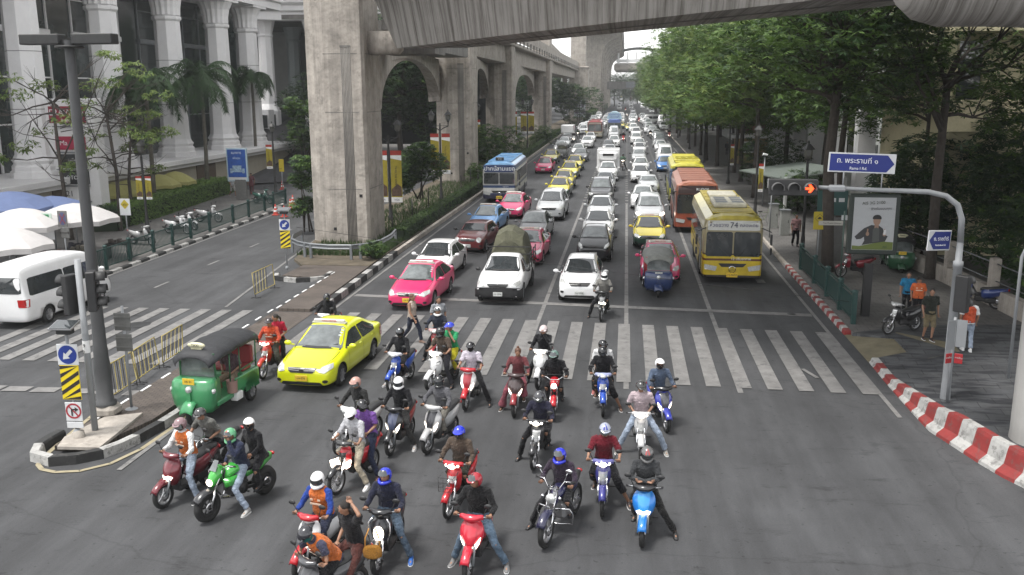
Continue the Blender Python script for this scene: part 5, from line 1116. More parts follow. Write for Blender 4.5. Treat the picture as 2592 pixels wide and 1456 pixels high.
 if look.get('vest'):
  m = MB(); torso(m, .036, low=-.02)
  vo = soft(m, 'vest', look['vest'], .02)
  up = (nec-che).normalized(); fw_ = lat.cross(up).normalized()
  if fw_.y > 0 and 'fyaw' not in J: fw_ = -fw_
  s_ = MB()
  for x in (-.075, .075): s_.box(che+lat*x+fw_*.155*bw+up*.03, (.055, .012, .03), rot=Matrix((lat, fw_, up)).transposed())
  s_.box(che+fw_*.158*bw-up*.05, (.22, .012, .03), rot=Matrix((lat, fw_, up)).transposed()); s_.obj('reflective_strip', mat('reflective_tape', (.55, .42, .32), rough=.5), vo)
 if look.get('pants'):
  m = MB(); lo = look.get('plen', 1.0); fl = look.get('pflare', .016)
  m.tube([pel+V(0, 0, .05), pel-V(0, 0, .06)], [.150*bw, .135*bw], 12)
  for s in 'LR':
   hp, kn, an = J['hip'+s], J['kn'+s], J['an'+s]; up = V(0, 0, .03)
   if lo >= .9: m.tube([hp+up, hp.lerp(kn, .3), kn, kn.lerp(an, .4), an.lerp(kn, .06)], [.105, .098, .072, .068, .052+fl], 10)
   else: m.tube([hp+up, hp.lerp(kn, .3), kn, kn.lerp(an, lo)], [.108, .102, .085, .086], 10)
  soft(m, 'trousers' if lo >= .9 else 'shorts', look['pants'])
 if look.get('shoes'):
  for s in 'LR':
   an = J['an'+s]; td = J.get('toe'+s, bodyfw).normalized(); sd = V(-td.y, td.x, 0).normalized(); upv = td.cross(sd)
   if upv.z < 0: upv = -upv
   m = MB(); rings = []
   for u, w_, h0, h1 in ((-.07, .028, -.08, -.01), (-.04, .038, -.085, .03), (.03, .042, -.085, .02), (.10, .045, -.085, -.03), (.16, .040, -.085, -.048), (.20, .022, -.083, -.062)):
    c = an+td*u; rings.append([c+sd*w_*cos(a)+upv*((h0+h1)/2+(h1-h0)/2*sin(a)) for a in [2*pi*k/12 for k in range(12)]])
   m.loft(rings, 0, True, True); sh = m.obj('shoe', M_PLAIN, t, look['shoes'])
   if look.get('sole', 1): m = MB(); m.loft([[an+td*u+sd*w_*x+upv*z_ for x, z_ in ((-1, -.092), (1, -.092), (1, -.078), (-1, -.078))] for u, w_ in ((-.075, .03), (-.03, .043), (.10, .05), (.17, .042), (.205, .02))], 0, True, False); m.obj('sole', M_WHITE if sum(look['shoes']) > .06 or look.get('toecap') else M_BLACK, sh)
 hl = look.get('helmet')
 if hl:
  st, hc = hl[0], hl[1]; c = head+HR @ V(0, .008, .012); rx, ry, rz_ = .122, .142, .135
  n, k = 24, 16; vs = []; fs = []
  for i in range(k+1):
   tt = pi*i/k
   for j in range(n): vs.append(V(rx*sin(tt)*cos(2*pi*j/n), ry*sin(tt)*sin(2*pi*j/n), -rz_*cos(tt)))
  for i in range(k):
   for j in range(n):
    q = [i*n+j, i*n+(j+1) % n, (i+1)*n+(j+1) % n, (i+1)*n+j]; m_ = sum((vs[x] for x in q), Vector())/4
    fy, zz = -m_.y/ry, m_.z/rz_
    if zz < -.86: continue
    if st == 'open' and fy > .30 and zz < .38: continue
    if st == 'half' and (zz < -.05 or (fy > .3 and zz < .2)): continue
    if st == 'full' and fy > .35 and -.38 < zz < .30: continue
    fs.append(q)
  m = MB(); m.add([c+HR @ v for v in vs], fs, 0, True)
  if st == 'full': m.tube([c+HR @ V(x*.112, -.02-.125*(1-abs(x)**2.2), -.088) for x in (-1, -.7, -.35, 0, .35, .7, 1)], [.03, .032, .034, .036, .034, .032, .03], 8)
  if st != 'full' and look.get('peak', 1): m.loft([[c+HR @ V(x*.105, -.10-.07*(1-x*x)*q, .055-.02*q) for x in (-1, -.6, -.2, .2, .6, 1)]+[c+HR @ V(x*.105, -.10-.07*(1-x*x)*q, .045-.02*q) for x in (1, .6, .2, -.2, -.6, -1)] for q in (0, 1)], 0, True, False)
  ho = m.obj('helmet', M_HELM, t, hc, fix=False)
  if len(hl) > 2:
   m = MB(); vv = [(c+HR @ V(rx*1.03*sin(a)*cos(b), -ry*1.03*cos(a)*cos(b), rz_*1.03*sin(b))) for b in (-.42, -.2, .05, .38) for a in [-1.1+2.2*q/10 for q in range(11)]]
   if hl[2] == 'up': vv = [(c+HR @ V(rx*1.05*sin(a)*cos(b), -ry*1.05*cos(a)*cos(b), rz_*1.05*sin(b))) for b in (.35, .6, .85, 1.1) for a in [-1.0+2.0*q/10 for q in range(11)]]
   fsv = [[i*11+j, i*11+j+1, (i+1)*11+j+1, (i+1)*11+j] for i in range(3) for j in range(10)]
   m.add(vv, fsv, 0, True); m.obj('visor', M_GLASS if hl[2] != 'clear' else M_GLASSL, ho, fix=False)
  if len(hl) > 3:
   for kx in (-.05, .05):
    m = MB(); vv = [(c+HR @ V(rx*1.02*sin(kx*6+a)*cos(b), -ry*1.02*cos(kx*6+a)*cos(b), rz_*1.02*sin(b))) for b in (.55, .8, 1.05, 1.3, 1.5) for a in (-.18, 0, .18)]
    m.add(vv, [[i*3+j, i*3+j+1, (i+1)*3+j+1, (i+1)*3+j] for i in range(4) for j in range(2)], 0, True); m.obj('stripe', M_HELM, ho, hl[3], fix=False)
 elif look.get('hair', 'short'):
  hs_ = look.get('hair', 'short'); m = MB()
  m.ball(head+HR @ V(0, .018, .028), (.085, .092, .092), 0, 16, 10, rot=HR)
  if hs_ == 'bun': m.ball(head+HR @ V(0, .06, .12), (.035, .035, .035), 0, 8, 6)
  if hs_ == 'pony': m.tube([head+HR @ V(0, .1, .02), head+HR @ V(0, .14, -.05), head+HR @ V(0, .13, -.16)], [.03, .03, .012], 8)
  if hs_ == 'long': m.loft([ellring(head+HR @ V(0, .05+.02*q, -.02-.09*q), V(1, 0, 0), V(0, 1, 0), .085+.006*q, .045, 12) for q in range(5)], 0, True, True)
  m.obj('hair', M_HAIR if not look.get('hcol') else mat('brown_hair', look['hcol'], rough=.6, noise=.3, nscale=30), t)
 if look.get('balaclava'):
  m = MB(); m.ball(head+HR @ V(0, -.012, -.03), (.083, .098, .095), 0, 14, 8, rot=HR); m.obj('face_mask', M_CLOTH, t, look['balaclava'])
 return t
M_LIP = mat('lips', (.20, .06, .05), rough=.5)
def ride(hunch=0.0, L='peg', R='peg', hL='grip', hR='grip', lean=0.0, pil=0, kind='scooter'):
 """seated pose in the machine's own frame (front = -y, rider's left = +x)"""
 by = .16+pil*.44; bz = .90+pil*.05
 J = dict(pel=V(0, by, bz), che=V(lean*.5, by-.09-.12*hunch, bz+.33-.03*hunch), nec=V(lean, by-.13-.24*hunch, bz+.52-.06*hunch), head=V(lean*1.2, by-.17-.30*hunch, bz+.66-.08*hunch))
 for s, m in (('L', 1), ('R', -1)):
  J['hip'+s] = V(m*.09, by-.02, bz-.04); J['sh'+s] = V(lean*.9+m*.185, by-.11-.22*hunch, bz+.46-.05*hunch)
  f = L if s == 'L' else R; h = hL if s == 'L' else hR
  if pil:
   f = 'ppeg' if f == 'peg' else f; h = 'hold' if h == 'grip' else h
  if f == 'peg': J['kn'+s] = V(m*.19, by-.40, .74); J['an'+s] = V(m*.17, by-.27 if kind == 'scooter' else by-.06, .40)
  elif f == 'ppeg': J['kn'+s] = V(m*.25, by-.36, .72); J['an'+s] = V(m*.22, by-.20, .38)
  else:
   sp = f if isinstance(f, (int, float)) else .42
   J['kn'+s] = V(m*(sp*.62+.02), by-.36, .50+.03); J['an'+s] = V(m*sp, by-.26, .092)
  J['toe'+s] = V(m*.18, -1, 0).normalized()
  if h == 'grip': J['el'+s] = V(lean*.5+m*.31, by-.22-.1*hunch, bz+.20); J['ha'+s] = V(m*.31, -.215, 1.045); J['hd'+s] = V(-m*.15, -1, -.25); J['pn'+s] = V(0, -.2, -1)
  elif h == 'face': J['el'+s] = V(m*.24, by-.36, bz+.30); J['ha'+s] = J['head']+V(m*.05, -.14, -.08); J['hd'+s] = V(-m*.3, -.1, 1); J['pn'+s] = V(0, 1, 0)
  elif h == 'hold': J['el'+s] = V(m*.27, by-.12, bz+.2); J['ha'+s] = V(m*.17, by-.32, bz+.10); J['hd'+s] = V(-m*.2, -1, 0); J['pn'+s] = V(-m, 0, 0)
  elif h == 'lap': J['el'+s] = V(m*.27, by-.06, bz+.2); J['ha'+s] = V(m*.14, by-.27, bz+.06); J['hd'+s] = V(-m*.5, -1, -.3); J['pn'+s] = V(0, 0, -1)
  elif h == 'head': J['el'+s] = V(m*.30, by-.20, bz+.62); J['ha'+s] = J['head']+V(m*.10, .02, .10); J['hd'+s] = V(-m*.8, .3, .1); J['pn'+s] = V(0, 0, -1)
  elif h == 'cross': J['el'+s] = V(m*.28, by-.28, bz+.20); J['ha'+s] = V(-m*.05, -.22, 1.09); J['hd'+s] = V(-m, -.3, 0); J['pn'+s] = V(0, 0, -1)
 return J
def stand(walk=0.0, sc=1.0, arms=(0, 0), hand_up=None):
 J = dict(pel=V(0, 0, .93), che=V(0, -.01, 1.25), nec=V(0, 0, 1.44), head=V(0, -.03, 1.585))
 for s, m in (('L', 1), ('R', -1)):
  w = walk*m; J['hip'+s] = V(m*.09, 0, .90); J['sh'+s] = V(m*.175, 0, 1.39)
  J['kn'+s] = V(m*.10, -.04-.5*w-abs(w)*.1, .50); J['an'+s] = V(m*.09, .02-1.0*w+(.08 if w < 0 else 0), .092+(.05 if w < -.1 else 0)); J['toe'+s] = V(m*.1, -1, 0).normalized()
  J['el'+s] = V(m*.25, .03+.35*w, 1.12); J['ha'+s] = V(m*.24, -.06+.6*w-arms[0 if m > 0 else 1]*.16, .88+arms[0 if m > 0 else 1]*.16); J['pn'+s] = V(-m, 0, 0); J['th'+s] = V(0, -1, 0)
  if hand_up == s: J['el'+s] = V(m*.24, -.18, 1.22); J['ha'+s] = V(m*.08, -.24, 1.38)
 for k in J: J[k] = J[k]*sc if k[:3] not in ('toe', 'pnL', 'pnR', 'thL', 'thR') and k[:2] not in ('pn', 'th') else J[k]
 return J
def rider(bk, label, look, group='riders on the waiting motorcycles', **pose):
 J = ride(**pose); q = random.Random(sum(map(ord, label)))
 for k in J:
  if k[:2] in ('el', 'kn'): J[k] = J[k]+V(q.uniform(-.035, .035), q.uniform(-.04, .04), q.uniform(-.03, .03))
 o = V(q.uniform(-.025, .025), q.uniform(-.05, .03), q.uniform(-.02, .01)); J['head'] = J['head']+o; J['nec'] = J['nec']+o*.6
 look = dict(look); look['yaw'] = look.get('yaw', 0)+q.uniform(-.2, .2)
 return person('person', label, J, look, (bk.location.x, bk.location.y), bk.rotation_euler.z, group)
# ---------------------------------------------------------------- street furniture
M_GRN = mat('green_iron', (.012, .045, .040), rough=.5, noise=.2)
M_IRON = mat('dark_iron', (.022, .022, .022), rough=.55, noise=.3)
M_POLE = mat('grey_pole', (.24, .25, .26), rough=.5, noise=.12, nscale=2)
M_DPOLE = mat('dark_pole', (.055, .056, .058), rough=.6, noise=.2, nscale=2)
M_SIGNW = mat('sign_white', (.55, .56, .57), rough=.4, noise=.06)
M_SIGNB = mat('sign_blue', (.012, .035, .22), rough=.4)
M_SIGNBK = mat('sign_back', (.12, .12, .115), rough=.6, noise=.2)
M_HZY = mat('hazard_yellow', (.68, .52, .01), rough=.4)
M_HZK = mat('hazard_black', (.02, .015, .015), rough=.5)
def circle(c, r, n=28, dy=0): return [V(c[0]+r*cos(2*pi*k/n), c[1]+dy, c[2]+r*sin(2*pi*k/n)) for k in range(n)]
def ring(mb, c, r0, r1, m=0, n=32, th=.006):
 mb.loft([[V(c[0]+r*cos(a), c[1]+d, c[2]+r*sin(a)) for r, d in ((r0, 0), (r1, 0), (r1, th), (r0, th))] for a in [2*pi*k/n for k in range(n+1)]], m, False, False)
def keepleft_post(label, x, y, with_turn=True, z=.13, solar_h=2.97):
 t = thing('traffic_sign', label, 'traffic sign', (x, y, z), .05, 'signs on the islands'); z0 = -z
 m = MB(); m.tube([(0, .04, 0), (0, .04, solar_h-.1+z0)], .035, 10); m.lathe([(.09, 0), (.09, .06), (.05, .12)], (0, .04, .07), 12); m.obj('post', M_POLE, t)
 zc = 2.23+z0; m = MB(); m.box((0, 0, zc), (.50, .02, .50), bev=.006); p = m.obj('keep_left_panel', M_SIGNW, t)
 m = MB(); m.add([v for v in circle((0, -.014, zc), .225)]+[V(0, -.014, zc)], [[k, (k+1) % 28, 28] for k in range(28)]); d = m.obj('blue_disc', M_SIGNB, p, fix=False)
 m = MB(); a = Matrix.Rotation(radians(45), 3, 'Y')
 for q in ([(-.03, -.15), (.03, -.15), (.03, .02), (-.03, .02)],): pass
 pts = [(.04, .15), (-.04, .15), (-.04, -.02), (-.10, -.02), (0, -.16), (.10, -.02), (.04, -.02)]; m.poly([V(0, -.018, zc)+a @ V(x_, 0, z_) for x_, z_ in pts]); m.obj('arrow', M_SIGNW, d, fix=False)
 zc = 1.55+z0; m = MB(); m.box((0, 0, zc), (.46, .02, .84), bev=.006); hz = m.obj('hazard_panel', M_HZY, t)
 m = MB()
 for k in range(-3, 5):
  q = [V(-.225, -.013, zc-.42+k*.21-.1), V(.225, -.013, zc-.42+k*.21+.20), V(.225, -.013, zc-.42+k*.21+.30), V(-.225, -.013, zc-.42+k*.21)]
  q = [V(v.x, v.y, min(max(v.z, zc-.41), zc+.41)) for v in q]
  if max(v.z for v in q)-min(v.z for v in q) > .02: m.poly(q)
 m.obj('stripe', M_HZK, hz, fix=False)
 if with_turn:
  zc = .83+z0; m = MB(); m.box((0, 0, zc), (.40, .02, .46), bev=.006); m.box((0, 0, zc-.33), (.40, .02, .15), bev=.006); q = m.obj('no_right_turn_panel', M_SIGNW, t)
  m = MB(); ring(m, (0, -.016, zc+.02), .15, .19); m.bar((-.12, -.016, zc+.15), (.12, -.016, zc-.11), .03, .006, up=(0, 1, 0)); m.obj('red_ring', mat('sign_red', (.30, .02, .03), rough=.4), q)
  m = MB(); m.bar((-.04, -.02, zc-.10), (-.04, -.02, zc+.06), .035, .004, up=(0, 1, 0)); m.bar((-.05, -.02, zc+.06), (.06, -.02, zc+.06), .03, .004, up=(0, 1, 0)); m.poly([V(.04, -.022, zc+.12), V(.13, -.022, zc+.06), V(.04, -.022, zc+.0)]); m.obj('turn_arrow', M_HZK, q, fix=False)
 m = MB(); m.box((0, 0, solar_h-.18+z0), (.36, .2, .12), bev=.02); m.obj('lamp_box', M_BLACK, t)
 m = MB(); m.box((0, -.02, solar_h-.03+z0), (.56, .46, .03), rot=Matrix.Rotation(.25, 3, 'X')); so_ = m.obj('solar_panel', M_ALU, t); m = MB(); m.box((0, -.025, solar_h-.012+z0), (.50, .40, .02), rot=Matrix.Rotation(.25, 3, 'X')); m.obj('cells', M_GLASS, so_)
keepleft_post('sign post on the island tip: blue keep-left arrow, hazard stripes, no right turn, solar lamp', -12.8, 19.22, True, .2)
keepleft_post('blue keep-left sign over hazard stripes before the nearest pier', -15.42, 40.2, False, .13)
t = thing('sign_post', 'grey post with two blank sign backs on the island', 'sign post', (-12.64, 21.42, .13)); m = MB(); m.tube([(0, 0, 0), (0, 0, 2.75)], .035, 8); m.lathe([(.16, 0), (.1, .03), (.04, .05)], n=12); m.obj('post', M_POLE, t)
for z in (2.35, 1.8): m = MB(); m.box((0, -.05, z), (.44, .02, .46), bev=.01); m.box((0, -.075, z+.12), (.44, .02, .03)); m.box((0, -.075, z-.12), (.44, .02, .03)); m.obj('sign_back', M_SIGNBK, t)
t = thing('flood_light_pole', 'tall dark tapered pole with T-shaped lamp heads on the island', 'lamp pole', (-13.05, 20.95, .4), 0)
m = MB(); m.lathe([(.26, 0), (.27, .08), (.20, .12), (.21, .9), (.175, 1.3), (.178, 1.45), (.165, 1.5), (.135, 3.5), (.11, 9.0)], n=20); m.obj('pole', M_DPOLE, t)
m = MB(); m.lathe([(.001, 0), (.32, .0), (.32, .05), (.001, .06)], (0, 0, 8.82), 20); m.obj('disc', M_IRON, t)
for s in (1, -1): m = MB(); m.box((s*.66, 0, 9.02), (1.0, .34, .24), bev=.02); m.box((s*.2, 0, 8.97), (.3, .12, .1)); m.obj('lamp_head', M_IRON, t)
def signal(label, loc, rz, parent_pole=None, n=3, horiz=False, lit=False):
 t = thing('traffic_light', label, 'traffic light', loc, rz, 'traffic signal heads'); w, h = (1.22, .42) if horiz else (.34, .95)
 m = MB(); m.box((0, 0, 0), (w, .2, h), bev=.02); m.obj('housing', M_BLACK, t)
 for k in range(3):
  c = V((-.40+.40*k), -.11, -.02) if horiz else V(0, -.11, .30-.30*k)
  m = MB(); m.lathe([(.13, 0), (.13, .01), (.001, .015)], c, 20, 0, 'Y'); on = lit and k == 2; ln = m.obj('lens', M_DARK, t)
  m = MB(); rings = []
  for y in (0, -.1, -.22): rings.append([c+V(.155*cos(a), y, .155*sin(a)) for a in [pi*(-.08+1.16*q/14) for q in range(15)]]+[c+V(.145*cos(a), y, .145*sin(a)) for a in [pi*(1.08-1.16*q/14) for q in range(15)]])
  m.loft(rings, 0, True, True); m.obj('visor', M_IRON if not horiz else mat('visor_grey', (.10, .10, .10), rough=.5), t)
  if on:
   m = MB(); c2 = c+V(0, -.02, 0); m.poly([c2+V(x, 0, z) for x, z in ((-.10, -.03), (.0, -.03), (-.03, -.10), (.02, -.11), (.11, .0), (.02, .11), (-.03, .10), (.0, .03), (-.10, .03))]); m.obj('lit_arrow', mat('red_arrow_light', (.9, .1, .02), emit=(1, .045, .01), estr=2.2), ln, fix=False)
 return t
t = thing('signal_pole', 'short grey pole marked 9 with black signal heads on the island', 'signal pole', (-12.62, 19.7, .2)); m = MB(); m.tube([(0, 0, 0), (0, 0, 4.2)], .075, 14); m.lathe([(.078, 0), (.078, .38)], (0, 0, 2.25-.2), 14); m.obj('pole', M_POLE, t)
m = MB(); m.lathe([(.082, 0), (.082, .30)], (0, 0, 1.95), 14); b_ = m.obj('number_band', M_WHITE, t); text('number', '9', .12, (.02, .02, .02), b_, (0, -.087, 2.13)); text('number', '9', .12, (.02, .02, .02), b_, (-.03, -.087, 1.98))
signal('black signal head facing right on the island pole', (-12.42, 19.85, 3.62), pi*.62)
signal('black signal head facing left on the island pole', (-12.90, 19.75, 3.55), -pi*.62)
# yellow barriers
def barrier(label, x, y, rz, L=1.5, H=1.0):
 t = thing('steel_barrier', label, 'barrier', (x, y, .0), rz, 'yellow steel barriers'); Yb = mat('barrier_yellow', (.36, .29, .09), rough=.6, noise=.25, nscale=6); t.rotation_euler = ((x*37 % 1-.5)*.3, 0, rz+(y*53 % 1-.5)*.14)
 m = MB(); m.tube([(0, 0, .18), (L, 0, .18), (L, 0, H), (0, 0, H), (0, 0, .18)], .018, 6)
 m.obj('frame', Yb, t)
 for k in range(9): m = MB(); m.bar((.10+k*.14, 0, .18), (.22+k*.14, 0, H), .018, .018); m.obj('bar', Yb if k % 2 else M_IRON, t)
 for xx in (.05, L-.05): m = MB(); m.tube([(xx, 0, .02), (xx, 0, .2)], .015, 5); m.tube([(xx, -.22, .02), (xx, 0, .06), (xx, .22, .02)], .015, 5); m.obj('foot', M_IRON, t)
barrier('yellow barrier nearest the dark lamp pole', -13.62, 22.05, pi/2+.02, 1.6)
barrier('middle yellow barrier of the row beside the tuk-tuk', -13.70, 23.75, pi/2+.06, 1.5)
barrier('farthest yellow barrier of the row beside the tuk-tuk', -13.82, 25.35, pi/2+.03, 1.4)
barrier('lone yellow barrier before the nearest pier', -14.75, 34.8, pi/2-.02, 2.0, 1.05)
# guardrail round the nearest pier
t = thing('guardrail', 'grey W-beam guardrail curving round the foot of the nearest pier', 'guardrail', (0, 0, .13))
G = [(-17.3, 47.6), (-17.2, 46.0), (-16.8, 44.7), (-16.1, 43.75), (-15.3, 43.2), (-14.3, 42.9), (-13.2, 43.0), (-12.5, 43.6), (-12.15, 44.8), (-12.1, 46.6), (-12.3, 48.3)]
m = MB(); P_, N_g = offset_path(G)
m.loft([[p+nn*o+V(0, 0, z) for o, z in ((0, .50), (.05, .54), (0, .60), (0, .66), (.05, .72), (0, .76), (-.02, .76), (-.02, .5))] for p, nn in zip(P_, N_g)], 0, True, False); m.obj('beam', M_STEEL, t)
for x, y in G[::2]+[(-15.7, 43.45), (-12.8, 43.25)]: m = MB(); m.box((x, y, .35), (.12, .12, .72)); m.obj('post', M_STEEL, t)
# railings
def railing(name, label, pts, h, post_w, bars, mt, z, panel=False):
 t = thing(name, label, 'railing', (0, 0, z)); m = MB()
 for x, y in pts: p = MB(); p.box((x, y, h*.52), (post_w, post_w, h*1.05), bev=.01); p.lathe([(post_w*.75, 0), (post_w*.75, .05), (.01, .09)], (x, y, h*1.04), 10); p.obj('post', mt, t)
 for a, b in zip(pts, pts[1:]):
  a, b = V(*a, 0), V(*b, 0); r = MB(); r.bar(a+V(0, 0, h-.06), b+V(0, 0, h-.06), .05, .05); r.bar(a+V(0, 0, .16), b+V(0, 0, .16), .04, .04); r.obj('rail', mt, t)
  n = int((b-a).length/bars)
  for k in range(1, n):
   p = a.lerp(b, k/n); d = (b-a).normalized()
   if panel: continue
   m.tube([p+V(0, 0, .16), p+d*.04+V(0, 0, .38), p-d*.03+V(0, 0, .62), p+V(0, 0, h-.06)], .017, 4, cap=False)
  if panel: m.bar(a+V(0, 0, h*.52), b+V(0, 0, h*.52), .02, h*.66)
 q = m.obj('infill', mt if not panel else mat('green_mesh', (.010, .040, .036), rough=.6, noise=.3, nscale=20), t); q['kind'] = 'stuff'
railing('green_railing', 'long dark green railing with wavy bars along the left kerb', [(-23.2+ -.035*(y-22), y) for y in (22.0, 25, 28, 31, 34, 36.8, 39.4, 41.6, 44.1, 46.3, 48.6, 51.2, 54.8, 57.5, 60.5, 62.3, 64.9)], 1.05, .14, .13, M_GRN, .13)
railing('green_railing', 'dark green panelled railing along the right kerb', [(8.02, 32.45), (8.02, 34.6), (8.02, 36.9), (8.02, 39.4), (8.02, 42.5)], 1.1, .16, .3, M_GRN, .14, True)
# cones
for i, (x, y) in enumerate(((-23.4, 59.5), (-22.5, 58.7), (-23.5, 62.6), (-24.2, 65.0), (-31.4, 73.0), (-29.0, 75.6))):
 t = thing('traffic_cone', ('nearest red and white cone by the end of the left railing', 'cone standing out in the left road', 'third cone past the railing end', 'fourth cone past the railing end', 'cone beside the blue advertisement', 'cone at the mouth of the drive')[i], 'traffic cone', (x, y, .01), 0, 'traffic cones')
 m = MB(); m.box((0, 0, .03), (.42, .42, .05), bev=.01); m.lathe([(.16, .05), (.03, .75), (.001, .76)], n=12); m.obj('cone', mat('cone_red', (.42, .035, .02), rough=.5), t)
 m = MB(); m.lathe([(.128, .22), (.105, .36)], n=12, c=(0, 0, 0)); m.obj('band', M_WHITE, t); m = MB(); m.lathe([(.08, .48), (.064, .58)], n=12); m.obj('band', M_WHITE, t)
# lamp posts with lanterns and banners
def lantern(t, x, y, z, s=1.0):
 m = MB(); m.lathe([(.10*s, 0), (.19*s, .12*s), (.20*s, .42*s)], (x, y, z), 6, smooth=False); lo = m.obj('lantern', mat('lantern_glass', (.10, .10, .09), rough=.3), t)
 m = MB(); m.lathe([(.30*s, .42*s), (.26*s, .48*s), (.10*s, .66*s), (.04*s, .70*s), (.05*s, .76*s), (.001, .86*s)], (x, y, z), 6, smooth=False)
 for k in range(6): a = 2*pi*k/6; m.bar((x+.10*s*cos(a), y+.10*s*sin(a), z), (x+.20*s*cos(a), y+.20*s*sin(a), z+.44*s), .02, .02)
 m.lathe([(.04*s, -.25*s), (.05*s, -.1*s), (.12*s, 0)], (x, y, z), 8); m.obj('lantern_cap', M_IRON, lo)
def banner(t, x, y, z0, z1, w, kind='yellow'):
 m = MB(); h = z1-z0
 if kind == 'yellow':
  m.box((x, y, (z0+z1)/2), (w, .015, h)); b = m.obj('banner', mat('banner_yellow', (.32, .26, .02), rough=.7, noise=.2, nscale=4), t)
  m = MB(); m.box((x, y-.012, z1-h*.045), (w*1.01, .012, h*.09)); m.obj('band', mat('banner_red', (.32, .03, .02), rough=.7), b)
  m = MB(); m.poly([V(x-w/2, y-.011, z1-h*.09), V(x+w/2, y-.011, z1-h*.09), V(x+w/2, y-.011, z1-h*.19), V(x-w/2, y-.011, z1-h*.15)]); m.box((x, y-.012, z0+h*.05), (w, .012, h*.1)); m.obj('band', M_WHITE, b)
  text('banner_text', 'GRAND FESTIVAL', h*.058, (.03, .025, .01), b, (x-.02, y-.013, z0+h*.48), rot=(pi/2, -pi/2, 0)); text('banner_text', 'VISA', w*.26, (.03, .04, .15), b, (x, y-.02, z0+h*.05))
  m = MB(); m.poly([V(x-w*.45, y-.011, z0+h*.12), V(x+w*.45, y-.011, z0+h*.12), V(x+w*.45, y-.011, z0+h*.30), V(x+w*.1, y-.011, z0+h*.36), V(x-w*.45, y-.011, z0+h*.26)]); m.obj('picture', mat('banner_picture', (.10, .06, .04), rough=.8, noise=.5, nscale=6), b, fix=False)
 else:
  m.box((x, y, (z0+z1)/2), (w, .015, h)); b = m.obj('banner', mat('banner_white', (.45, .50, .52), rough=.7, noise=.1), t); m = MB(); m.box((x, y-.012, z0+h*.30), (w*.8, .012, h*.2)); m.box((x, y-.012, z0+h*.7), (w*.5, .012, h*.3)); m.obj('picture', mat('banner_print', (.12, .10, .14), rough=.7, noise=.6, nscale=5), b)
def lamp_post(label, x, y, h, twin=False, ban=None, z=.14, rz=0, s=1.0, bw=.62):
 t = thing('street_lamp', label, 'street lamp', (x, y, z), rz, 'old-style street lamps')
 m = MB(); m.lathe([(.17, 0), (.17, .25), (.11, .35), (.10, .9), (.08, 1.0), (.065, h-.2)], n=12); m.obj('post', M_IRON, t)
 if twin:
  m = MB()
  for k in (1, -1): m.tube([(0, 0, h-.75), (k*.25, 0, h-.55), (k*.62, 0, h-.40), (k*.62, 0, h-.15)], .035, 8)
  m.tube([(-.62, 0, h-.38), (.62, 0, h-.38)], .02, 6); m.obj('arm', M_IRON, t)
  for k in (1, -1): lantern(t, k*.62, 0, h-.02, s)
 else: lantern(t, 0, 0, h, s)
 if ban:
  z0, z1, kind, sides = ban
  m = MB(); q = bw+.12; m.tube([(-q, 0, z1), (q, 0, z1)], .015, 5); m.tube([(-q, 0, z0), (q, 0, z0)], .015, 5); m.obj('banner_rod', M_IRON, t)
  for k in sides: banner(t, k*(bw/2+.11), 0, z0, z1, bw, kind)
lamp_post('lamp post with one yellow banner just right of the nearest pier', -14.75, 56.8, 5.6, True, (1.15, 4.4, 'yellow', (1, -1)), bw=.7)
lamp_post('twin-lantern lamp post with two yellow banners before the second pier', -13.62, 67.6, 5.9, True, (2.0, 4.95, 'yellow', (1, -1)), bw=.62)
lamp_post('lamp post with a yellow banner left of the fourth pier', -14.7, 118, 6.2, True, (2.0, 5.4, 'yellow', (1, -1)), bw=.8)
lamp_post('second lamp post with yellow banners left of the fourth pier', -13.3, 126, 6.2, True, (2.3, 5.2, 'yellow', (1, -1)), bw=.8)
lamp_post('lamp post with a yellow banner between the second and third piers', -16.2, 98, 6.0, True, (2.2, 5.0, 'yellow', (1, -1)), bw=.7)
lamp_post('pair of tall white banners on a post before the fifth pier', -11.5, 232, 6.2, True, (1.4, 5.9, 'white', (1, -1)), bw=1.3)
lamp_post('square-lantern lamp post with yellow banner behind the left railing', -27.95, 50.9, 4.6, False, (1.9, 3.25, 'yellow', (-1, 1)), bw=.36)
lamp_post('lamp post at the far end of the left railing', -27.9, 71.2, 4.9, False, (2.0, 3.9, 'yellow', (-1,)), bw=.5)
lamp_post('tall lamp post between the red signal and the yellow bus', 8.75, 46.2, 4.75, False, None, s=1.05)
lamp_post('lamp post with a yellow strip banner behind the yellow bus', 8.35, 60.5, 5.1, False, (1.6, 3.4, 'yellow', (1,)), bw=.3)
lamp_post('far lamp post under the trees on the right', 8.9, 82, 5.0, False, (1.6, 3.4, 'yellow', (1,)), bw=.3)
for i, y in enumerate((105, 130, 160, 190)): lamp_post('distant lamp post under the right-hand trees, number %s from the near end' % ('one', 'two', 'three', 'four')[i], 8.7, y, 5.0)
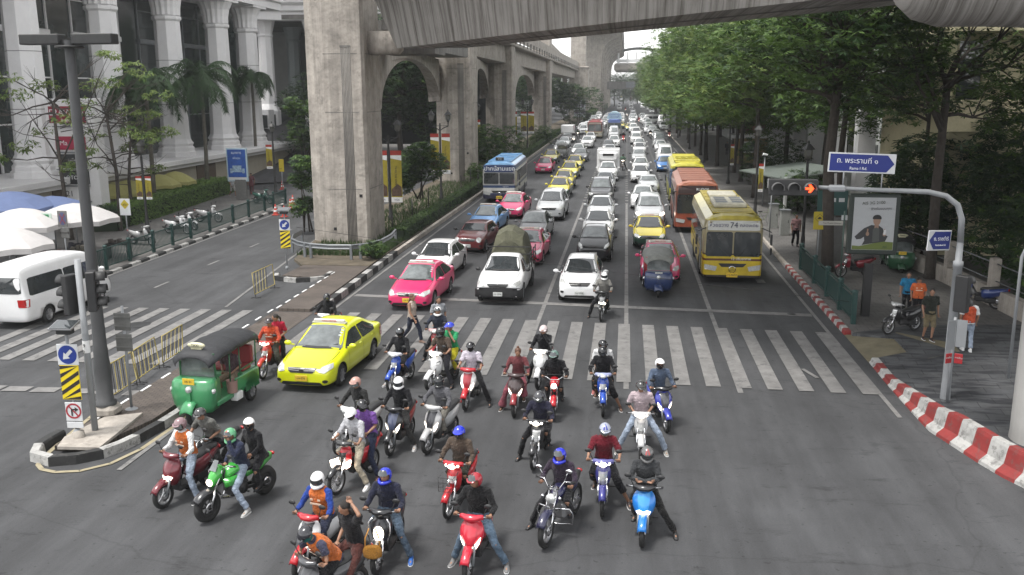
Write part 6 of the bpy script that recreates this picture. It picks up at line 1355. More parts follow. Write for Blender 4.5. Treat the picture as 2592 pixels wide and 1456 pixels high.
# signal mast on the right corner
t = thing('signal_mast', 'grey curved mast arm reaching from the right corner over the kerb', 'signal mast', (8.55, 24.5, .14))
m = MB(); m.lathe([(.13, 0), (.115, .5), (.11, 3.55), (.125, 3.56), (.125, 3.7), (.085, 3.72), (.08, 4.2)], n=18); m.obj('pole', M_POLE, t)
m = MB(); arc = [V(0, 0, 4.2), V(-.02, 0, 4.8), V(-.15, 0, 5.15), V(-.45, 0, 5.38), V(-.9, 0, 5.48), V(-1.5, 0, 5.5), V(-2.2, 0, 5.52), V(-2.9, 0, 5.55), V(-3.65, 0, 5.58)]; m.tube(arc, [.08, .078, .075, .07, .068, .062, .058, .052, .048], 12); m.obj('arm', M_POLE, t)
m = MB(); m.box((-3.15, -.05, 5.56), (.42, .26, .16), bev=.04); m.obj('lamp', M_POLE, t)
m = MB(); m.tube([(-3.0, 0, 5.55), (-3.0, 0, 6.05)], .018, 6); m.tube([(-2.05, 0, 5.5), (-2.05, 0, 5.95)], .018, 6); m.obj('sign_stay', M_POLE, t)
signal('horizontal three-lens signal showing a red right arrow', (4.30, 24.45, 5.72), -.03, horiz=True, lit=True)
def road_sign(label, loc, rot, w, h, lines, right=True):
 t = thing('street_sign', label, 'street sign', loc, 0, 'blue street name signs'); t.rotation_euler = rot
 m = MB(); m.box((0, 0, 0), (w, .03, h), bev=.01); p = m.obj('panel', M_SIGNW, t); b = .035; s = 1 if right else -1
 m = MB(); m.poly([V(-s*(w/2-b), -.019, -h/2+b), V(s*(w/2-b-h*.36), -.019, -h/2+b), V(s*(w/2-b), -.019, 0), V(s*(w/2-b-h*.36), -.019, h/2-b), V(-s*(w/2-b), -.019, h/2-b)][::s]); m.obj('field', mat('street_sign_blue', (.006, .018, .17), rough=.4), p, fix=False)
 for tx, sz, x, z in lines: text('sign_text', tx, sz, (.72, .74, .78), t, (x, -.024, z))
road_sign('blue street sign reading Rama I Rd above the mast arm, arrow to the right', (5.98, 24.5, 6.34), (0, radians(2), 0), 1.66, .50, [('ถ. พระรามที่ ๑', .185, -.12, .05), ('Rama I Rd.', .10, -.08, -.14)])
road_sign('blue street sign turned aside on the mast pole, arrow to the left', (7.98, 24.35, 4.40), (0, radians(4), .6), .86, .52, [('ถ. ราชดำริ', .14, .05, .04), ('Ratchadamri Rd.', .06, .05, -.12)], False)
signal('upper black signal head low on the mast pole', (8.62, 24.2, 3.05), pi*.75);
t = thing('sign_post', 'grey sign backs and two red plates on the corner post', 'sign post', (8.50, 24.15, .14))
m = MB(); m.box((-.12, -.1, 1.85), (.26, .02, .78), rot=Matrix.Rotation(.5, 3, 'Z')); m.obj('sign_back', M_POLE, t); m = MB(); m.box((.14, -.1, 1.9), (.24, .02, .72), rot=Matrix.Rotation(-.5, 3, 'Z')); m.obj('sign_back', M_POLE, t)
for s in (1, -1): m = MB(); m.box((s*.12, -.12, 1.24), (.20, .02, .26), bev=.008, rot=Matrix.Rotation(-s*.5, 3, 'Z')); q = m.obj('red_plate', mat('plate_red', (.33, .015, .02), rough=.5), t); text('plate_text', 'ทางข้าม', .06, (.5, .5, .5), q, (s*.12, -.14, 1.26), rot=(pi/2, 0, -s*.5))
m = MB(); m.tube([(0, .02, 0), (0, .02, 2.3)], .04, 10); m.obj('post', M_POLE, t)
# billboard lightbox
t = thing('advertising_lightbox', 'tall framed poster of a man giving a thumbs-up, on a dark post', 'billboard', (8.75, 33.6, .14), -.04)
m = MB(); m.box((0, .1, .95), (.22, .2, 1.95)); m.box((-.14, .1, .95), (.07, .2, 1.95)); m.obj('post', M_BLACK, t)
m = MB(); m.box((0, .1, 3.35), (1.72, .22, 2.16), bev=.04); m.obj('frame', mat('billboard_frame', (.02, .028, .024), rough=.4), t)
m = MB(); m.box((0, -.02, 3.38), (1.40, .04, 1.86)); pn = m.obj('poster', mat('poster_paper', (.36, .37, .38), rough=.5, noise=.05), t)
def flat(nm, pts, col, y=-.045, par=None): mb_ = MB(); mb_.poly([V(x, y, z) for x, z in pts]); mb_.obj(nm, mat('print_'+nm, col, rough=.6), par or pn, fix=False)
flat('green_hill', [(-.69, 2.46), (.69, 2.46), (.69, 2.74), (.3, 2.76), (-.1, 2.66), (-.45, 2.58), (-.69, 2.60)], (.10, .13, .025))
flat('printed_jacket', [(-.36, 2.62), (-.05, 2.68), (.42, 2.76), (.50, 2.95), (.40, 3.0), (.32, 3.22), (.18, 3.32), (-.08, 3.34), (-.32, 3.22), (-.62, 2.92), (-.55, 2.82), (-.40, 2.84), (-.30, 2.92), (-.28, 2.78)], (.028, .028, .03), -.048)
flat('printed_shirt', [(-.02, 2.72), (.22, 2.76), (.20, 3.2), (.10, 3.26), (-.02, 3.2)], (.06, .065, .06), -.05)
flat('printed_face', [(.10+.125*cos(a), 3.50+.175*sin(a)) for a in [2*pi*k/18 for k in range(18)]], (.27, .17, .12), -.05); flat('printed_neck', [(.03, 3.2), (.17, 3.2), (.17, 3.4), (.03, 3.4)], (.24, .15, .11), -.049)
flat('printed_hair', [(.10+.15*cos(a), 3.58+.13*sin(a)) for a in [pi*(-.08+1.16*k/14) for k in range(15)]], (.012, .012, .012), -.052)
for x in (-.19, .38): flat('printed_hand', [(x+.06*cos(a), 3.0+.075*sin(a)+.02) for a in [2*pi*k/10 for k in range(10)]]+[], (.25, .16, .11), -.053); flat('printed_thumb', [(x-.03, 3.06), (x+.02, 3.06), (x+.02, 3.2), (x-.02, 3.21)], (.25, .16, .11), -.054)
flat('printed_phone', [(.34, 3.0), (.42, 3.0), (.43, 3.18), (.35, 3.18)], (.55, .55, .55), -.056)
text('poster_text', 'AIS 3G 2100', .15, (.04, .05, .03), pn, (-.05, -.05, 4.12), rot=(pi/2, -.06, 0)); text('poster_text', 'ชีวิตในแบบคุณ', .12, (.06, .06, .06), pn, (.22, -.05, 3.92), rot=(pi/2, -.05, 0)); text('poster_text', 'AIS', .11, (.02, .05, .02), pn, (.42, -.055, 2.56))
# small right-hand items
def box_sign(name, label, cat, x, y, parts, post=None, group=None, pm=M_POLE, rz=0):
 t = thing(name, label, cat, (x, y, .14), rz, group)
 if post: m = MB(); m.tube([(post[0], .03, 0), (post[0], .03, post[1])], .035, 8); m.obj('post', pm, t)
 for nm, c, d, mt in parts: m = MB(); m.box(c, d, bev=.008); m.obj(nm, mt, t)
 return t
YS = mat('sign_yellow', (.42, .33, .02), rough=.5)
ys = box_sign('warning_sign', 'yellow vehicle warning sign beside the lamp post', 'sign', 8.62, 42.0, [('panel', (0, 0, 2.32), (.52, .02, .80), YS)], (0, 2.6)); m = MB()
for a_, b_ in (((0, .28), (.2, .08)), ((.2, .08), (0, -.12)), ((0, -.12), (-.2, .08)), ((-.2, .08), (0, .28))): m.bar((a_[0], -.016, 2.34+a_[1]), (b_[0], -.016, 2.34+b_[1]), .012, .004, up=(0, 1, 0))
m.box((0, -.016, 2.42), (.16, .006, .06)); m.box((0, -.016, 2.46), (.09, .006, .05)); m.obj('symbol', M_HZK, ys)
gp = box_sign('direction_sign', 'narrow white direction sign on a green post', 'sign', 9.25, 40.1, [('panel', (-.55, 0, 2.48), (1.0, .03, .19), mat('sign_cream2', (.38, .37, .33), rough=.5)), ('panel_back', (.05, .12, 2.7), (.3, .02, .22), M_SIGNW)], (0, 3.0), pm=mat('green_post', (.05, .085, .07), rough=.5)); text('sign_text', 'Thai Muslim Women', .09, (.05, .05, .05), gp, (-.5, -.02, 2.48))
box_sign('information_board', 'dark green information board between the signs', 'board', 9.6, 44.2, [('panel', (0, 0, 2.85), (1.35, .1, 1.15), mat('teal_board', (.012, .06, .055), rough=.4)), ('notice', (-.3, -.06, 3.0), (.18, .01, .18), M_SIGNW), ('notice', (.05, -.06, 3.0), (.18, .01, .18), M_SIGNW), ('notice', (.4, -.06, 3.0), (.26, .01, .18), M_SIGNW), ('base', (0, 0, 1.1), (1.2, .08, 2.2), M_SIGNBK)])
rs = box_sign('round_sign', 'blue round sign on a grey post behind the bus', 'sign', 8.0, 51.8, [('panel', (0, 0, 3.0), (.5, .02, .5), M_SIGNW)], (0, 3.2)); m = MB(); m.add(circle((0, -.016, 3.0), .2)+[V(0, -.016, 3.0)], [[k, (k+1) % 28, 28] for k in range(28)]); m.obj('disc', M_SIGNB, rs, fix=False)
for i, (x, y) in enumerate(((8.75, 55.6), (8.95, 52.8))):
 t = thing('utility_cabinet', ('rear grey utility cabinet behind the bus', 'front grey utility cabinet behind the bus')[i], 'cabinet', (x, y, .14), .05, 'utility cabinets'); m = MB(); m.box((0, 0, .7), (.5, .4, 1.4), bev=.02); m.obj('body', mat('cabinet_grey', (.26, .265, .25), rough=.5, noise=.15), t); m = MB(); m.box((0, 0, 1.43), (.58, .48, .06), bev=.01); m.obj('lid', M_STEEL, t); m = MB(); m.box((.15, -.21, .8), (.03, .02, .15)); m.obj('handle', M_BLACK, t)
t = thing('kiosk', 'yellow-brown guard kiosk with flat white roof under the trees', 'kiosk', (13.6, 103, .14), .05)
m = MB(); m.prism([(-1.5, 0), (1.5, 0), (1.9, .5), (1.9, 3), (-1.5, 3)], .1, 2.9); m.obj('wall', mat('kiosk_ochre', (.26, .19, .09), rough=.7, noise=.15), t); m = MB(); m.box((0, 1.3, 3.05), (4.4, 4.0, .35), bev=.03); m.obj('roof', M_WALLW, t); m = MB(); m.box((-.3, -.03, 1.9), (1.5, .08, 1.2), bev=.02); w_ = m.obj('window', M_WHITE, t); m = MB(); m.box((-.3, -.08, 1.9), (1.2, .04, .9)); m.obj('pane', M_GLASSL, w_)
def cctv(label, x, y, h, rz, dome=None):
 t = thing('cctv_camera', label, 'camera', (x, y, .14), rz, 'security cameras'); m = MB(); m.tube([(0, 0, 0), (0, 0, h-.6), (-.12, 0, h-.25), (-.45, 0, h), (-1.0, 0, h+.08)] if dome else [(0, 0, 0), (0, 0, h)], .045, 10); m.obj('pole', M_POLE, t)
 x0 = -.9 if dome else 0; m = MB(); m.box((x0, -.05, h+.22), (.36, .15, .13), bev=.03, rot=Matrix.Rotation(.25, 3, 'Y')); m.lathe([(.05, 0), (.05, .02)], (x0-.2, -.06, h+.2), 10, 0, 'X'); m.obj('camera_body', M_WHITE, t); m = MB(); m.tube([(x0, 0, h), (x0, 0, h+.16)], .02, 6); m.obj('bracket', M_POLE, t)
cctv('white security camera on a curved arm at the right corner', 10.9, 26.5, 4.1, pi, True)
cctv('security camera on a straight pole near the kiosk', 9.6, 66, 3.4, .3)
t = thing('plastic_stool', 'green plastic stool by the corner wall', 'stool', (13.0, 37.0, .14)); m = MB(); m.box((0, 0, .44), (.34, .34, .04), bev=.01); m.obj('seat', mat('stool_green', (.02, .14, .11), rough=.5), t)
for sx in (1, -1):
 for sy in (1, -1): m = MB(); m.bar((sx*.13, sy*.13, .44), (sx*.18, sy*.18, 0), .05, .02); m.obj('leg', mat('stool_green', ()), t)
t = thing('bicycle', 'bicycle standing by the lamp post, partly hidden', 'bicycle', (8.8, 56.8, .14), pi/2+.4)
for y in (0, 1.05): m = MB(); m.torus((0, y, .34), .33, .016, 28, 6, 0, 'X'); [m.bar((0, y, .34), (0, y+.32*cos(a), .34+.32*sin(a)), .005, .005) for a in [2*pi*k/14 for k in range(14)]]; m.obj('wheel', M_STEEL, t)
m = MB(); m.tube([(0, 0, .34), (0, .18, .85), (0, .45, .34), (0, .75, .8), (0, .2, .8)], .016, 6); m.tube([(0, .45, .34), (0, 1.05, .34), (0, .75, .8)], .014, 6); m.tube([(-.25, .1, .95), (0, .18, .9), (.25, .1, .95)], .013, 6); m.obj('frame', mat('bike_green', (.12, .18, .05), rough=.4), t); m = MB(); m.box((0, .75, .86), (.13, .26, .05), bev=.02); m.obj('saddle', M_BLACK, t)
t = thing('garden_wall', 'low concrete wall with square pillars and thin rails at the right corner', 'wall', (0, 0, .14)); WL = [(12.9, 46), (13.6, 40), (13.9, 36), (14.2, 31.5)]
m = MB()
for a, b in zip(WL, WL[1:]): m.bar((*a, .35), (*b, .35), .3, .7)
m.obj('wall', M_CONC, t)
for x, y in WL: m = MB(); m.box((x, y, .9), (.34, .34, 1.8), bev=.02); m.obj('pillar', M_CONC, t)
for a, b in zip(WL, WL[1:]): m = MB(); m.tube([(*a, 1.6), (*b, 1.6)], .025, 6); m.tube([(*a, .95), (*b, .95)], .02, 6); m.obj('rail', M_STEEL, t)
t = thing('utility_pole', 'dark grey pole at the right picture edge', 'pole', (13.3, 31.0, .14)); m = MB(); m.lathe([(.14, 0), (.12, 7)], n=14); m.obj('pole', M_DPOLE, t)
# left-hand signs, advertisement, umbrellas
bs = box_sign('bicycle_sign', 'white sign with a yellow diamond showing a bicycle', 'sign', -27.4, 47.7, [('panel', (0, 0, 1.85), (.62, .02, .92), M_SIGNW)], (0, 2.1)); m = MB(); m.poly([V(0, -.016, 2.27), V(.25, -.016, 2.0), V(0, -.016, 1.73), V(-.25, -.016, 2.0)]); m.obj('diamond', YS, bs, fix=False); m = MB(); ring(m, (-.06, -.022, 1.97), .03, .045); ring(m, (.07, -.022, 1.97), .03, .045); m.bar((-.06, -.022, 1.98), (.04, -.022, 2.07), .012, .004, up=(0, 1, 0)); m.obj('symbol', M_HZK, bs)
box_sign('small_yellow_sign', 'small yellow sign beside the far left lamp post', 'sign', -27.6, 72.0, [('panel', (0, 0, 2.2), (.42, .02, 1.0), YS)], (0, 2.4))
gs = box_sign('green_scales_sign', 'green sign with white scales in front of the white umbrellas', 'sign', -26.2, 38.6, [('frame', (0, 0, 2.32), (.92, .03, .80), mat('pale_green_sign', (.40, .48, .42), rough=.5)), ('panel', (.0, -.02, 2.36), (.66, .01, .60), mat('sign_green', (.015, .17, .06), rough=.5)), ('lower_panel', (.1, 0, 1.72), (.80, .03, .42), M_SIGNW)], (0, 2.2)); m = MB(); m.bar((-.22, -.035, 2.56), (.22, -.035, 2.56), .02, .006, up=(0, 1, 0))
for x in (-.18, .18): m.bar((x, -.035, 2.56), (x-.07, -.035, 2.36), .01, .005, up=(0, 1, 0)); m.bar((x, -.035, 2.56), (x+.07, -.035, 2.36), .01, .005, up=(0, 1, 0)); m.box((x, -.035, 2.34), (.17, .006, .04))
m.box((0, -.035, 2.22), (.5, .006, .03)); m.box((0, -.035, 2.15), (.5, .006, .03)); m.obj('scales', M_WHITE, gs)
ns = box_sign('no_parking_sign', 'grey sign with a blue and red circle and a double arrow', 'sign', -25.1, 38.4, [('panel', (0, 0, 2.5), (.46, .03, .72), M_SIGNBK), ('lower_panel', (.06, 0, 1.86), (.42, .03, .46), M_SIGNBK)], (0, 2.4)); m = MB(); m.add([V(.17*cos(a), -.02, 2.5+.29*sin(a)) for a in [2*pi*k/24 for k in range(24)]]+[V(0, -.02, 2.5)], [[k, (k+1) % 24, 24] for k in range(24)]); m.obj('disc', mat('dull_blue', (.05, .06, .14), rough=.5), ns, fix=False); m = MB(); m.bar((-.12, -.026, 2.72), (.12, -.026, 2.28), .04, .005, up=(0, 1, 0)); m.bar((.12, -.026, 2.72), (-.12, -.026, 2.28), .04, .005, up=(0, 1, 0)); m.obj('cross', mat('dull_red', (.18, .03, .03), rough=.5), ns); m = MB(); m.bar((-.12, -.02, 1.86), (.22, -.02, 1.86), .04, .005, up=(0, 1, 0)); m.poly([V(-.12, -.022, 1.95), V(-.2, -.022, 1.86), V(-.12, -.022, 1.77)]); m.poly([V(.20, -.022, 1.95), V(.28, -.022, 1.86), V(.20, -.022, 1.77)]); m.obj('arrow', M_HZK, ns, fix=False)
ad = box_sign('advertising_lightbox', 'blue illustrated advertisement panel on the left pavement', 'billboard', -29.1, 66.9, [('frame', (0, 0, 2.65), (1.62, .16, 2.5), mat('ad_frame', (.35, .45, .5), rough=.5)), ('poster', (0, -.09, 2.75), (1.42, .02, 2.1), mat('ad_blue', (.015, .07, .30), rough=.5, noise=.3, nscale=3)), ('stand', (.2, 0, .8), (.85, .2, 1.5), M_SIGNBK), ('footer', (0, -.09, 1.62), (1.42, .02, .22), M_SIGNW)], None)
text('poster_text', 'ธนาคาร', .26, (.6, .65, .7), ad, (0, -.105, 3.55)); text('poster_text', 'เพื่อคุณ', .2, (.5, .6, .7), ad, (0, -.105, 3.15)); m = MB(); m.box((0, -.105, 2.35), (.7, .01, .5)); m.box((-.45, -.105, 2.2), (.2, .01, .35)); m.box((.5, -.105, 2.2), (.2, .01, .35)); m.obj('picture', mat('ad_print', (.25, .35, .45), rough=.6, noise=.6, nscale=7), ad)
def umbrella(label, p, r, h, mt, sq=False, tilt=(0, 0), n=8, group='stall umbrellas'):
 t = thing('market_umbrella', label, 'umbrella', (p[0], p[1], .13), .3, group); m = MB(); rings = []
 for u in (0.001, .3, .6, .85, 1.0):
  rings.append([V(r*u*cos(2*pi*k/(2*n))*(1 if k % 2 == 0 else .93), r*u*sin(2*pi*k/(2*n))*(1 if k % 2 == 0 else .93), h-.75*u**1.6-(.0 if k % 2 == 0 else -.05*u)+tilt[0]*u*cos(2*pi*k/(2*n))) for k in range(2*n)])
 rings.append([V(v.x*1.0, v.y*1.0, v.z-.22) for v in rings[-1]]); m.loft(rings, 0, False, False); m.obj('canopy', mt, t, fix=False)
 m = MB(); m.tube([(0, 0, 0), (0, 0, h)], .03, 8); m.obj('pole', M_STEEL, t)
 m = MB(); [m.tube([(0, 0, h-.9), (r*.55*cos(a), r*.55*sin(a), h-.35)], .01, 4) for a in [2*pi*k/8 for k in range(8)]]; m.obj('struts', M_STEEL, t)
UW = mat('umbrella_white', (.58, .56, .55), rough=.8, noise=.1, nscale=2, thin=.25); UB = mat('umbrella_blue', (.11, .15, .28), rough=.8, noise=.12, nscale=2, thin=.2); UY = mat('umbrella_yellow', (.36, .34, .12), rough=.8, noise=.1, nscale=2, thin=.2)
umbrella('white umbrella nearest the white van', (-24.9, 34.3), 1.75, 2.75, UW); umbrella('white umbrella behind the green scales sign', (-27.2, 38.6), 2.0, 2.95, UW); umbrella('white umbrella with drooping lettered edge behind the dark pole', (-26.4, 41.4), 2.05, 2.85, UW)
umbrella('pale blue umbrella at the left edge', (-30.0, 41.8), 2.4, 3.35, UB); umbrella('second blue umbrella behind the white ones', (-28.6, 43.0), 2.2, 3.0, UB)
for i, (px, py) in enumerate(((445, 470), (405, 480), (325, 494), (290, 503))): p = at(px, py, 2.0); p = V(-33.0, p.y*(-33.0/p.x), 0); umbrella(('farthest', 'third', 'second', 'nearest')[i]+' small yellow umbrella behind the hedge', p, 1.5, 2.35, UY, group='yellow umbrellas behind the hedge')
# stall goods under the umbrellas
SR = random.Random(4)
for i in range(9):
 x, y = -24.6-SR.random()*3.6, 33+i*1.15; c = [(.05, .04, .035), (.12, .05, .04), (.10, .09, .07), (.03, .03, .04)][i % 4]
 t = thing('vendor_stall', 'dark vendor table with goods under the white umbrellas, %s from the van' % ('first', 'second', 'third', 'fourth', 'fifth', 'sixth', 'seventh', 'eighth', 'ninth')[i], 'stall', (x, y, .13), SR.random(), 'vendor stalls'); m = MB(); m.box((0, 0, .75), (1.2, .7, .06)); m.obj('table_top', M_BLACK, t)
 for sx in (-.5, .5): m = MB(); m.box((sx, 0, .37), (.05, .6, .74)); m.obj('leg', M_BLACK, t)
 m = MB(); [m.box((-.4+.2*k, SR.random()*.3-.15, .88), (.17, .3, .1+.25*SR.random()), bev=.02) for k in range(5)]; q = m.obj('goods', mat('goods_%d' % (i % 4), c, rough=.8, noise=.5, nscale=9), t); q['kind'] = 'stuff'
t = thing('ice_box', 'pale grey cool box behind the white van', 'cool box', (-24.9, 37.2, .13), .2); m = MB(); m.box((0, 0, .75), (.9, .6, .7), bev=.03); m.obj('body', M_SIGNW, t); m = MB(); m.box((0, 0, 1.13), (.98, .68, .08), bev=.02); m.obj('lid', M_WHITE, t)
for i, y in enumerate((50, 56, 62, 72, 78, 90, 96)):
 tag(MB().tube([(0, 0, 0), (0, 0, 1.5)], .035, 6).obj('marker_post', M_IRON, loc=(-12.9-.25*(i % 3), y, .13)), 'thin dark post in the median bed, %s from the nearest pier' % ('first', 'second', 'third', 'fourth', 'fifth', 'sixth', 'seventh')[i], 'post', 'marker posts in the median')
tag(MB().tube([atx(750, 575, -15.5)]+[aty(750+(k+1)*200, 575+(k+1)*27+6*sin(pi*(k+1)/7), 40-k*1.6) for k in range(7)], .009, 4).obj('overhead_wire', M_BLACK), 'thin wire sagging across the road over the first cars', 'wire')
# ---------------------------------------------------------------- buildings
t = thing('colonnade_building', 'white classical shopping building with giant octagonal columns and dark glass', 'building', (-36, 40, 0))
m = MB(); m.box((-6.0, 27, 1.5), (15, 52, 2.98)); m.obj('podium_wall', M_CREAMW if 'M_CREAMW' in globals() else mat('basement_render', (.34, .31, .25), rough=.8, noise=.1, nscale=1, objcoord=False), t)
m = MB(); m.box((-6.0, 27, 2.9), (16.4, 53.5, .42), bev=.05); m.box((-6.0, 27, 2.55), (15.8, 52.8, .26)); m.obj('podium_slab', M_WALLW, t)
for y, w_ in ((14, 4), (23.2, 3), (33, 3.5)): m = MB(); m.box((1.52, y, 1.25), (.08, w_, 2.2)); m.obj('garage_door', mat('brown_door', (.09, .065, .045), rough=.6, noise=.2), t)
def octa(r, z, c=(0, 0)): return [V(c[0]+r*cos(pi/8+pi/4*k), c[1]+r*sin(pi/8+pi/4*k), z) for k in range(8)]
for i, y in enumerate((4.0, 13, 21.9, 31.2, 40.2, 46.7)):
 m = MB(); m.loft([octa(r, z, (0, y)) for r, z in ((1.5, 3.1), (1.5, 3.45), (1.38, 3.55), (1.38, 3.8), (1.25, 3.95), (1.36, 4.15), (1.22, 4.35), (1.14, 4.5), (1.09, 5.0), (.98, 13.6), (1.12, 13.75), (1.12, 13.95), (.97, 14.05))], 0, True, False); co = m.obj('column', M_WALLW, t)
 m = MB(); rings = []
 for z, r in ((14.05, 1.02), (14.6, 1.04), (15.2, 1.16), (15.6, 1.36), (15.85, 1.5)): rings.append([V((r+(.06 if k % 2 else -.02))*cos(2*pi*k/32), y+(r+(.06 if k % 2 else -.02))*sin(2*pi*k/32), z) for k in range(32)])
 m.loft(rings, 0, True, False); m.box((0, y, 15.95), (3.1, 3.1, .2)); m.obj('capital', M_WALLW, co)
 m = MB(); [m.loft([octa(1.097-.0128*(z-5), z, (0, y)), octa(1.097-.0128*(z-5), z+.04, (0, y))], 0, False, False) for z in (7.2, 10.6)]; m.obj('joint', M_SIGNBK, co)
m = MB(); m.loft([[V(x+ -1.0, y, z) for x, z in ((2.6, 16.05), (2.6, 16.7), (2.9, 16.8), (2.9, 17.4), (3.3, 17.6), (3.6, 18.1), (3.6, 18.6), (-6, 18.6), (-6, 16.05))] for y in (0, 52)], 0, True, False); m.box((.9, 26, 20.5), (.4, 52, 3.6)); m.obj('entablature', M_WALLW, t)
m = MB(); m.box((-3.4, 27, 9.6), (.3, 50, 12.9)); m.obj('glass_wall', mat('dark_shop_glass', (.030, .040, .040), rough=.1, spec=.8, noise=.6, nscale=.5), t)
for y in (8.5, 17.4, 26.5, 35.7, 43.4):
 m = MB(); m.box((-3.15, y, 12.2), (.3, 6.4, .4), bev=.05); [m.box((-3.2, y+k*3.1, 9.5), (.12, .14, 12.6)) for k in (-1, 0, 1)]; [m.box((-3.2, y, z), (.1, 6.2, .10)) for z in (6.2, 9.2, 14.6)]; m.obj('window_frame', M_WALLW if y < 30 else M_STEEL, t)
m = MB(); m.box((-3.1, 12.3, 5.2), (.25, 1.2, 4.2)); m.obj('pillar', M_WALLW, t)
text('shop_lettering', 'ALEXANDER WANG', .62, (.5, .52, .5), t, (-3.1, 9.3, 9.1), rot=(pi/2, 0, pi/2))
# recessed wing with porch beyond
t = thing('porch_wing', 'white porch wing with curved cornice and shaded columns beyond the colonnade', 'building', (-40, 104, 0))
def wing_path(o): return [V(5.5-o, -13, 0), V(1.5-o*.8, -7.5, 0), V(.5, -3-o*0-.0, 0), V(2.0, -1-o, 0), V(9, -.6-o, 0), V(18, -.4-o, 0)]
prof = ((0, 16.0), (0, 16.8), (.4, 17.0), (.4, 17.5), (.9, 17.8), (1.1, 18.4), (1.1, 19.0), (1.1, 22)); pw_ = [V(4.2, -16, 0), V(1.0, -11.5, 0), V(-1.2, -7, 0), V(-1.4, -3, 0), V(1.5, -1, 0), V(9, -.6, 0), V(20, -.4, 0)]
P_, Nn = offset_path([(p.x, p.y) for p in pw_]); m = MB(); m.loft([[V(p.x, p.y, z)+n_*o for o, z in prof]+[V(p.x, p.y, 22)-n_*2, V(p.x, p.y, 16)-n_*2] for p, n_ in zip(P_, Nn)], 0, True, False); m.obj('entablature', M_WALLW, t)
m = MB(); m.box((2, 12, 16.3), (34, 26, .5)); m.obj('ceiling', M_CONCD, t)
for i, (x, y, z0) in enumerate(((-3.4, -6.5, 3.3), (-1.0, .2, 5.6), (4.4, .8, 5.2), (2.5, 9, 5.8), (5.5, 12, 5.8), (8, 9, 5.8), (-2, 12, 5.8))):
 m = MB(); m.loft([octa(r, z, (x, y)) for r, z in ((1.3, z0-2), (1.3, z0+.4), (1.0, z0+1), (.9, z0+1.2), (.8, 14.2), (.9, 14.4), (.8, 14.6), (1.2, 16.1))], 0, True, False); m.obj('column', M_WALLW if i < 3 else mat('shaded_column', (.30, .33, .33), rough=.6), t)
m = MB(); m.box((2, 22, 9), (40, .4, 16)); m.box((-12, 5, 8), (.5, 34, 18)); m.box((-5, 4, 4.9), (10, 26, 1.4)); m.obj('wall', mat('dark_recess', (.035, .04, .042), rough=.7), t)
m = MB(); m.box((3.5, 4, 6.6), (2.2, .4, 1.6), bev=.05); m.box((-.6, -2.3, 5.0), (1.6, 1.6, 2.4), bev=.05); m.obj('planter_wall', M_WALLW, t)
t = thing('sign_totem', 'tall white totem with red and black shop panels behind the umbrellas', 'sign totem', (-33.8, 53, .13), .02)
m = MB(); m.box((0, .5, 3.85), (3.7, 1.0, 7.7), bev=.03); m.obj('pylon', M_WALLW, t)
def tp(z, h, w, col, txt, sz, tc, x=0): m_ = MB(); m_.box((x, -.05, z), (w, .1, h), bev=.01); q = m_.obj('panel', mat('totem_%d%d' % (int(col[0]*999), int(col[2]*999)), col, rough=.4), t); [text('panel_text', tx, s_, tc, q, (x+ox, -.11, z+oz)) for tx, s_, ox, oz in txt]
tp(6.75, 1.0, 2.3, (.23, .012, .03), [('ERAWAN', .52, 0, .12), ('Bangkok', .22, 0, -.32)], 0, (.72, .7, .7), .2); tp(5.05, .8, 1.9, (.33, .012, .05), [('Ma', .42, -.42, 0), ('ng', .42, .45, 0)], 0, (.7, .7, .7), .25)
tp(3.95, .85, 1.75, (.015, .018, .02), [('coffee', .26, 0, .1)], 0, (.5, .5, .5), .3); tp(2.95, .8, 1.75, (.016, .018, .021), [('ISOTOPUK', .34, 0, 0)], 0, (.6, .6, .6), .35); tp(1.0, .75, 1.3, (.45, .40, .02), [], 0, (0, 0, 0), .45)
text('number', '21', .5, (.03, .03, .03), t, (-.15, -.02, 1.95)); m = MB(); [m.box((.25, -.12, z), (2.0, .16, .06)) for z in (6.05, 4.5, 3.45, 2.45, 1.5)]; m.obj('ledge', M_STEEL, t)
# right-hand buildings
t = thing('cream_building', 'cream building with a dark window and balcony ledge at the upper right', 'building', (15.4, 47, 0))
m = MB(); m.box((8, 6, 12), (16, 12, 24)); m.obj('wall', M_CREAM, t); m = MB(); m.box((7.8, -.4, 6.9), (16.4, .9, 1.5), bev=.04); m.box((7.8, -.5, 11.0), (16.4, 1.1, .5)); m.obj('ledge', mat('cream_ledge', (.50, .45, .30), rough=.8, noise=.12, objcoord=False), t)
for x in (.62, 6.5, 11): m = MB(); m.box((x, -.04, 9.0), (1.05, .1, 2.7)); w_ = m.obj('window', M_GLASS, t); m = MB(); m.box((x-.62, -.1, 9), (.12, .2, 2.9)); m.box((x+.62, -.1, 9), (.12, .2, 2.9)); m.obj('frame', M_CREAM, w_)
t = thing('white_shophouse', 'long pale building behind the right-hand trees', 'building', (17.2, 50, 0))
m = MB(); m.box((6, 38, 8), (12, 54, 16)); m.box((-.5, 18, 14.6), (1.5, 14, .6)); m.obj('wall', mat('pale_render', (.48, .49, .47), rough=.8, noise=.1, nscale=1, objcoord=False), t)
for k in range(11):
 y = 13+k*4.4; m = MB(); m.box((-.04, y, 7.4), (.1, 1.4, 2.8)); m.box((-.04, y, 3.2), (.1, 2.0, 2.4)); w_ = m.obj('window', M_GLASS, t); m = MB(); m.box((-.12, y, 5.9), (.2, 1.8, .14)); m.box((-.12, y-.8, 7.4), (.16, .12, 3.0)); m.box((-.12, y+.8, 7.4), (.16, .12, 3.0)); m.obj('frame', M_WALLW, w_)
for k in range(6): m = MB(); m.box((-1.5, 14+k*8, 5), (1.1, 1.2, 10)); m.obj('pilaster', M_WALLW, t)
t = thing('red_building', 'building with tall red-brown piers behind the trees', 'building', (17.0, 106, 0))
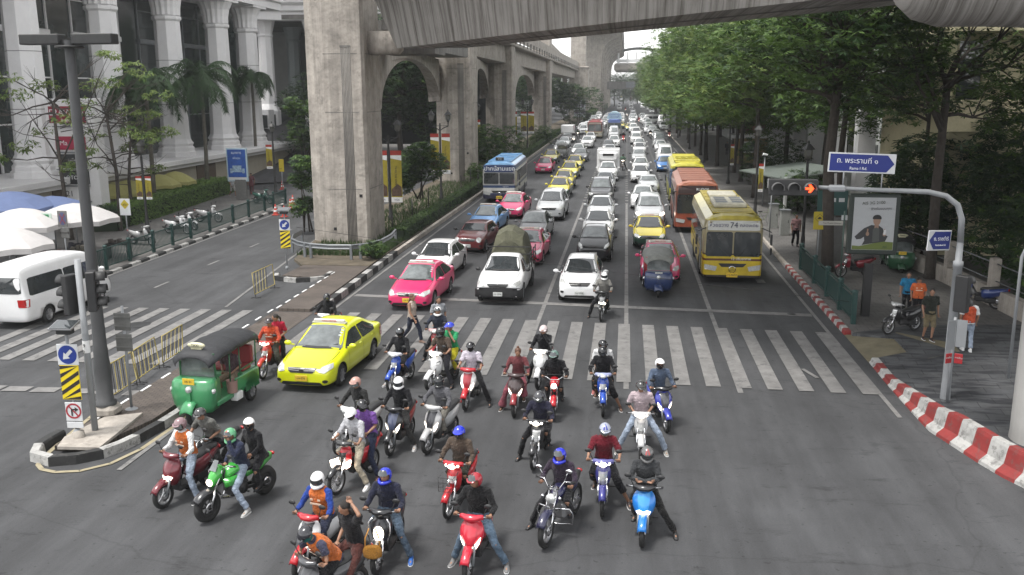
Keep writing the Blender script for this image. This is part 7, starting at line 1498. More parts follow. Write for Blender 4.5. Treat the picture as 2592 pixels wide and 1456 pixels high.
m = MB(); m.box((6, 15, 8), (12, 32, 16)); m.obj('wall', mat('pale_render', ()), t)
for k in range(6): m = MB(); m.box((-.8, 1+k*4.6, 6.5), (1.6, 1.5 if k % 2 else 2.2, 13)); m.obj('pier', mat('red_brown', (.14, .045, .030), rough=.7, noise=.2, objcoord=False), t)
t = thing('shelter', 'grey-green corrugated shelter roof behind the street lamp', 'shelter', (12.3, 62, 0), .3)
m = MB(); m.add([(-2.2, 0, 2.5), (2.6, 0, 3.0), (2.6, 7, 3.0), (-2.2, 7, 2.5), (-2.2, 0, 2.42), (2.6, 0, 2.92), (2.6, 7, 2.92), (-2.2, 7, 2.42)], [[0, 1, 2, 3], [4, 7, 6, 5], [0, 4, 5, 1], [1, 5, 6, 2], [2, 6, 7, 3], [3, 7, 4, 0]]); m.obj('roof', mat('corrugated', (.12, .14, .125), rough=.6, noise=.2), t);
for x in (-1.9, 2.3): m = MB(); m.box((x, .3, 1.3), (.16, .16, 2.5)); m.obj('post', M_WHITE, t)
for i, (x, y, w_, d_, h_) in enumerate(((24, 160, 14, 40, 15), (22, 220, 14, 50, 17), (-58, 150, 26, 50, 20), (-55, 230, 24, 70, 24), (-50, 340, 30, 80, 22), (28, 330, 20, 100, 18))):
 t = thing('street_building', 'pale building hidden behind trees, %s' % ('first past the red piers', 'second past the red piers', 'beyond the porch wing on the left', 'second beyond the porch wing', 'farthest on the left', 'farthest on the right')[i], 'building', (x, y, 0)); m = MB(); m.box((0, 0, h_/2), (w_, d_, h_)); m.obj('wall', mat('pale_render', ()), t)
 s = -1 if x > 0 else 1
 for k in range(4): m = MB(); m.box((s*(w_/2+.05), 0, 3+k*3.6), (.2, d_*.92, 1.5)); m.obj('window_band', M_GLASS, t)
t = thing('tower_block', 'narrow white tower glimpsed through the nearest arch', 'building', (-36, 158, 0)); m = MB(); m.box((0, 0, 14), (7, 8, 28)); m.obj('wall', M_WALLW, t); m = MB(); [m.box((-2.2+k*1.5, -4.05, 13), (.25, .12, 20)) for k in range(4)]; m.obj('rib', M_STEEL, t)
# ---------------------------------------------------------------- vegetation
def leaves(mb, blobs, n_ros, size, seed, per=6, droop=.3, mshare=0.0, aspect=.34):
 r = random.Random(seed); vs = []; fs = []; ms = []
 tot = sum(b[1]**2 for b in blobs)
 for c, rad, *sq in blobs:
  c = V(*c); k = int(n_ros*rad*rad/tot); sz = sq[0] if sq else .75
  for _ in range(k):
   while True:
    d = V(r.uniform(-1, 1), r.uniform(-1, 1), r.uniform(-1, 1))
    if .05 < d.length < 1: break
   d = d.normalized()*(d.length**.45); p = c+V(d.x*rad, d.y*rad, d.z*rad*sz); a0 = r.random()*6.28
   mi = 1 if r.random() < mshare else 0; s = size*(.7+.6*r.random()); tl = V(r.uniform(-.5, .5), r.uniform(-.5, .5), 1).normalized()
   ux = tl.cross(V(0, 1, 0)).normalized(); uy = tl.cross(ux)
   for j in range(per):
    a = a0+j*6.283/per+r.uniform(-.3, .3); dd = (ux*cos(a)+uy*sin(a)-tl*droop*r.uniform(0, 1.6)).normalized(); w = tl.cross(dd).normalized()*s*aspect*.5; o = len(vs)
    vs += [p, p+dd*s*.5+w, p+dd*s, p+dd*s*.5-w]; fs.append([o, o+1, o+2, o+3]); ms.append(mi)
 o = len(mb.v); mb.v += vs; mb.f += [[i+o for i in f] for f in fs]; mb.m += ms; mb.sm += [False]*len(fs)
def limbs(mb, trunk_top, blobs, r0, seed, base=(0, 0, 0), bend=.3, start=.45):
 r = random.Random(seed); base = V(*base); top = V(*trunk_top); mid = base.lerp(top, .5)+V(r.uniform(-bend, bend), r.uniform(-bend, bend), 0)
 mb.tube([base, base.lerp(mid, .1), mid, top], [r0*1.25, r0, r0*.85, r0*.6], 10)
 for b in blobs:
  c = V(*b[0]); s = (mid if r.random() < .5 else top).lerp(top, r.uniform(start, 1)); q = s.lerp(c, .5)+V(r.uniform(-.4, .4), r.uniform(-.4, .4), r.uniform(-.3, .5))
  mb.tube([s, s.lerp(q, .5)+V(0, 0, .1), q, c], [r0*.42, r0*.33, r0*.22, r0*.07], 7)
  for k in range(3):
   e = c+V(r.uniform(-1, 1), r.uniform(-1, 1), r.uniform(-.6, .8))*b[1]*.8; mb.tube([q, q.lerp(e, .5)+V(0, 0, .15), e], [r0*.16, r0*.09, r0*.03], 5)
def make_tree(label, group, h0, h1, rad, r0, seed, nb=12, n_ros=1400, size=.3, lm=None, mshare=.25, cat='tree', name='street_tree', droop=.3, sz=.75):
 t = thing(name, label, cat, (0, 0, 0), 0, group); r = random.Random(seed); bl = []
 for k in range(nb):
  a = 2*pi*k/nb*1.618*2+r.random(); z = h0+(h1-h0)*(.12+.8*((k+.5)/nb)); e = sin(pi*(.15+.78*(z-h0)/(h1-h0)))**.7; q = rad*e*(.35+.55*r.random()); bl.append(((q*cos(a), q*sin(a), z), rad*(.34+.16*r.random()), sz))
 m = MB(); limbs(m, (0, 0, h0+(h1-h0)*.35), bl, r0, seed); m.obj('trunk', M_BARK, t, fix=False)
 m = MB(); leaves(m, bl, n_ros, size, seed, mshare=mshare, droop=droop); m.obj('crown', lm or [M_LEAF, M_LEAFY], t, fix=False); return t
G_R = 'trees along the right pavement'
# far trees share two crowns
tA = make_tree('bushy green tree past the yellow-roofed bus, first of the long row', G_R, 4.2, 16.6, 6.2, .20, 11, 19, 3600, .40)
tA.location = (10.2, 84, .1)
tB = make_tree('bushy green tree, second of the long row', G_R, 4.0, 16.0, 6.0, .18, 23, 19, 3400, .40, mshare=.4)
tB.location = (10.6, 93, .1)
words_ = ['third', 'fourth', 'fifth', 'sixth', 'seventh', 'eighth', 'ninth', 'tenth', 'eleventh', 'twelfth', 'thirteenth', 'fourteenth', 'fifteenth', 'sixteenth', 'seventeenth', 'eighteenth', 'nineteenth', 'twentieth', 'twenty-first', 'twenty-second']
ys = [101, 109, 118, 127, 136, 145, 155, 165, 177, 189, 202, 216, 232, 250, 270, 292, 316, 345, 380]
for i, y in enumerate(ys):
 dup((tA, tB)[i % 2], (9.9+RND.uniform(-.7, .9)-(.9 if y > 200 else 0), y, .1), RND.random()*6.3, 'bushy green tree, %s of the long row on the right' % words_[i], G_R, scale=RND.uniform(.88, 1.16))
for i, (x, y) in enumerate(((15.5, 76), (15.0, 90), (16, 108), (15.2, 124), (16, 142), (16.2, 164), (17, 188), (17, 215), (17, 245), (17, 285))):
 dup((tB, tA)[i % 2], (x, y, .1), RND.random()*6.3, 'tree of the inner row near the right-hand buildings, %s from the camera' % (['first', 'second']+words_)[i], 'inner row of trees on the right', scale=RND.uniform(.95, 1.15))
# near trees, with visible limbs and rosettes of leaves
LM = [M_LEAFD, M_LEAF]
t = make_tree('near tree with dark trunk beside the billboard, rising into the girder', G_R, 7.3, 14.5, 5.8, .27, 31, 18, 3000, .33, LM, .6, sz=.55); t.location = (9.14, 42.2, .1)
t = make_tree('near forked tree behind the signal mast, thin spreading branches', G_R, 6.4, 12.5, 5.6, .24, 47, 14, 1200, .34, LM, .6, sz=.4); t.location = (13.2, 41.0, .1)
t = make_tree('slender tree over the shelter behind the lamp post', G_R, 5.6, 13.5, 5.4, .19, 53, 17, 3400, .36, [M_LEAF, M_LEAFY], .25); t.location = (9.7, 71.4, .1)
t = make_tree('tree between the two nearest pavement trees and the kiosk', G_R, 5.4, 13.5, 5.6, .22, 59, 16, 3000, .36, LM, .8); t.location = (13.0, 57.5, .1)
t = make_tree('leaning tree in front of the pale building', G_R, 6.0, 13, 4.8, .2, 61, 13, 2000, .34, LM, .6, sz=.6); t.location = (15.4, 50, .1)
def bush(label, x, y, w, d, h, seed, n=900, size=.28, lm=None, group='shrubs and low trees', cat='shrub', z=.1, mshare=.3, name='shrub'):
 t = thing(name, label, cat, (x, y, z), 0, group); r = random.Random(seed); bl = []
 for k in range(9): bl.append(((r.uniform(-.5, .5)*w, r.uniform(-.5, .5)*d, h*(.25+.6*r.random())), min(h*.42, max(w, d)*.34), .9))
 m = MB()
 for k in range(4): m.tube([(r.uniform(-.2, .2)*w, r.uniform(-.2, .2)*d, 0), bl[k][0]], [.06, .02], 6)
 m.obj('stem', M_BARK, t, fix=False); m = MB(); leaves(m, bl, n, size, seed, mshare=mshare); m.obj('foliage', lm or LM, t, fix=False); return t
DK = [M_LEAFD, M_LEAFD]
bush('dark drooping tree mass behind the green tuk-tuk, left part', 14.8, 46.2, 4.2, 3, 6.8, 71, 2600, .32, LM, mshare=.12); bush('dark leafy mass behind the corner wall', 17.6, 43.0, 5, 4, 6.6, 73, 2800, .34, LM, mshare=.15); bush('dense dark shrubs at the right picture edge', 17.4, 36.5, 3.5, 6, 4.6, 79, 2200, .3, LM, mshare=.2)
bush('dark shrubs beside the white shelter post', 11.8, 63, 2, 4, 2.8, 83, 700, .25); bush('tall dark shrub between the kiosk and the lamp post', 12.2, 80, 2.5, 5, 3.6, 89, 900, .3)
bush('leafy top hanging in front of the cream building', 18.0, 42.5, 5, 3, 3.0, 97, 700, .34, LM, z=6.3, mshare=.6)
# median
bush('small round tree between the nearest pier and the banner lamps', -13.7, 60.5, 2.6, 2.4, 3.7, 101, 1500, .26, LM, 'small trees in the median', 'tree', mshare=.5, z=1.1)
bush('light bushy tree right of the second pier', -13.6, 93, 4.2, 4, 5.2, 103, 1700, .32, LM, 'small trees in the median', 'tree', mshare=.6); bush('low shrub at the foot of the second pier', -12.7, 80.5, 1.6, 2, 1.6, 107, 500, .2, LM, 'small trees in the median', mshare=.7)
bush('bush with flat green top before the fifth pier', -12.9, 222, 9, 5, 9.5, 109, 1400, .7, LM, 'small trees in the median', 'tree', mshare=.3); bush('shrub at the foot of the fourth pier', -12.6, 143, 2.6, 3, 3, 113, 500, .3, LM, 'small trees in the median', mshare=.6)
bush('shrub at the foot of the guardrail by the kerb', -12.1, 43.6, .8, 1.6, .75, 127, 500, .14, LM, 'small trees in the median', mshare=.6)
bush('small leafy tree on the far side of the nearest pier', -18.4, 52, 1.6, 1.6, 5.2, 131, 700, .26, LM, 'small trees in the median', 'tree', mshare=.5); bush('leafy sapling above the drive left of the nearest pier', -24.0, 68, 2.0, 1.6, 4.6, 137, 700, .28, LM, 'small trees in the median', 'tree', mshare=.6, z=3.4)
M_HEDGE = mat('hedge_leaf', (.12, .21, .035), rough=.6, noise=.3, nscale=1.5, thin=.3)
def hedge(label, pts, w, h, n, size, mats, seed, z=.13, group='clipped hedges'):
 t = thing('hedge', label, 'hedge', (0, 0, z), 0, group); r = random.Random(seed); P_, Nn = offset_path(pts); m = MB()
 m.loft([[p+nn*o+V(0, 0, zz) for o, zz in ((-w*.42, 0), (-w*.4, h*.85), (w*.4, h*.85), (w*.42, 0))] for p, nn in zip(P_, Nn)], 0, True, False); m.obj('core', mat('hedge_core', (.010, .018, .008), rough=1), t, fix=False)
 m = MB(); vs = []; fs = []; ms = []; seg = [(P_[i+1]-P_[i]).length for i in range(len(P_)-1)]; tot = sum(seg)
 for _ in range(n):
  u = r.random()**(1.5 if tot > 60 else 1)*tot; i = 0
  while u > seg[i] and i < len(seg)-1: u -= seg[i]; i += 1
  q = P_[i].lerp(P_[i+1], u/seg[i]); nn = Nn[i]; f = r.random()
  if f < .5: p = q+nn*r.uniform(-.5, .5)*w+V(0, 0, h*r.uniform(.88, 1.08)); nr = V(r.uniform(-.5, .5), r.uniform(-.5, .5), 1)
  else: s = 1 if f < .78 else -1; p = q+nn*s*w*.5*r.uniform(.9, 1.08)+V(0, 0, h*r.random()); nr = nn*s+V(0, 0, .6)+V(r.uniform(-.5, .5), r.uniform(-.5, .5), 0)
  nr.normalize(); a = nr.cross(V(r.uniform(-1, 1), r.uniform(-1, 1), r.uniform(-1, 1))).normalized(); b = nr.cross(a); s_ = size*r.uniform(.7, 1.4)*(1+u*0); o = len(vs); vs += [p-a*s_*.5, p+b*s_*.28, p+a*s_*.5+nr*s_*.2, p-b*s_*.28]; fs.append([o, o+1, o+2, o+3]); ms.append(1 if (f < .5 and r.random() < .75) or r.random() < .2 else 0)  # upper leaves mostly get the lighter material, top light put into colour
 m.v = vs; m.f = fs; m.m = ms; m.sm = [False]*len(fs); m.obj('leaves', mats, t, fix=False)
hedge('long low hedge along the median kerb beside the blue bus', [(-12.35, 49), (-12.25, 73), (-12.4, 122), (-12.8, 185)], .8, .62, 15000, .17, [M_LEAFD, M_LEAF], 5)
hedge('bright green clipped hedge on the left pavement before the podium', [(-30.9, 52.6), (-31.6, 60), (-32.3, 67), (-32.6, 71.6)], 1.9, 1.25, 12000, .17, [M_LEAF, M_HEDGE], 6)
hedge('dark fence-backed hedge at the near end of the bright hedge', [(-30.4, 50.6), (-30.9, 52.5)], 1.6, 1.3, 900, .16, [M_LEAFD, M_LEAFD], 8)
hedge('far hedge row under the curved columns', [(-10.3, 250), (-9.3, 420)], 2.0, 2.2, 3000, .6, [M_LEAFD, M_LEAF], 9)
# palms
def palm(label, x, y, h, seed, fr=26, L=3.9, z=.1):
 t = thing('palm_tree', label, 'palm tree', (x, y, z), 0, 'palms before the colonnade'); r = random.Random(seed); m = MB(); m.tube([(0, 0, 0), (.05, .1, h*.4), (.1, .05, h*.8), (.08, 0, h)], [.2, .15, .13, .11], 10); m.obj('trunk', mat('palm_trunk', (.13, .12, .10), rough=.9, noise=.3, nscale=4), t)
 for k in range(fr):
  a = 2*pi*k/fr*1.0+r.random()*.3; el = r.uniform(.15, 1.25); m = MB(); pts = []; d = V(cos(a)*cos(el), sin(a)*cos(el), sin(el)); p = V(.08, 0, h)
  for s in range(13): pts.append(p.copy()); p = p+d*L/12; d = (d+V(0, 0, -.19-.045*s*.5)).normalized()
  m.tube(pts, [.035*(1-i/13)+.006 for i in range(13)], 5)
  for i in range(1, 13):
   dd = (pts[min(i+1, 12)]-pts[i-1]).normalized(); sd = dd.cross(V(0, 0, 1)).normalized()
   for s in (1, -1):
    for q in range(7):
     b = pts[i-1].lerp(pts[i], q/7); ll = .88*sin(pi*(.12+.8*i/13))**.6*r.uniform(.85, 1.1); e = b+(sd*s*.72+dd*.55+V(0, 0, r.uniform(-1.0, .1))).normalized()*ll; w = dd*.036; m.poly([b-w, b+w, e])
  m.obj('frond', M_LEAFD, t, fix=False)
palm('nearer palm before the colonnade, behind the square-lantern lamp', -32.2, 59.8, 8.2, 1); palm('taller palm behind the blue advertisement', -32.6, 69.0, 8.9, 2, 28, 4.1); palm('far palm against the last white column', -34.9, 84.5, 9.4, 3, 18, 3.0)
# bare-branched young trees on the left
def young(label, x, y, seed, h=9.5, tufts=11, rad=4.0):
 t = thing('young_tree', label, 'tree', (x, y, .1), 0, 'thin young trees on the left pavement'); r = random.Random(seed); bl = []
 for k in range(tufts): a = r.random()*6.28; q = rad*(.35+.65*r.random()); bl.append(((q*cos(a), q*sin(a), h*(.42+.6*r.random())), .62+.3*r.random(), .38))
 m = MB(); limbs(m, (r.uniform(-.3, .3), 0, h*.72), bl, .12, seed, start=.0, bend=.35)
 for k in range(16):
  a = r.random()*6.28; z = h*(.3+.6*r.random()); e = V(rad*.8*cos(a), rad*.8*sin(a), z+r.uniform(.3, 1.6)); s = V(0, 0, z); q = s.lerp(e, .5)+V(0, 0, -.3); m.tube([s, q, e], [.03, .018, .006], 5); [m.tube([q.lerp(e, .4), q.lerp(e, .4)+V(r.uniform(-1, 1), r.uniform(-1, 1), r.uniform(.1, .8))], [.012, .004], 4) for _ in range(3)]
 m.obj('trunk', M_BARK, t, fix=False); m = MB(); leaves(m, bl, 270, .30, seed, per=5, mshare=.8, droop=.7, aspect=.32); m.obj('crown', [M_LEAF, M_LEAFY], t, fix=False)
young('thin young tree right of the dark lamp pole', -29.7, 51.0, 5); young('thin young tree behind the dark lamp pole', -30.6, 47.5, 9, 10.5, 13, 4.6); young('small sapling by the totem', -31.4, 55.5, 14, 7, 7, 3)
# big trees beyond the left road
G_L = 'large trees beyond the left road'
big = make_tree('large dark tree seen through the nearest arch', G_L, 3.0, 17, 7.5, .35, 67, 18, 3200, .5, LM, .15, name='large_tree'); big.location = (-25.5, 104, .1)
for i, (x, y, s) in enumerate(((-33, 122, 1.0), (-27, 124, .9), (-26.5, 150, 1.0), (-27, 176, 1.0), (-27.5, 200, 1.05), (-27, 228, 1.0), (-27, 262, 1.1), (-28, 300, 1.1), (-31, 92, .55), (-24, 345, 1.2))): dup(big, (x, y, .1), RND.random()*6, 'large dark tree beyond the left road, %s in line' % (['first', 'second']+words_)[i], G_L, scale=s)
for i, (x, y, q_) in enumerate(((-6, 470, .9), (2, 500, .8), (10, 480, .9), (-16, 520, 1.2), (18, 470, 1.0), (6, 540, 1.0), (-2, 560, 1.0))): dup(big, (x, y, .1), i, 'dark tree closing the far end of the road, %s' % (['first', 'second']+words_)[i], 'trees closing the far end', scale=q_)
# ---------------------------------------------------------------- the traffic
WH = (.74, .74, .74); SIL = (.42, .43, .44); GRY = (.12, .12, .125); BLK = (.012, .012, .014); PNK = (.62, .03, .13); YEL = (.62, .54, .06)
LIME = (.62, .66, .01); BLU = (.07, .20, .48)
A1 = 'cars in the first rows at the stop line'; LA = 'cars in the left lanes'; LB = 'cars in the second lane'; LC = 'cars in the right lane'; FR = 'distant cars in the jam'
car('sedan', 790, 986, LIME, 'lime yellow taxi stopped on the crosswalk, nearest car to the camera', rot=-.075, taxi=1, plate='y', clear=1, group=A1, loc=(-8.78, 23.5), ptxt='มล 036')
car('sedan', 1030, 792, PNK, 'hot pink taxi at the stop line with two pedestrians crossing before it', rot=-.05, taxi=1, plate='y', clear=1, group=A1, loc=(-8.1, 33.25))
car('sedan', 1110, 613, WH, 'white sedan with black windscreen directly behind the pink taxi at the stop line', 'w', -.04, A1)
pk = car('pickup', 1260, 760, WH, 'white pickup with a green canvas load standing on its bed', 'b', -.02, A1, dark=1, bmir=1, steel=1)
car('hatch', 1466, 755, WH, 'white hatchback at the stop line beside the grey-jacketed rider', 'b', 0, A1)
car('hatch', 1507, 574, BLK, 'black hatchback behind the white hatchback', 'w', -.02, A1, clear=1, bmir=1)
car('sedan', 1671.6, 616, (.66, .05, .16), 'pink taxi half hidden behind the blue tuk-tuk', 'w', -.02, A1, taxi=1, clear=1)
car('sedan', 1644, 548, (.68, .50, .02), 'yellow and green taxi behind the pink taxi in the right lane', 'w', -.01, A1, taxi=1, two=1)
car('mini', 1183, 632, (.13, .018, .02), 'dark red small convertible with round lamps near the median kerb', 'b', -.10, LA, plate='w', round=1, bmir=1)
car('sedan', 1234.6, 521, (.10, .25, .50), 'light blue taxi behind the dark red convertible', 'w', -.08, LA, taxi=1, clear=1)
car('sedan', 1300.5, 490, (.55, .04, .13), 'pink taxi in front of the blue-roofed bus', 'w', -.06, LA, taxi=1, clear=1)
car('sedan', 1339, 582, (.55, .05, .13), 'pink taxi hidden behind the canvas-loaded pickup', 'w', -.03, LA, taxi=1, clear=1)
car('sedan', 1354, 537, GRY, 'dark grey sedan between two pink taxis', 'w', -.04, LA, clear=1)
car('suv', 1397.5, 484, SIL, 'silver off-roader with a roof box and black grille', 'w', -.03, LA)
car('sedan', 1417, 450, YEL, 'yellow and green taxi nearest behind the silver off-roader', 'w', -.03, LA, taxi=1, two=1)
car('sedan', 1428, 432, YEL, 'second yellow and green taxi of the row of four', 'w', -.03, LA, taxi=1, two=1)
car('sedan', 1442.6, 410.5, YEL, 'third yellow and green taxi of the row of four', 'w', -.03, LA, taxi=1, two=1)
car('sedan', 1455, 394, YEL, 'last yellow and green taxi of the row of four', 'w', -.03, LA, taxi=1, two=1)
car('sedan', 1469.8, 376, GRY, 'grey sedan behind the row of yellow taxis', 'w', -.02, LA, clear=1)
car('sedan', 1465, 364.5, WH, 'white sedan just behind the grey sedan', 'w', -.02, LA, clear=1)
car('pickup', 1487, 345, WH, 'white light truck with pale windscreen in the second lane', 'w', -.02, LA, clear=1)
car('sedan', 1494.6, 335, WH, 'white car behind the pale-windowed light truck', 'w', 0, FR)
car('sedan', 1497, 326, YEL, 'far yellow taxi behind the light truck', 'w', 0, FR, taxi=1, two=1)
car('sedan', 1512, 321, SIL, 'far silver sedan beside the red bus', 'w', 0, FR)
car('sedan', 1514, 313, (.3, .05, .08), 'far dark red car in front of the red bus', 'w', 0, FR)
car('sedan', 1379.7, 399.5, PNK, 'pink taxi alone in the leftmost lane past the blue bus', 'w', -.02, LA, taxi=1, clear=1)
car('sedan', 1395, 380, YEL, 'yellow and green taxi behind the lone pink taxi', 'w', -.02, LA, taxi=1, two=1)
car('sedan', 1419, 357, SIL, 'old grey car beside the hedge behind the tuk-tuk', 'w', 0, FR, clear=1)
car('sedan', 1429, 347, SIL, 'silver sedan in the leftmost lane', 'w', 0, FR, clear=1)
wb = car('pickup', 1436, 334, GRY, 'grey pickup carrying a big white box body', 'w', 0, FR, clear=1)
car('sedan', 1516, 532.5, WH, 'white sedan third in the second lane, behind the black hatchback', 'w', -.01, LB)
car('sedan', 1522, 498, SIL, 'pale sedan with lit front, fourth in the second lane', 'w', -.01, LB)
car('suv', 1522, 453.5, (.06, .06, .065), 'dark off-roader with black mirrors in the second lane', 'w', -.01, LB, clear=1, bmir=1)
car('sedan', 1532, 436, (.3, .31, .32), 'grey sedan peeping out behind the dark off-roader', 'w', 0, LB)
rt = car('pickup', 1539, 410.5, WH, 'white refrigerated truck with cooling unit above its cab', 'w', 0, LB, clear=1)
car('sedan', 1544, 366, SIL, 'silver sedan just behind the refrigerated truck', 'w', 0, LB)
car('sedan', 1540, 354.5, GRY, 'dark sedan behind the refrigerated truck, to the left', 'w', 0, LB)
car('pickup', 1554.7, 344, WH, 'white pickup in front of the grey-windowed van', 'w', 0, LB, clear=1)
car('van', 1554, 323, SIL, 'van with a wide grey windscreen', 'w', 0, FR, clear=1)
car('van', 1552.6, 309, WH, 'white high-roof van behind the grey-windowed van', 'w', 0, FR, clear=1)
car('sedan', 1571, 308, YEL, 'far yellow taxi beside the white van', 'w', 0, FR, taxi=1, two=1)
car('suv', 1645, 496, SIL, 'silver off-roader with both headlights lit behind the yellow taxi', 'w', 0, LC, clear=1, lit=1)
car('sedan', 1628, 471, WH, 'white sedan behind the silver off-roader with lit lamps', 'w', -.02, LC, clear=1)
car('mini', 1641.6, 445, SIL, 'small silver car with black roof and black mirrors', 'w', .02, LC, clear=1, bmir=1)
car('sedan', 1620.4, 418, WH, 'bright white sedan ahead of the small silver car', 'w', 0, LC)
car('sedan', 1622, 399, WH, 'white sedan sixth in the right lane', 'w', 0, LC, clear=1)
car('hatch', 1617, 378, SIL, 'silver hatchback with dark mirrors in the right lane', 'w', 0, LC, clear=1, bmir=1)
car('sedan', 1619, 361, WH, 'white sedan with curved roof, eighth in the right lane', 'w', 0, LC)
car('sedan', 1619, 350.5, WH, 'white sedan, ninth in the right lane', 'w', 0, LC, clear=1)
car('pickup', 1610.6, 337, WH, 'white double-lamped pickup in the right lane', 'w', 0, LC, clear=1)
car('suv', 1610.6, 323, WH, 'white off-roader with clean roof in the right lane', 'w', 0, LC)
car('sedan', 1594.5, 313, YEL, 'far yellow taxi beside the white off-roader', 'w', 0, FR, taxi=1, two=1)
car('sedan', 1600, 305, SIL, 'far silver sedan behind the yellow taxi in the right lane', 'w', 0, FR, clear=1)
car('sedan', 1606, 289, WH, 'far white sedan in front of the crosswise van', 'w', 0, FR, clear=1)
car('van', 1683.6, 372, WH, 'white high-roof van beside the yellow-roofed bus', 'w', 0, FR, clear=1)
car('sedan', 1683, 396, BLU, 'blue car squeezed beside the yellow-roofed bus', 'w', 0, LC, clear=1)
car('sedan', 1672.8, 356, WH, 'white sedan behind the white high-roof van', 'w', 0, FR, clear=1)
car('van', 1668.6, 338, (.2, .21, .22), 'grey van beside the kerb-side motorcyclist', 'w', 0, FR, clear=1)
car('sedan', 1660.9, 328.5, SIL, 'silver car in front of the black car by the trees', 'w', 0, FR)
car('sedan', 1660, 318, BLK, 'black car between two white cars by the trees', 'w', 0, FR)
car('hatch', 1641, 317, WH, 'white hatchback with a bright bonnet', 'w', 0, FR)
car('sedan', 1641, 310, SIL, 'silver sedan behind the bright-bonneted hatchback', 'w', 0, FR)
car('pickup', 1680, 309, WH, 'white off-roader at the kerb under the trees', 'w', 0, FR)
car('van', 1675, 294, WH, 'cream minibus at the kerb under the trees', 'w', 0, FR)
car('van', 1631, 292, WH, 'white van turned crosswise between the lanes', 'w', -1.25, FR)
k = 0
for px, py, kd, c, tx in ((1597, 259, 'van', WH, 'white van with huge windscreen'), (1598, 267, 'sedan', WH, 'white sedan in front of a far van'), (1602, 275, 'sedan', WH, 'white car with pale bonnet'), (1603, 282, 'suv', SIL, 'silver car left of the crosswise van'), (1619, 254, 'van', WH, 'white box-like van'), (1626.6, 263, 'van', WH, 'white van with grey front panel'), (1641, 262, 'sedan', WH, 'white sedan right of the grey-fronted van'), (1643, 269, 'suv', SIL, 'silver off-roader near the tree trunks'), (1650, 276, 'sedan', SIL, 'grey car near the tree trunks'), (1573, 243, 'sedan', YEL, 'pale yellow car, farthest in the left lane'), (1573, 249, 'sedan', WH, 'white car near the far hedge'), (1568, 261, 'sedan', SIL, 'silver sedan in the far left lane'), (1568, 268, 'suv', WH, 'white off-roader ahead of the domed bus'), (1598, 246, 'van', (.2, .05, .04), 'dark red van in the far middle lane'), (1600, 236, 'sedan', WH, 'white car by the far station'), (1625, 289, 'sedan', SIL, 'grey car in front of the crosswise van'), (1665, 283, 'sedan', BLK, 'black car beside the minibus'), (1640, 296, 'sedan', SIL, 'silver car ahead of the crosswise van'), (1648, 252, 'sedan', (.3, .1, .05), 'orange-topped car under the far trees')):
 car(kd, px, py, c, tx+' far down the road', 'w', 0, FR)
far = car('van', 1, 1, WH, 'white van parked at the left road beside the railing, seen from behind', loc=(-21.3, 36.6), rot=pi-.03, group='parked vehicles')
# the white van on the left road (rear towards the camera)
far.location = (-21.45, 34.35, 0)
# loads and bodies on the trucks
CANV = mat('green_canvas', (.095, .095, .062), rough=.9, noise=.35, nscale=2.5, bump=.8)
m = MB(); rings = []
for y, zt in ((2.95, 1.95), (3.1, 2.35), (3.9, 2.5), (4.7, 2.3), (4.9, 1.9)):
 rings.append([V(-.72, y, .75), V(-.74, y, 1.5), V(-.55, y, zt-.12), V(-.15, y, zt+.12), V(.15, y, zt+.12), V(.58, y, zt-.14), V(.74, y, 1.5), V(.72, y, .75)])
m.loft(rings, 0, True, False); o = m.obj('canvas_load', CANV); tag(o, 'tall load wrapped in dark green canvas on the white pickup bed', 'canvas load'); o.location = pk.location; o.rotation_euler = pk.rotation_euler
m = MB()
for s in (1, -1):
 for z in (1.15, 1.35, 1.55): m.bar((s*.88, 2.85, z), (s*.88, 5.05, z), .03, .04)
 for y in (2.9, 3.6, 4.3, 5.0): m.box((s*.88, y, 1.25), (.04, .04, .75))
m.bar((-.88, 2.85, 1.85), (.88, 2.85, 1.85), .03, .04); m.bar((-.88, 2.85, 1.55), (.88, 2.85, 1.55), .03, .04)
m.obj('bed_rack', M_BLACK, pk)
m = MB(); m.box((0, 4.3, 1.75), (2.1, 3.2, 2.0), bev=.04); bx = m.obj('cargo_box', M_PAINT, rt, WH)
m = MB(); m.box((0, 2.55, 2.15), (1.75, .5, .75), bev=.12); m.obj('cooling_unit', M_PAINT, bx, WH); m = MB(); m.box((0, 2.28, 2.3), (1.0, .06, .22)); m.obj('vent', M_BLACK, bx)
m = MB(); m.box((0, 3.4, 2.1), (2.0, 3.6, 1.3), bev=.12); m.obj('cargo_box', M_PAINT, wb, WH)
tuktuk('green tuk-tuk with black canopy and cream TAXI lamp at the median kerb', (-10.72, 20.5), -.10, (.05, .25, .10), (.022, .023, .026), True, .98, boxc=1, trim=(.04, .13, .06)).scale = (.95, .92, 1.06)
tuktuk('blue tuk-tuk with grey patched canopy in front of a pink taxi', (1.42, 36.3), 0, (.02, .035, .10), (.16, .165, .15), False, .95, trim=(.32, .03, .04))
tuktuk('dark green tuk-tuk parked on the pavement behind the billboard', (12.3, 41.9), -.12, (.018, .085, .035), (.012, .012, .013), True, .95, boxc=None)
tuktuk('grey tuk-tuk among the motorcycles beside the lone pink taxi', tuple(at(1421, 402)[:2]), 0, (.28, .28, .27), (.20, .20, .19), False, 1.0)
tuktuk('yellow-topped tuk-tuk on the road beyond the fourth pier', tuple(at(1417, 262)[:2]), 0, (.05, .06, .25), (.5, .40, .05), False, 1.1)
fr_ = random.Random(12); nf = 0
taken = [(o.location.x, o.location.y) for o in bpy.data.objects if o.parent is None and o.get('category') in ('car', 'van', 'taxi', 'bus', 'pickup truck', 'tuk-tuk')]
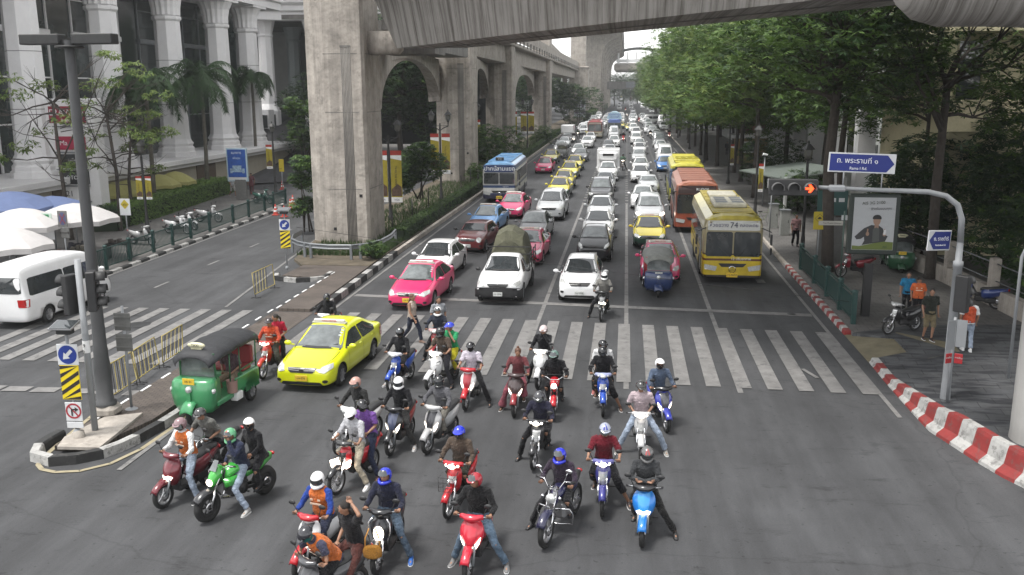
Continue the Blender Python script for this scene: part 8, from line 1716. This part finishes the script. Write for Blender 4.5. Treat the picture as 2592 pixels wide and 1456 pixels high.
for Y in range(150, 400, 6):
 for X in (-8.2, -5.0, -1.6, 1.6, 4.7):
  y = Y+fr_.uniform(-1, 1)
  if nf < 34 and fr_.random() < .6 and all(abs(a-X) > 2.3 or not -5.6 < b-y < (11 if abs(b-160) < 14 or abs(b-170) < 2 else 5.6) for a, b in taken):
   taken.append((X, y)); nf += 1
   car(fr_.choice(('sedan', 'sedan', 'suv')), 0, 0, fr_.choice((WH, SIL, WH)), 'one of the pale cars lost in the far end of the jam', loc=(X+fr_.uniform(-.3, .3), y), group='pale cars at the far end of the jam', clear=1)
# ---------------------------------------------------------------- motorcycles and their riders
K_ = (.012, .012, .014); NAVY = (.02, .025, .05); DG = (.045, .045, .048); JEAN = (.10, .14, .21); JEANL = (.27, .32, .40); ORG = (.50, .13, .03); WHT = (.62, .62, .62); GR = (.10, .10, .11)
RED = (.42, .012, .02); WB = (.70, .70, .70); BL = (.02, .07, .38); BRN = (.075, .055, .042)
def R(px, py, rz, kind, c1, bl, rl, look, c2=None, lights='v', lit=True, fc=None, hc=None, sp=None, loc=None, **pose):
 b = place_bike(kind, px, py, rz, c1, bl, c2, lights, lit, fc, hc, loc=loc, sp=sp)
 pose['kind'] = 'scooter' if kind in ('scooter', 'retro') else 'bike'
 return b, rider(b, rl, look, **pose)
def PIL(b, label, look, **pose):
 pose.setdefault('pil', 1); return rider(b, label, look, group='passengers on the motorcycles', **pose)
MAR = (.13, .012, .02)
b1, _ = R(416, 1286, -.32, 'scooter', MAR, 'dark red scooter at the far left of the pack, front wheel turned to the left', 'rider in orange vest and white shirt with greyish-pink helmet on dark red scooter', dict(top=WHT, vest=ORG, pants=JEANL, shoes=K_, toecap=1, helmet=('open', (.22, .14, .15), 'clear'), balaclava=(.05, .03, .025), yaw=.1, pitch=.3), lights='mid', L=.40, R='peg')
b2, _ = R(0, 0, -.35, 'street', K_, 'black motorcycle half hidden behind the dark red scooter', 'man in grey polo shirt and black helmet leaning over behind the orange-vested rider', dict(top=(.13, .13, .12), sleeve=.4, pants=K_, shoes=K_, helmet=('half', (.04, .04, .04)), yaw=.2, pitch=.35), lit=False, loc=(-8.78, 17.75), hunch=.5, L=.35, hL='lap')
b3, _ = R(528, 1320, -.425, 'naked', (.05, .36, .05), 'big green naked motorcycle with small windshield', 'man in navy jacket and red-white-green helmet covering his face with a hand', dict(top=NAVY, sleeve=1, pants=JEANL, shoes=(.35, .35, .34), helmet=('full', (.10, .32, .16), 'up', (.5, .03, .04)), pitch=.45, yaw=.1, bulk=1.05), c2=(.05, .36, .05), fc=K_, L=.40, hR='lap', hL='face')
PIL(b3, 'passenger in black jacket with white open helmet on the green motorcycle', dict(top=K_, pants=K_, shoes=K_, helmet=('open', WB), balaclava=K_, yaw=.5, pitch=.1, peak=0, bulk=1.05), pil=1.05, L='peg')
b4, _ = R(765, 1466, -.24, 'scooter', WB, 'white scooter with red centre panel and red front fender at the bottom', 'rider in orange vest over blue sleeves with a white full-face helmet', dict(top=(.02, .05, .24), vest=ORG, pants=NAVY, shoes=K_, helmet=('full', WB, 'down'), pitch=.25, yaw=-.05, bulk=1.05), c2=(.03, .03, .035), fc=RED, hc=RED, L='peg', R=.34)
b5, _ = R(0, 0, -.55, 'scooter', (.05, .05, .055), 'motorcycle cut by the bottom edge, under the rider with number 6', 'hunched rider in orange vest numbered 6, black helmet and green mask', dict(top=(.05, .05, .08), sleeve=.4, vest=ORG, pants=K_, shoes=K_, helmet=('half', (.02, .02, .025)), balaclava=(.01, .10, .09), pitch=.75, yaw=-.1), loc=(-4.62, 12.95), hunch=1.1)
v5 = [o for o in KIDS[_.name] if o.name.startswith('vest')][0]
text('vest_number', '6', .12, (.6, .6, .55), v5, (.08, -.155, 1.18), rot=(pi/2-.5, 0, 0))
pw = PIL(b5, 'long-haired woman in black T-shirt reading POLICE, hand raised to her head', dict(top=K_, sleeve=.35, pants=(.09, .035, .03), shoes=K_, hair='long', fem=1, pitch=.3, yaw=-.4), L=.30, hL='head', hR='lap', pil=1.15)
text('shirt_text', 'POLICE', .055, (.45, .45, .45), pw, (.0, .47, 1.32), rot=(pi/2-.15, 0, 0))
m = MB(); rings = []
for z, a in ((0, .10), (.03, .15), (.13, .16), (.2, .13), (.21, .11)): rings.append([V(a*cos(q), .05*sin(q), z) for q in [2*pi*k/16 for k in range(16)]])
m.loft(rings, 0, True, True)
hg = thing('handbag', 'orange woven handbag hanging from the arm of the woman in the POLICE shirt', 'handbag', (-3.92, 13.25, .82), .1)
m.obj('pouch', mat('orange_weave', (.50, .22, .02), rough=.8, noise=.5, nscale=60, bump=1), hg)
m = MB()
for s in (1, -1): m.tube([V(s*.12, 0, .16), V(s*.11, 0, .35), V(s*.05, .03, .5)], .012, 6)
m.obj('strap', mat('orange_strap', (.42, .2, .04), rough=.8), hg)
b6, _ = R(955, 1452, -.06, 'retro', K_, 'black retro scooter with oval headlight and chrome trim', 'rider in navy tracksuit jacket with bright blue full-face helmet and blue shoes', dict(top=(.02, .022, .04), pants=(.07, .10, .14), shoes=(.02, .10, .35), helmet=('full', (.015, .03, .40), 'up'), yaw=-.1, bulk=1.08), lights='oval', L=.46)
b7, _ = R(853.7, 1251, -.34, 'underbone', RED, 'red and black underbone motorcycle with twin lamps', 'man in checked white shirt and beige trousers with white half helmet', dict(top=(.40, .40, .42), sleeve=.5, pants=(.36, .32, .25), shoes=WHT, helmet=('half', WB), balaclava=(.03, .02, .02), pitch=.35), c2=(.02, .02, .02), hc=(.02, .02, .02), fc=K_, L=.40)
PIL(b7, 'passenger in purple shirt with black helmet behind the checked-shirt rider', dict(top=(.16, .07, .28), sleeve=.4, pants=NAVY, shoes=(.1, .05, .04), helmet=('open', K_), balaclava=K_, yaw=1.1, pitch=.3, fem=1), L=.38)
b8, _ = R(865, 1152, -.40, 'underbone', WB, 'white motorcycle with a wire basket behind the checked-shirt rider', 'rider in black jacket with pale pink helmet or scarf, on the white basket motorcycle', dict(top=(.02, .02, .02), pants=K_, shoes=K_, helmet=('open', (.42, .24, .20), 'clear'), fem=1, pitch=.2), lights='bar', lit=False)
b9, _ = R(988.6, 1153, -.14, 'scooter', K_, 'black and red scooter with two slanted lit headlamps', 'rider in black jacket with white full-face helmet, dark visor and white shoes', dict(top=K_, pants=(.03, .03, .03), shoes=(.4, .4, .4), helmet=('full', WB, 'down'), pitch=.3, yaw=-.1, bulk=1.05), c2=(.06, .07, .12), sp=(.25, .03, .03), L=.40, R='peg')
b10, _ = R(1083, 1148, -.30, 'scooter', (.42, .42, .42), 'silver and black scooter with tall slim lamps', 'rider in grey and black hooded jacket with black helmet, beige trousers', dict(top=(.10, .10, .11), pants=(.17, .16, .14), shoes=K_, helmet=('full', K_, 'down'), pitch=.3, bulk=1.05), c2=(.03, .03, .035), fc=(.4, .4, .4), L='peg', R='peg')
b11, _ = R(991, 993, -.20, 'underbone', BL, 'blue motorcycle beside the lime taxi', 'rider all in black with black open helmet beside the lime taxi', dict(top=K_, pants=K_, shoes=(.3, .3, .3), helmet=('open', K_, 'up'), balaclava=K_, bulk=1.08), lights='bar', lit=False, hc=(.5, .5, .55), R=.40)
b12, _ = R(1098, 925, -.05, 'underbone', (.30, .02, .03), 'dark red motorcycle with white handlebar cowl behind the brown-shirted rider', 'rider in dark jacket over a light blue shirt with white full-face helmet', dict(top=(.03, .035, .05), pants=K_, shoes=K_, helmet=('full', WB, 'up'), bulk=1.1), lights='bar', lit=False, hc=(.5, .3, .3), R=.42)
b13, _ = R(1089.6, 990, -.38, 'retro', WB, 'white scooter with a yellow lit lamp carrying two people', 'rider in brown short-sleeved shirt with black full helmet, on the white scooter', dict(top=BRN, sleeve=.4, pants=(.02, .02, .025), shoes=K_, helmet=('full', K_, 'down'), pitch=.35, yaw=-.5, bulk=1.05), lights='bar', L=.40)
PIL(b13, 'passenger in green shirt with bright blue helmet, chin on hand', dict(top=(.03, .28, .11), sleeve=.35, pants=(.45, .40, .02), shoes=K_, helmet=('half', (.03, .05, .45)), yaw=-.7, pitch=.2, fem=1), hL='face', L='peg')
b14, _ = R(1179, 1039, -.10, 'scooter', WB, 'white and red scooter with red handlebar cowl, under the polo-shirted rider', 'rider in white and navy polo shirt with black half helmet', dict(top=(.50, .46, .52), sleeve=.3, pants=K_, shoes=K_, helmet=('half', K_), balaclava=K_, yaw=.1), c2=(.30, .02, .03), fc=RED, hc=RED, L=.52)
b15, _ = R(1301.6, 1055.5, -.03, 'scooter', (.05, .03, .03), 'dark scooter with red front fender ridden by the woman in plaid', 'bareheaded woman with hair bun in plaid shirt and baggy colourful trousers', dict(top=(.14, .04, .045), pants=(.22, .06, .08), pflare=.07, shoes=(.05, .03, .02), hair='bun', hcol=(.10, .045, .025), fem=1, pitch=.5), fc=(.22, .02, .025), R=.40, L='peg')
b16, _ = R(1362, 985, -.14, 'scooter', WB, 'white scooter with bright white cowl between the plaid woman and the black-caped rider', 'rider in black jacket with chequered white helmet, hand to the face', dict(top=K_, pants=K_, shoes=K_, helmet=('open', (.5, .42, .42)), pitch=.3, yaw=.1), c2=WB, lights='bar', hL='face', R=.42)
b17, _ = R(1401, 1063, .02, 'street', RED, 'red-lamped black street motorcycle with a small front rack', 'broad rider in loose black jacket with pale green and black helmet turned aside', dict(top=K_, pants=K_, shoes=K_, helmet=('open', (.10, .16, .14), 'up'), balaclava=K_, yaw=-.5, pitch=.3, bulk=1.2), hunch=.3)
b18, _ = R(1351.6, 1189, -.14, 'underbone', (.02, .02, .022), 'black and white underbone motorcycle with a lit handlebar lamp in the middle', 'rider in dark navy jacket with black visor helmet in the middle of the pack', dict(top=(.022, .022, .04), pants=K_, shoes=K_, helmet=('open', (.05, .05, .055), 'clear'), balaclava=(.05, .05, .05), pitch=.4, bulk=1.08), c2=WB, lights='bar', R=.46, hunch=.4)
b19, _ = R(1525.5, 1054, .04, 'underbone', BL, 'blue motorcycle with pale cowl carrying two black-clad riders', 'front rider in black jacket with white shoulder stripes, barefoot sandals', dict(top=K_, pants=K_, plen=.3, shoes=(.06, .03, .02), helmet=('open', K_, 'down'), balaclava=K_, bulk=1.12), lights='bar', lit=False, hc=(.30, .33, .5), L=.46)
PIL(b19, 'passenger in white top with black helmet behind the black-jacketed rider', dict(top=WHT, sleeve=.4, pants=K_, shoes=(.35, .1, .1), helmet=('open', K_), yaw=.3), R='peg')
b20, _ = R(1686, 1094, .26, 'scooter', (.03, .04, .30), 'blue-violet scooter with two lit lamps at the right', 'rider in steel blue jacket with white helmet and black face mask', dict(top=(.075, .10, .15), pants=(.02, .02, .02), shoes=K_, helmet=('open', WB), balaclava=K_, peak=0), c2=(.06, .06, .07), hc=K_, R='peg')
b21, _ = R(1621, 1168, .0, 'underbone', (.50, .50, .50), 'silver underbone motorcycle with grey front basket panel', 'rider in pink-striped white polo and light jeans, both feet on the ground', dict(top=(.42, .34, .36), sleeve=.35, pants=JEANL, shoes=(.25, .24, .22), helmet=('half', (.03, .03, .03)), pitch=.35, yaw=.1), c2=(.3, .3, .3), lights='bar', L=.58, R=.52, hL='lap', hR='lap')
b22, _ = R(1137, 1312, -.18, 'underbone', RED, 'old red motorcycle with a black wire basket on its front', 'rider in loose brown jacket with bright blue half helmet', dict(top=BRN, pants=(.02, .022, .015), shoes=K_, helmet=('half', (.015, .03, .45)), balaclava=(.03, .025, .02), yaw=.0, bulk=1.1), lights='bar', L='peg')
m = MB()
for z in (.62, .70, .80, .90): m.tube([V(-.15, -.50, z), V(-.15, -.78, z), V(.15, -.78, z), V(.15, -.50, z)], .005, 4)
for x in (-.15, -.05, .05, .15): m.tube([V(x, -.78, .90), V(x, -.78, .62), V(x, -.5, .62)], .005, 4)
m.obj('basket', M_BLACK, b22)
b23, _ = R(1185, 1468, -.10, 'scooter', (.50, .02, .04), 'bright red scooter with two lit lamps at the bottom centre', 'rider in black jacket with red and black helmet looking to the side, blue jeans', dict(top=(.012, .012, .013), pants=(.08, .12, .17), shoes=(.14, .14, .14), helmet=('open', (.30, .02, .03), 'up', (.02, .02, .02)), yaw=-.5, pitch=.2, bulk=1.1), c2=(.50, .02, .04), L=.56, R=.40)
b24, _ = R(1382.5, 1384, -.30, 'cruiser', (.02, .02, .06), 'chrome-laden cruiser with round lamp, crash bars and wide handlebar', 'rider in dark plum jacket with bright blue full-face helmet, on the chrome cruiser', dict(top=(.035, .025, .04), pants=K_, shoes=K_, helmet=('full', (.02, .03, .45), 'up'), yaw=.1, pitch=.2, bulk=1.1), lit=False, fc=(.02, .02, .05), R=.55, hunch=.2)
b25, _ = R(1524, 1306.7, .0, 'underbone', (.04, .04, .20), 'blue-purple underbone motorcycle with silver front grille', 'rider in maroon polo shirt and black shorts, one sandal on the ground', dict(top=(.12, .012, .02), sleeve=.4, pants=K_, plen=.45, shoes=(.04, .03, .03), helmet=('open', (.30, .32, .40), 'clear', (.03, .04, .25)), pitch=.3), c2=(.35, .35, .4), hc=(.10, .10, .28), lights='bar', L=.52)
b26, _ = R(1625, 1382.5, -.08, 'scooter', (.015, .16, .50), 'bright blue scooter with a lit central lamp at the right front', 'rider in dark grey jacket with crossed arms and patterned black helmet', dict(top=(.04, .042, .045), pants=(.012, .012, .012), shoes=(.02, .02, .02), helmet=('full', (.10, .10, .10), 'down', (.3, .05, .05)), pitch=.45, bulk=1.08), c2=(.03, .25, .6), lights='mid', hc=K_, L=.58, hL='cross', hR='cross')
b27, _ = R(1521, 813.6, -.10, 'underbone', (.02, .02, .02), 'black motorcycle at the stop line beside the white hatchback', 'rider in light grey jacket with white helmet at the stop line', dict(top=(.19, .185, .17), pants=K_, shoes=K_, helmet=('full', WB, 'down'), pitch=.2, bulk=1.05), c2=(.3, .3, .3), lights='mid', R=.5)
p = at(829, 748, 1.6)
b28, _ = R(0, 0, -.1, 'scooter', WB, 'white scooter half hidden behind the lime taxi', 'rider in black with black helmet behind the lime taxi', dict(top=K_, pants=K_, shoes=K_, helmet=('open', K_, 'down'), balaclava=K_), loc=(p.x, p.y-.05), c2=WB, lights='bar', lit=False)
b29, _ = R(666.6, 960, -.05, 'underbone', (.45, .03, .02), 'orange-red motorcycle between the tuk-tuk and the lime taxi', 'rider in orange vest with black cap helmet, on the orange-red motorcycle', dict(top=(.42, .06, .03), vest=(.55, .08, .03), pants=(.05, .05, .04), shoes=K_, helmet=('half', (.03, .02, .02)), yaw=-.1), lights='bar', L=.44)
PIL(b29, 'woman passenger in red T-shirt with dark ponytail', dict(top=(.42, .02, .05), sleeve=.35, pants=K_, shoes=(.1, .05, .04), hair='pony', fem=1, yaw=-1.0), hL='lap', L=.35)
# riders farther back in the jam
FARG = 'motorcycles among the jammed cars'
for px, py, kd, c, col, hc_, bt, rt_ in ((1576, 432, 'underbone', (.05, .03, .03), (.12, .2, .14), K_, 'dark motorcycle beside the refrigerated truck', 'rider in green and pale jacket beside the refrigerated truck'), (1577.7, 361, 'scooter', RED, K_, (.1, .1, .1), 'red-lamped motorcycle in front of the truck far back', 'black-jacketed rider on the red-lamped motorcycle far back'), (1646, 353, 'underbone', K_, K_, WB, 'motorcycle beside the grey van', 'rider beside the grey van'), (1694, 352, 'scooter', (.4, .05, .05), K_, (.2, .2, .2), 'motorcycle with red lamp at the tree-side kerb', 'dark rider at the tree-side kerb'), (1462, 352, 'underbone', K_, (.03, .05, .03), K_, 'motorcycle left of the pale light truck', 'dark rider left of the pale light truck'), (1452, 362, 'scooter', WB, K_, WB, 'motorcycle in front of the white sedan far back', 'rider in front of the white sedan far back'), (1469, 335, 'underbone', (.3, .05, .02), (.2, .05, .04), K_, 'orange-lamped motorcycle right of the white box truck', 'rider right of the white box truck'), (1618, 312, 'scooter', RED, (.2, .03, .04), K_, 'motorcycle with red fairing behind the white off-roader', 'rider in red behind the white off-roader'), (1540, 322, 'scooter', WB, K_, WB, 'motorcycle left of the white high-roof van', 'rider left of the white high-roof van'), (1587, 300, 'underbone', K_, WHT, K_, 'motorcycle right of the domed bus', 'white-shirted rider right of the domed bus'), (1541, 300, 'underbone', K_, GR, WB, 'motorcycle between the red bus and the domed bus', 'grey rider between the red bus and the domed bus'), (1583, 282, 'scooter', RED, (.3, .1, .1), K_, 'farthest motorcycle beside the dome', 'farthest rider beside the dome')):
 b = place_bike(kd, px, py, 0, c, bt, lights='bar' if kd == 'underbone' else 'v', group=FARG)
 rider(b, rt_, dict(top=col, pants=K_, helmet=('open', hc_), shoes=K_), group='riders among the jammed cars', L=.4, kind='scooter')
# parked machines
PK = 'parked motorcycles'
place_bike('underbone', 0, 0, -1.0, K_, 'black and white motorcycle parked on the corner pavement with a helmet on its mirror', WB, 'bar', False, loc=(9.35, 31.4), group=PK, z=.145, hc=(.3, .3, .3))
place_bike('underbone', 0, 0, -1.25, (.20, .02, .03), 'dark motorcycle with red panels parked behind the green railing', K_, 'bar', False, loc=(10.0, 41.0), group=PK, z=.145)
place_bike('underbone', 0, 0, -1.9, (.02, .04, .16), 'blue-tailed motorcycle parked behind the man in the orange vest', K_, 'bar', False, loc=(13.2, 35.4), group=PK, z=.145)
for i, (x, y, c, rz_, lb) in enumerate(((-25.7, 46.2, (.4, .4, .4), 1.3, 'silver-fronted motorcycle parked behind the left railing, nearest'), (-25.7, 50.2, WB, 1.4, 'white motorcycle with yellow side parked behind the left railing'), (-25.9, 51.8, WB, 1.2, 'white scooter next to the yellow-sided motorcycle'), (-26.0, 55.0, (.5, .5, .5), 1.5, 'white and black motorcycle parked mid railing'), (-26.3, 64.6, (.02, .08, .06), 1.3, 'dark motorcycle parked near the far end of the railing'))):
 place_bike('underbone' if i % 2 else 'scooter', 0, 0, rz_, c, lb, K_, 'bar' if i % 2 else 'v', False, loc=(x, y), group='motorcycles parked along the left railing', z=.135)
# ---------------------------------------------------------------- people on foot
def ped(px, py, rz, label, look, z=0, loc=None, group='people on foot', **kw):
 p = at(px, py, z) if loc is None else Vector((*loc, 0)); return person('person', label, stand(**kw), look, (p.x, p.y), rz, group, z)
ped(1045, 868, 1.25, 'woman with long dark hair and tan bag crossing before the pink taxi', dict(top=(.40, .33, .28), sleeve=0, pants=(.025, .03, .05), shoes=(.25, .16, .12), hair='long', hcol=(.05, .02, .015), fem=1, pitch=.1), walk=.30, sc=.98)
ped(1112, 878, .5, 'man in grey shirt with hands low walking beside the pink taxi', dict(top=(.25, .26, .28), sleeve=.4, hem=-.22, pants=(.20, .17, .13), plen=.3, shoes=K_, hair='short'), walk=.15, hand_up=None)
ped(2348, 862, .1, 'man in black T-shirt and khaki shorts standing on the corner', dict(top=(.022, .025, .02), sleeve=.35, pants=(.17, .14, .085), plen=.1, shoes=(.03, .02, .02), hair='short', yaw=-.4, bulk=1.05), z=.145, walk=.06, sc=1.03)
ped(2292, 800, -.3, 'woman in teal polo shirt with a bag round her waist walking on the corner', dict(top=(.02, .17, .32), sleeve=.35, pants=K_, shoes=WHT, hair='pony', fem=1), z=.145, walk=.28, sc=.96)
ped(2445, 887, pi-.1, 'man seen from behind in orange vest and white sleeves with pale jeans', dict(top=WHT, sleeve=.35, vest=(.42, .07, .03), pants=JEANL, shoes=WHT, hair='short'), z=.145, walk=.05, sc=1.0)
ped(0, 0, -.2, 'seated man in orange vest bent over the parked motorcycle', dict(top=(.50, .11, .035), sleeve=.45, vest=(.52, .12, .04), pants=K_, shoes=K_, hair='short', pitch=.7), z=.145, loc=(10.35, 33.2), walk=.05, sc=.93)
ped(2012, 624, .1, 'man in red and white striped shirt standing by the lamp post', dict(top=(.30, .17, .17), sleeve=.4, pants=K_, shoes=K_, hair='short', bulk=1.05), z=.145, walk=.12)
ped(590, 498, 1.0, 'person in pale shirt and shorts on the left pavement behind the blue advertisement', dict(top=(.40, .42, .44), sleeve=.4, pants=(.35, .34, .32), plen=.1, shoes=(.2, .15, .12), hair='short'), z=.135, walk=.25)
ped(638, 492, .3, 'woman in patterned red dress carrying a white bag on the left pavement', dict(top=(.16, .07, .08), sleeve=.3, hem=-.25, flare=.05, pants=(.14, .06, .07), shoes=K_, hair='long', fem=1), z=.135, walk=.1)
ped(0, 0, .4, 'dark figure standing on the pavement by the far kiosk', dict(top=K_, pants=K_, shoes=K_, hair='short'), z=.145, loc=(12.5, 118))
# driver and passenger of the green tuk-tuk
for lx, ly, lz, lab, lk, ps in ((0, 1.06, -.13, 'driver sitting behind the windscreen of the green tuk-tuk', dict(top=(.05, .05, .06), pants=K_, shoes=K_, hair='short'), {}), (.22, 2.05, -.02, 'passenger in checked shirt and khaki shorts in the green tuk-tuk', dict(top=(.12, .08, .09), sleeve=.4, pants=(.25, .2, .14), plen=.1, shoes=K_, hair='short', yaw=.6), dict(hL='lap', hR='lap'))):
 r_ = Matrix.Rotation(-.10, 3, 'Z') @ V(lx*.95, ly*.92, 0); person('person', lab, ride(**ps), lk, (-10.72+r_.x, 20.5+r_.y), -.10, 'people in the green tuk-tuk', lz)
m = MB(); m.box((0, 260, 24), (520, 640, 54)); hz_ = bpy.data.materials.new('air'); hz_.use_nodes = True; n_ = hz_.node_tree.nodes; n_.clear()
pv = n_.new('ShaderNodeVolumePrincipled'); pv.inputs['Color'].default_value = (.93, .95, .96, 1); pv.inputs['Density'].default_value = .0004; pv.inputs['Anisotropy'].default_value = .3
oo = n_.new('ShaderNodeOutputMaterial'); hz_.node_tree.links.new(pv.outputs[0], oo.inputs['Volume']); h_ = m.obj('haze', hz_); tag(stuff(h_), 'thin pale haze filling the street air', 'haze')
bpy.data.scenes.remove(WORK)
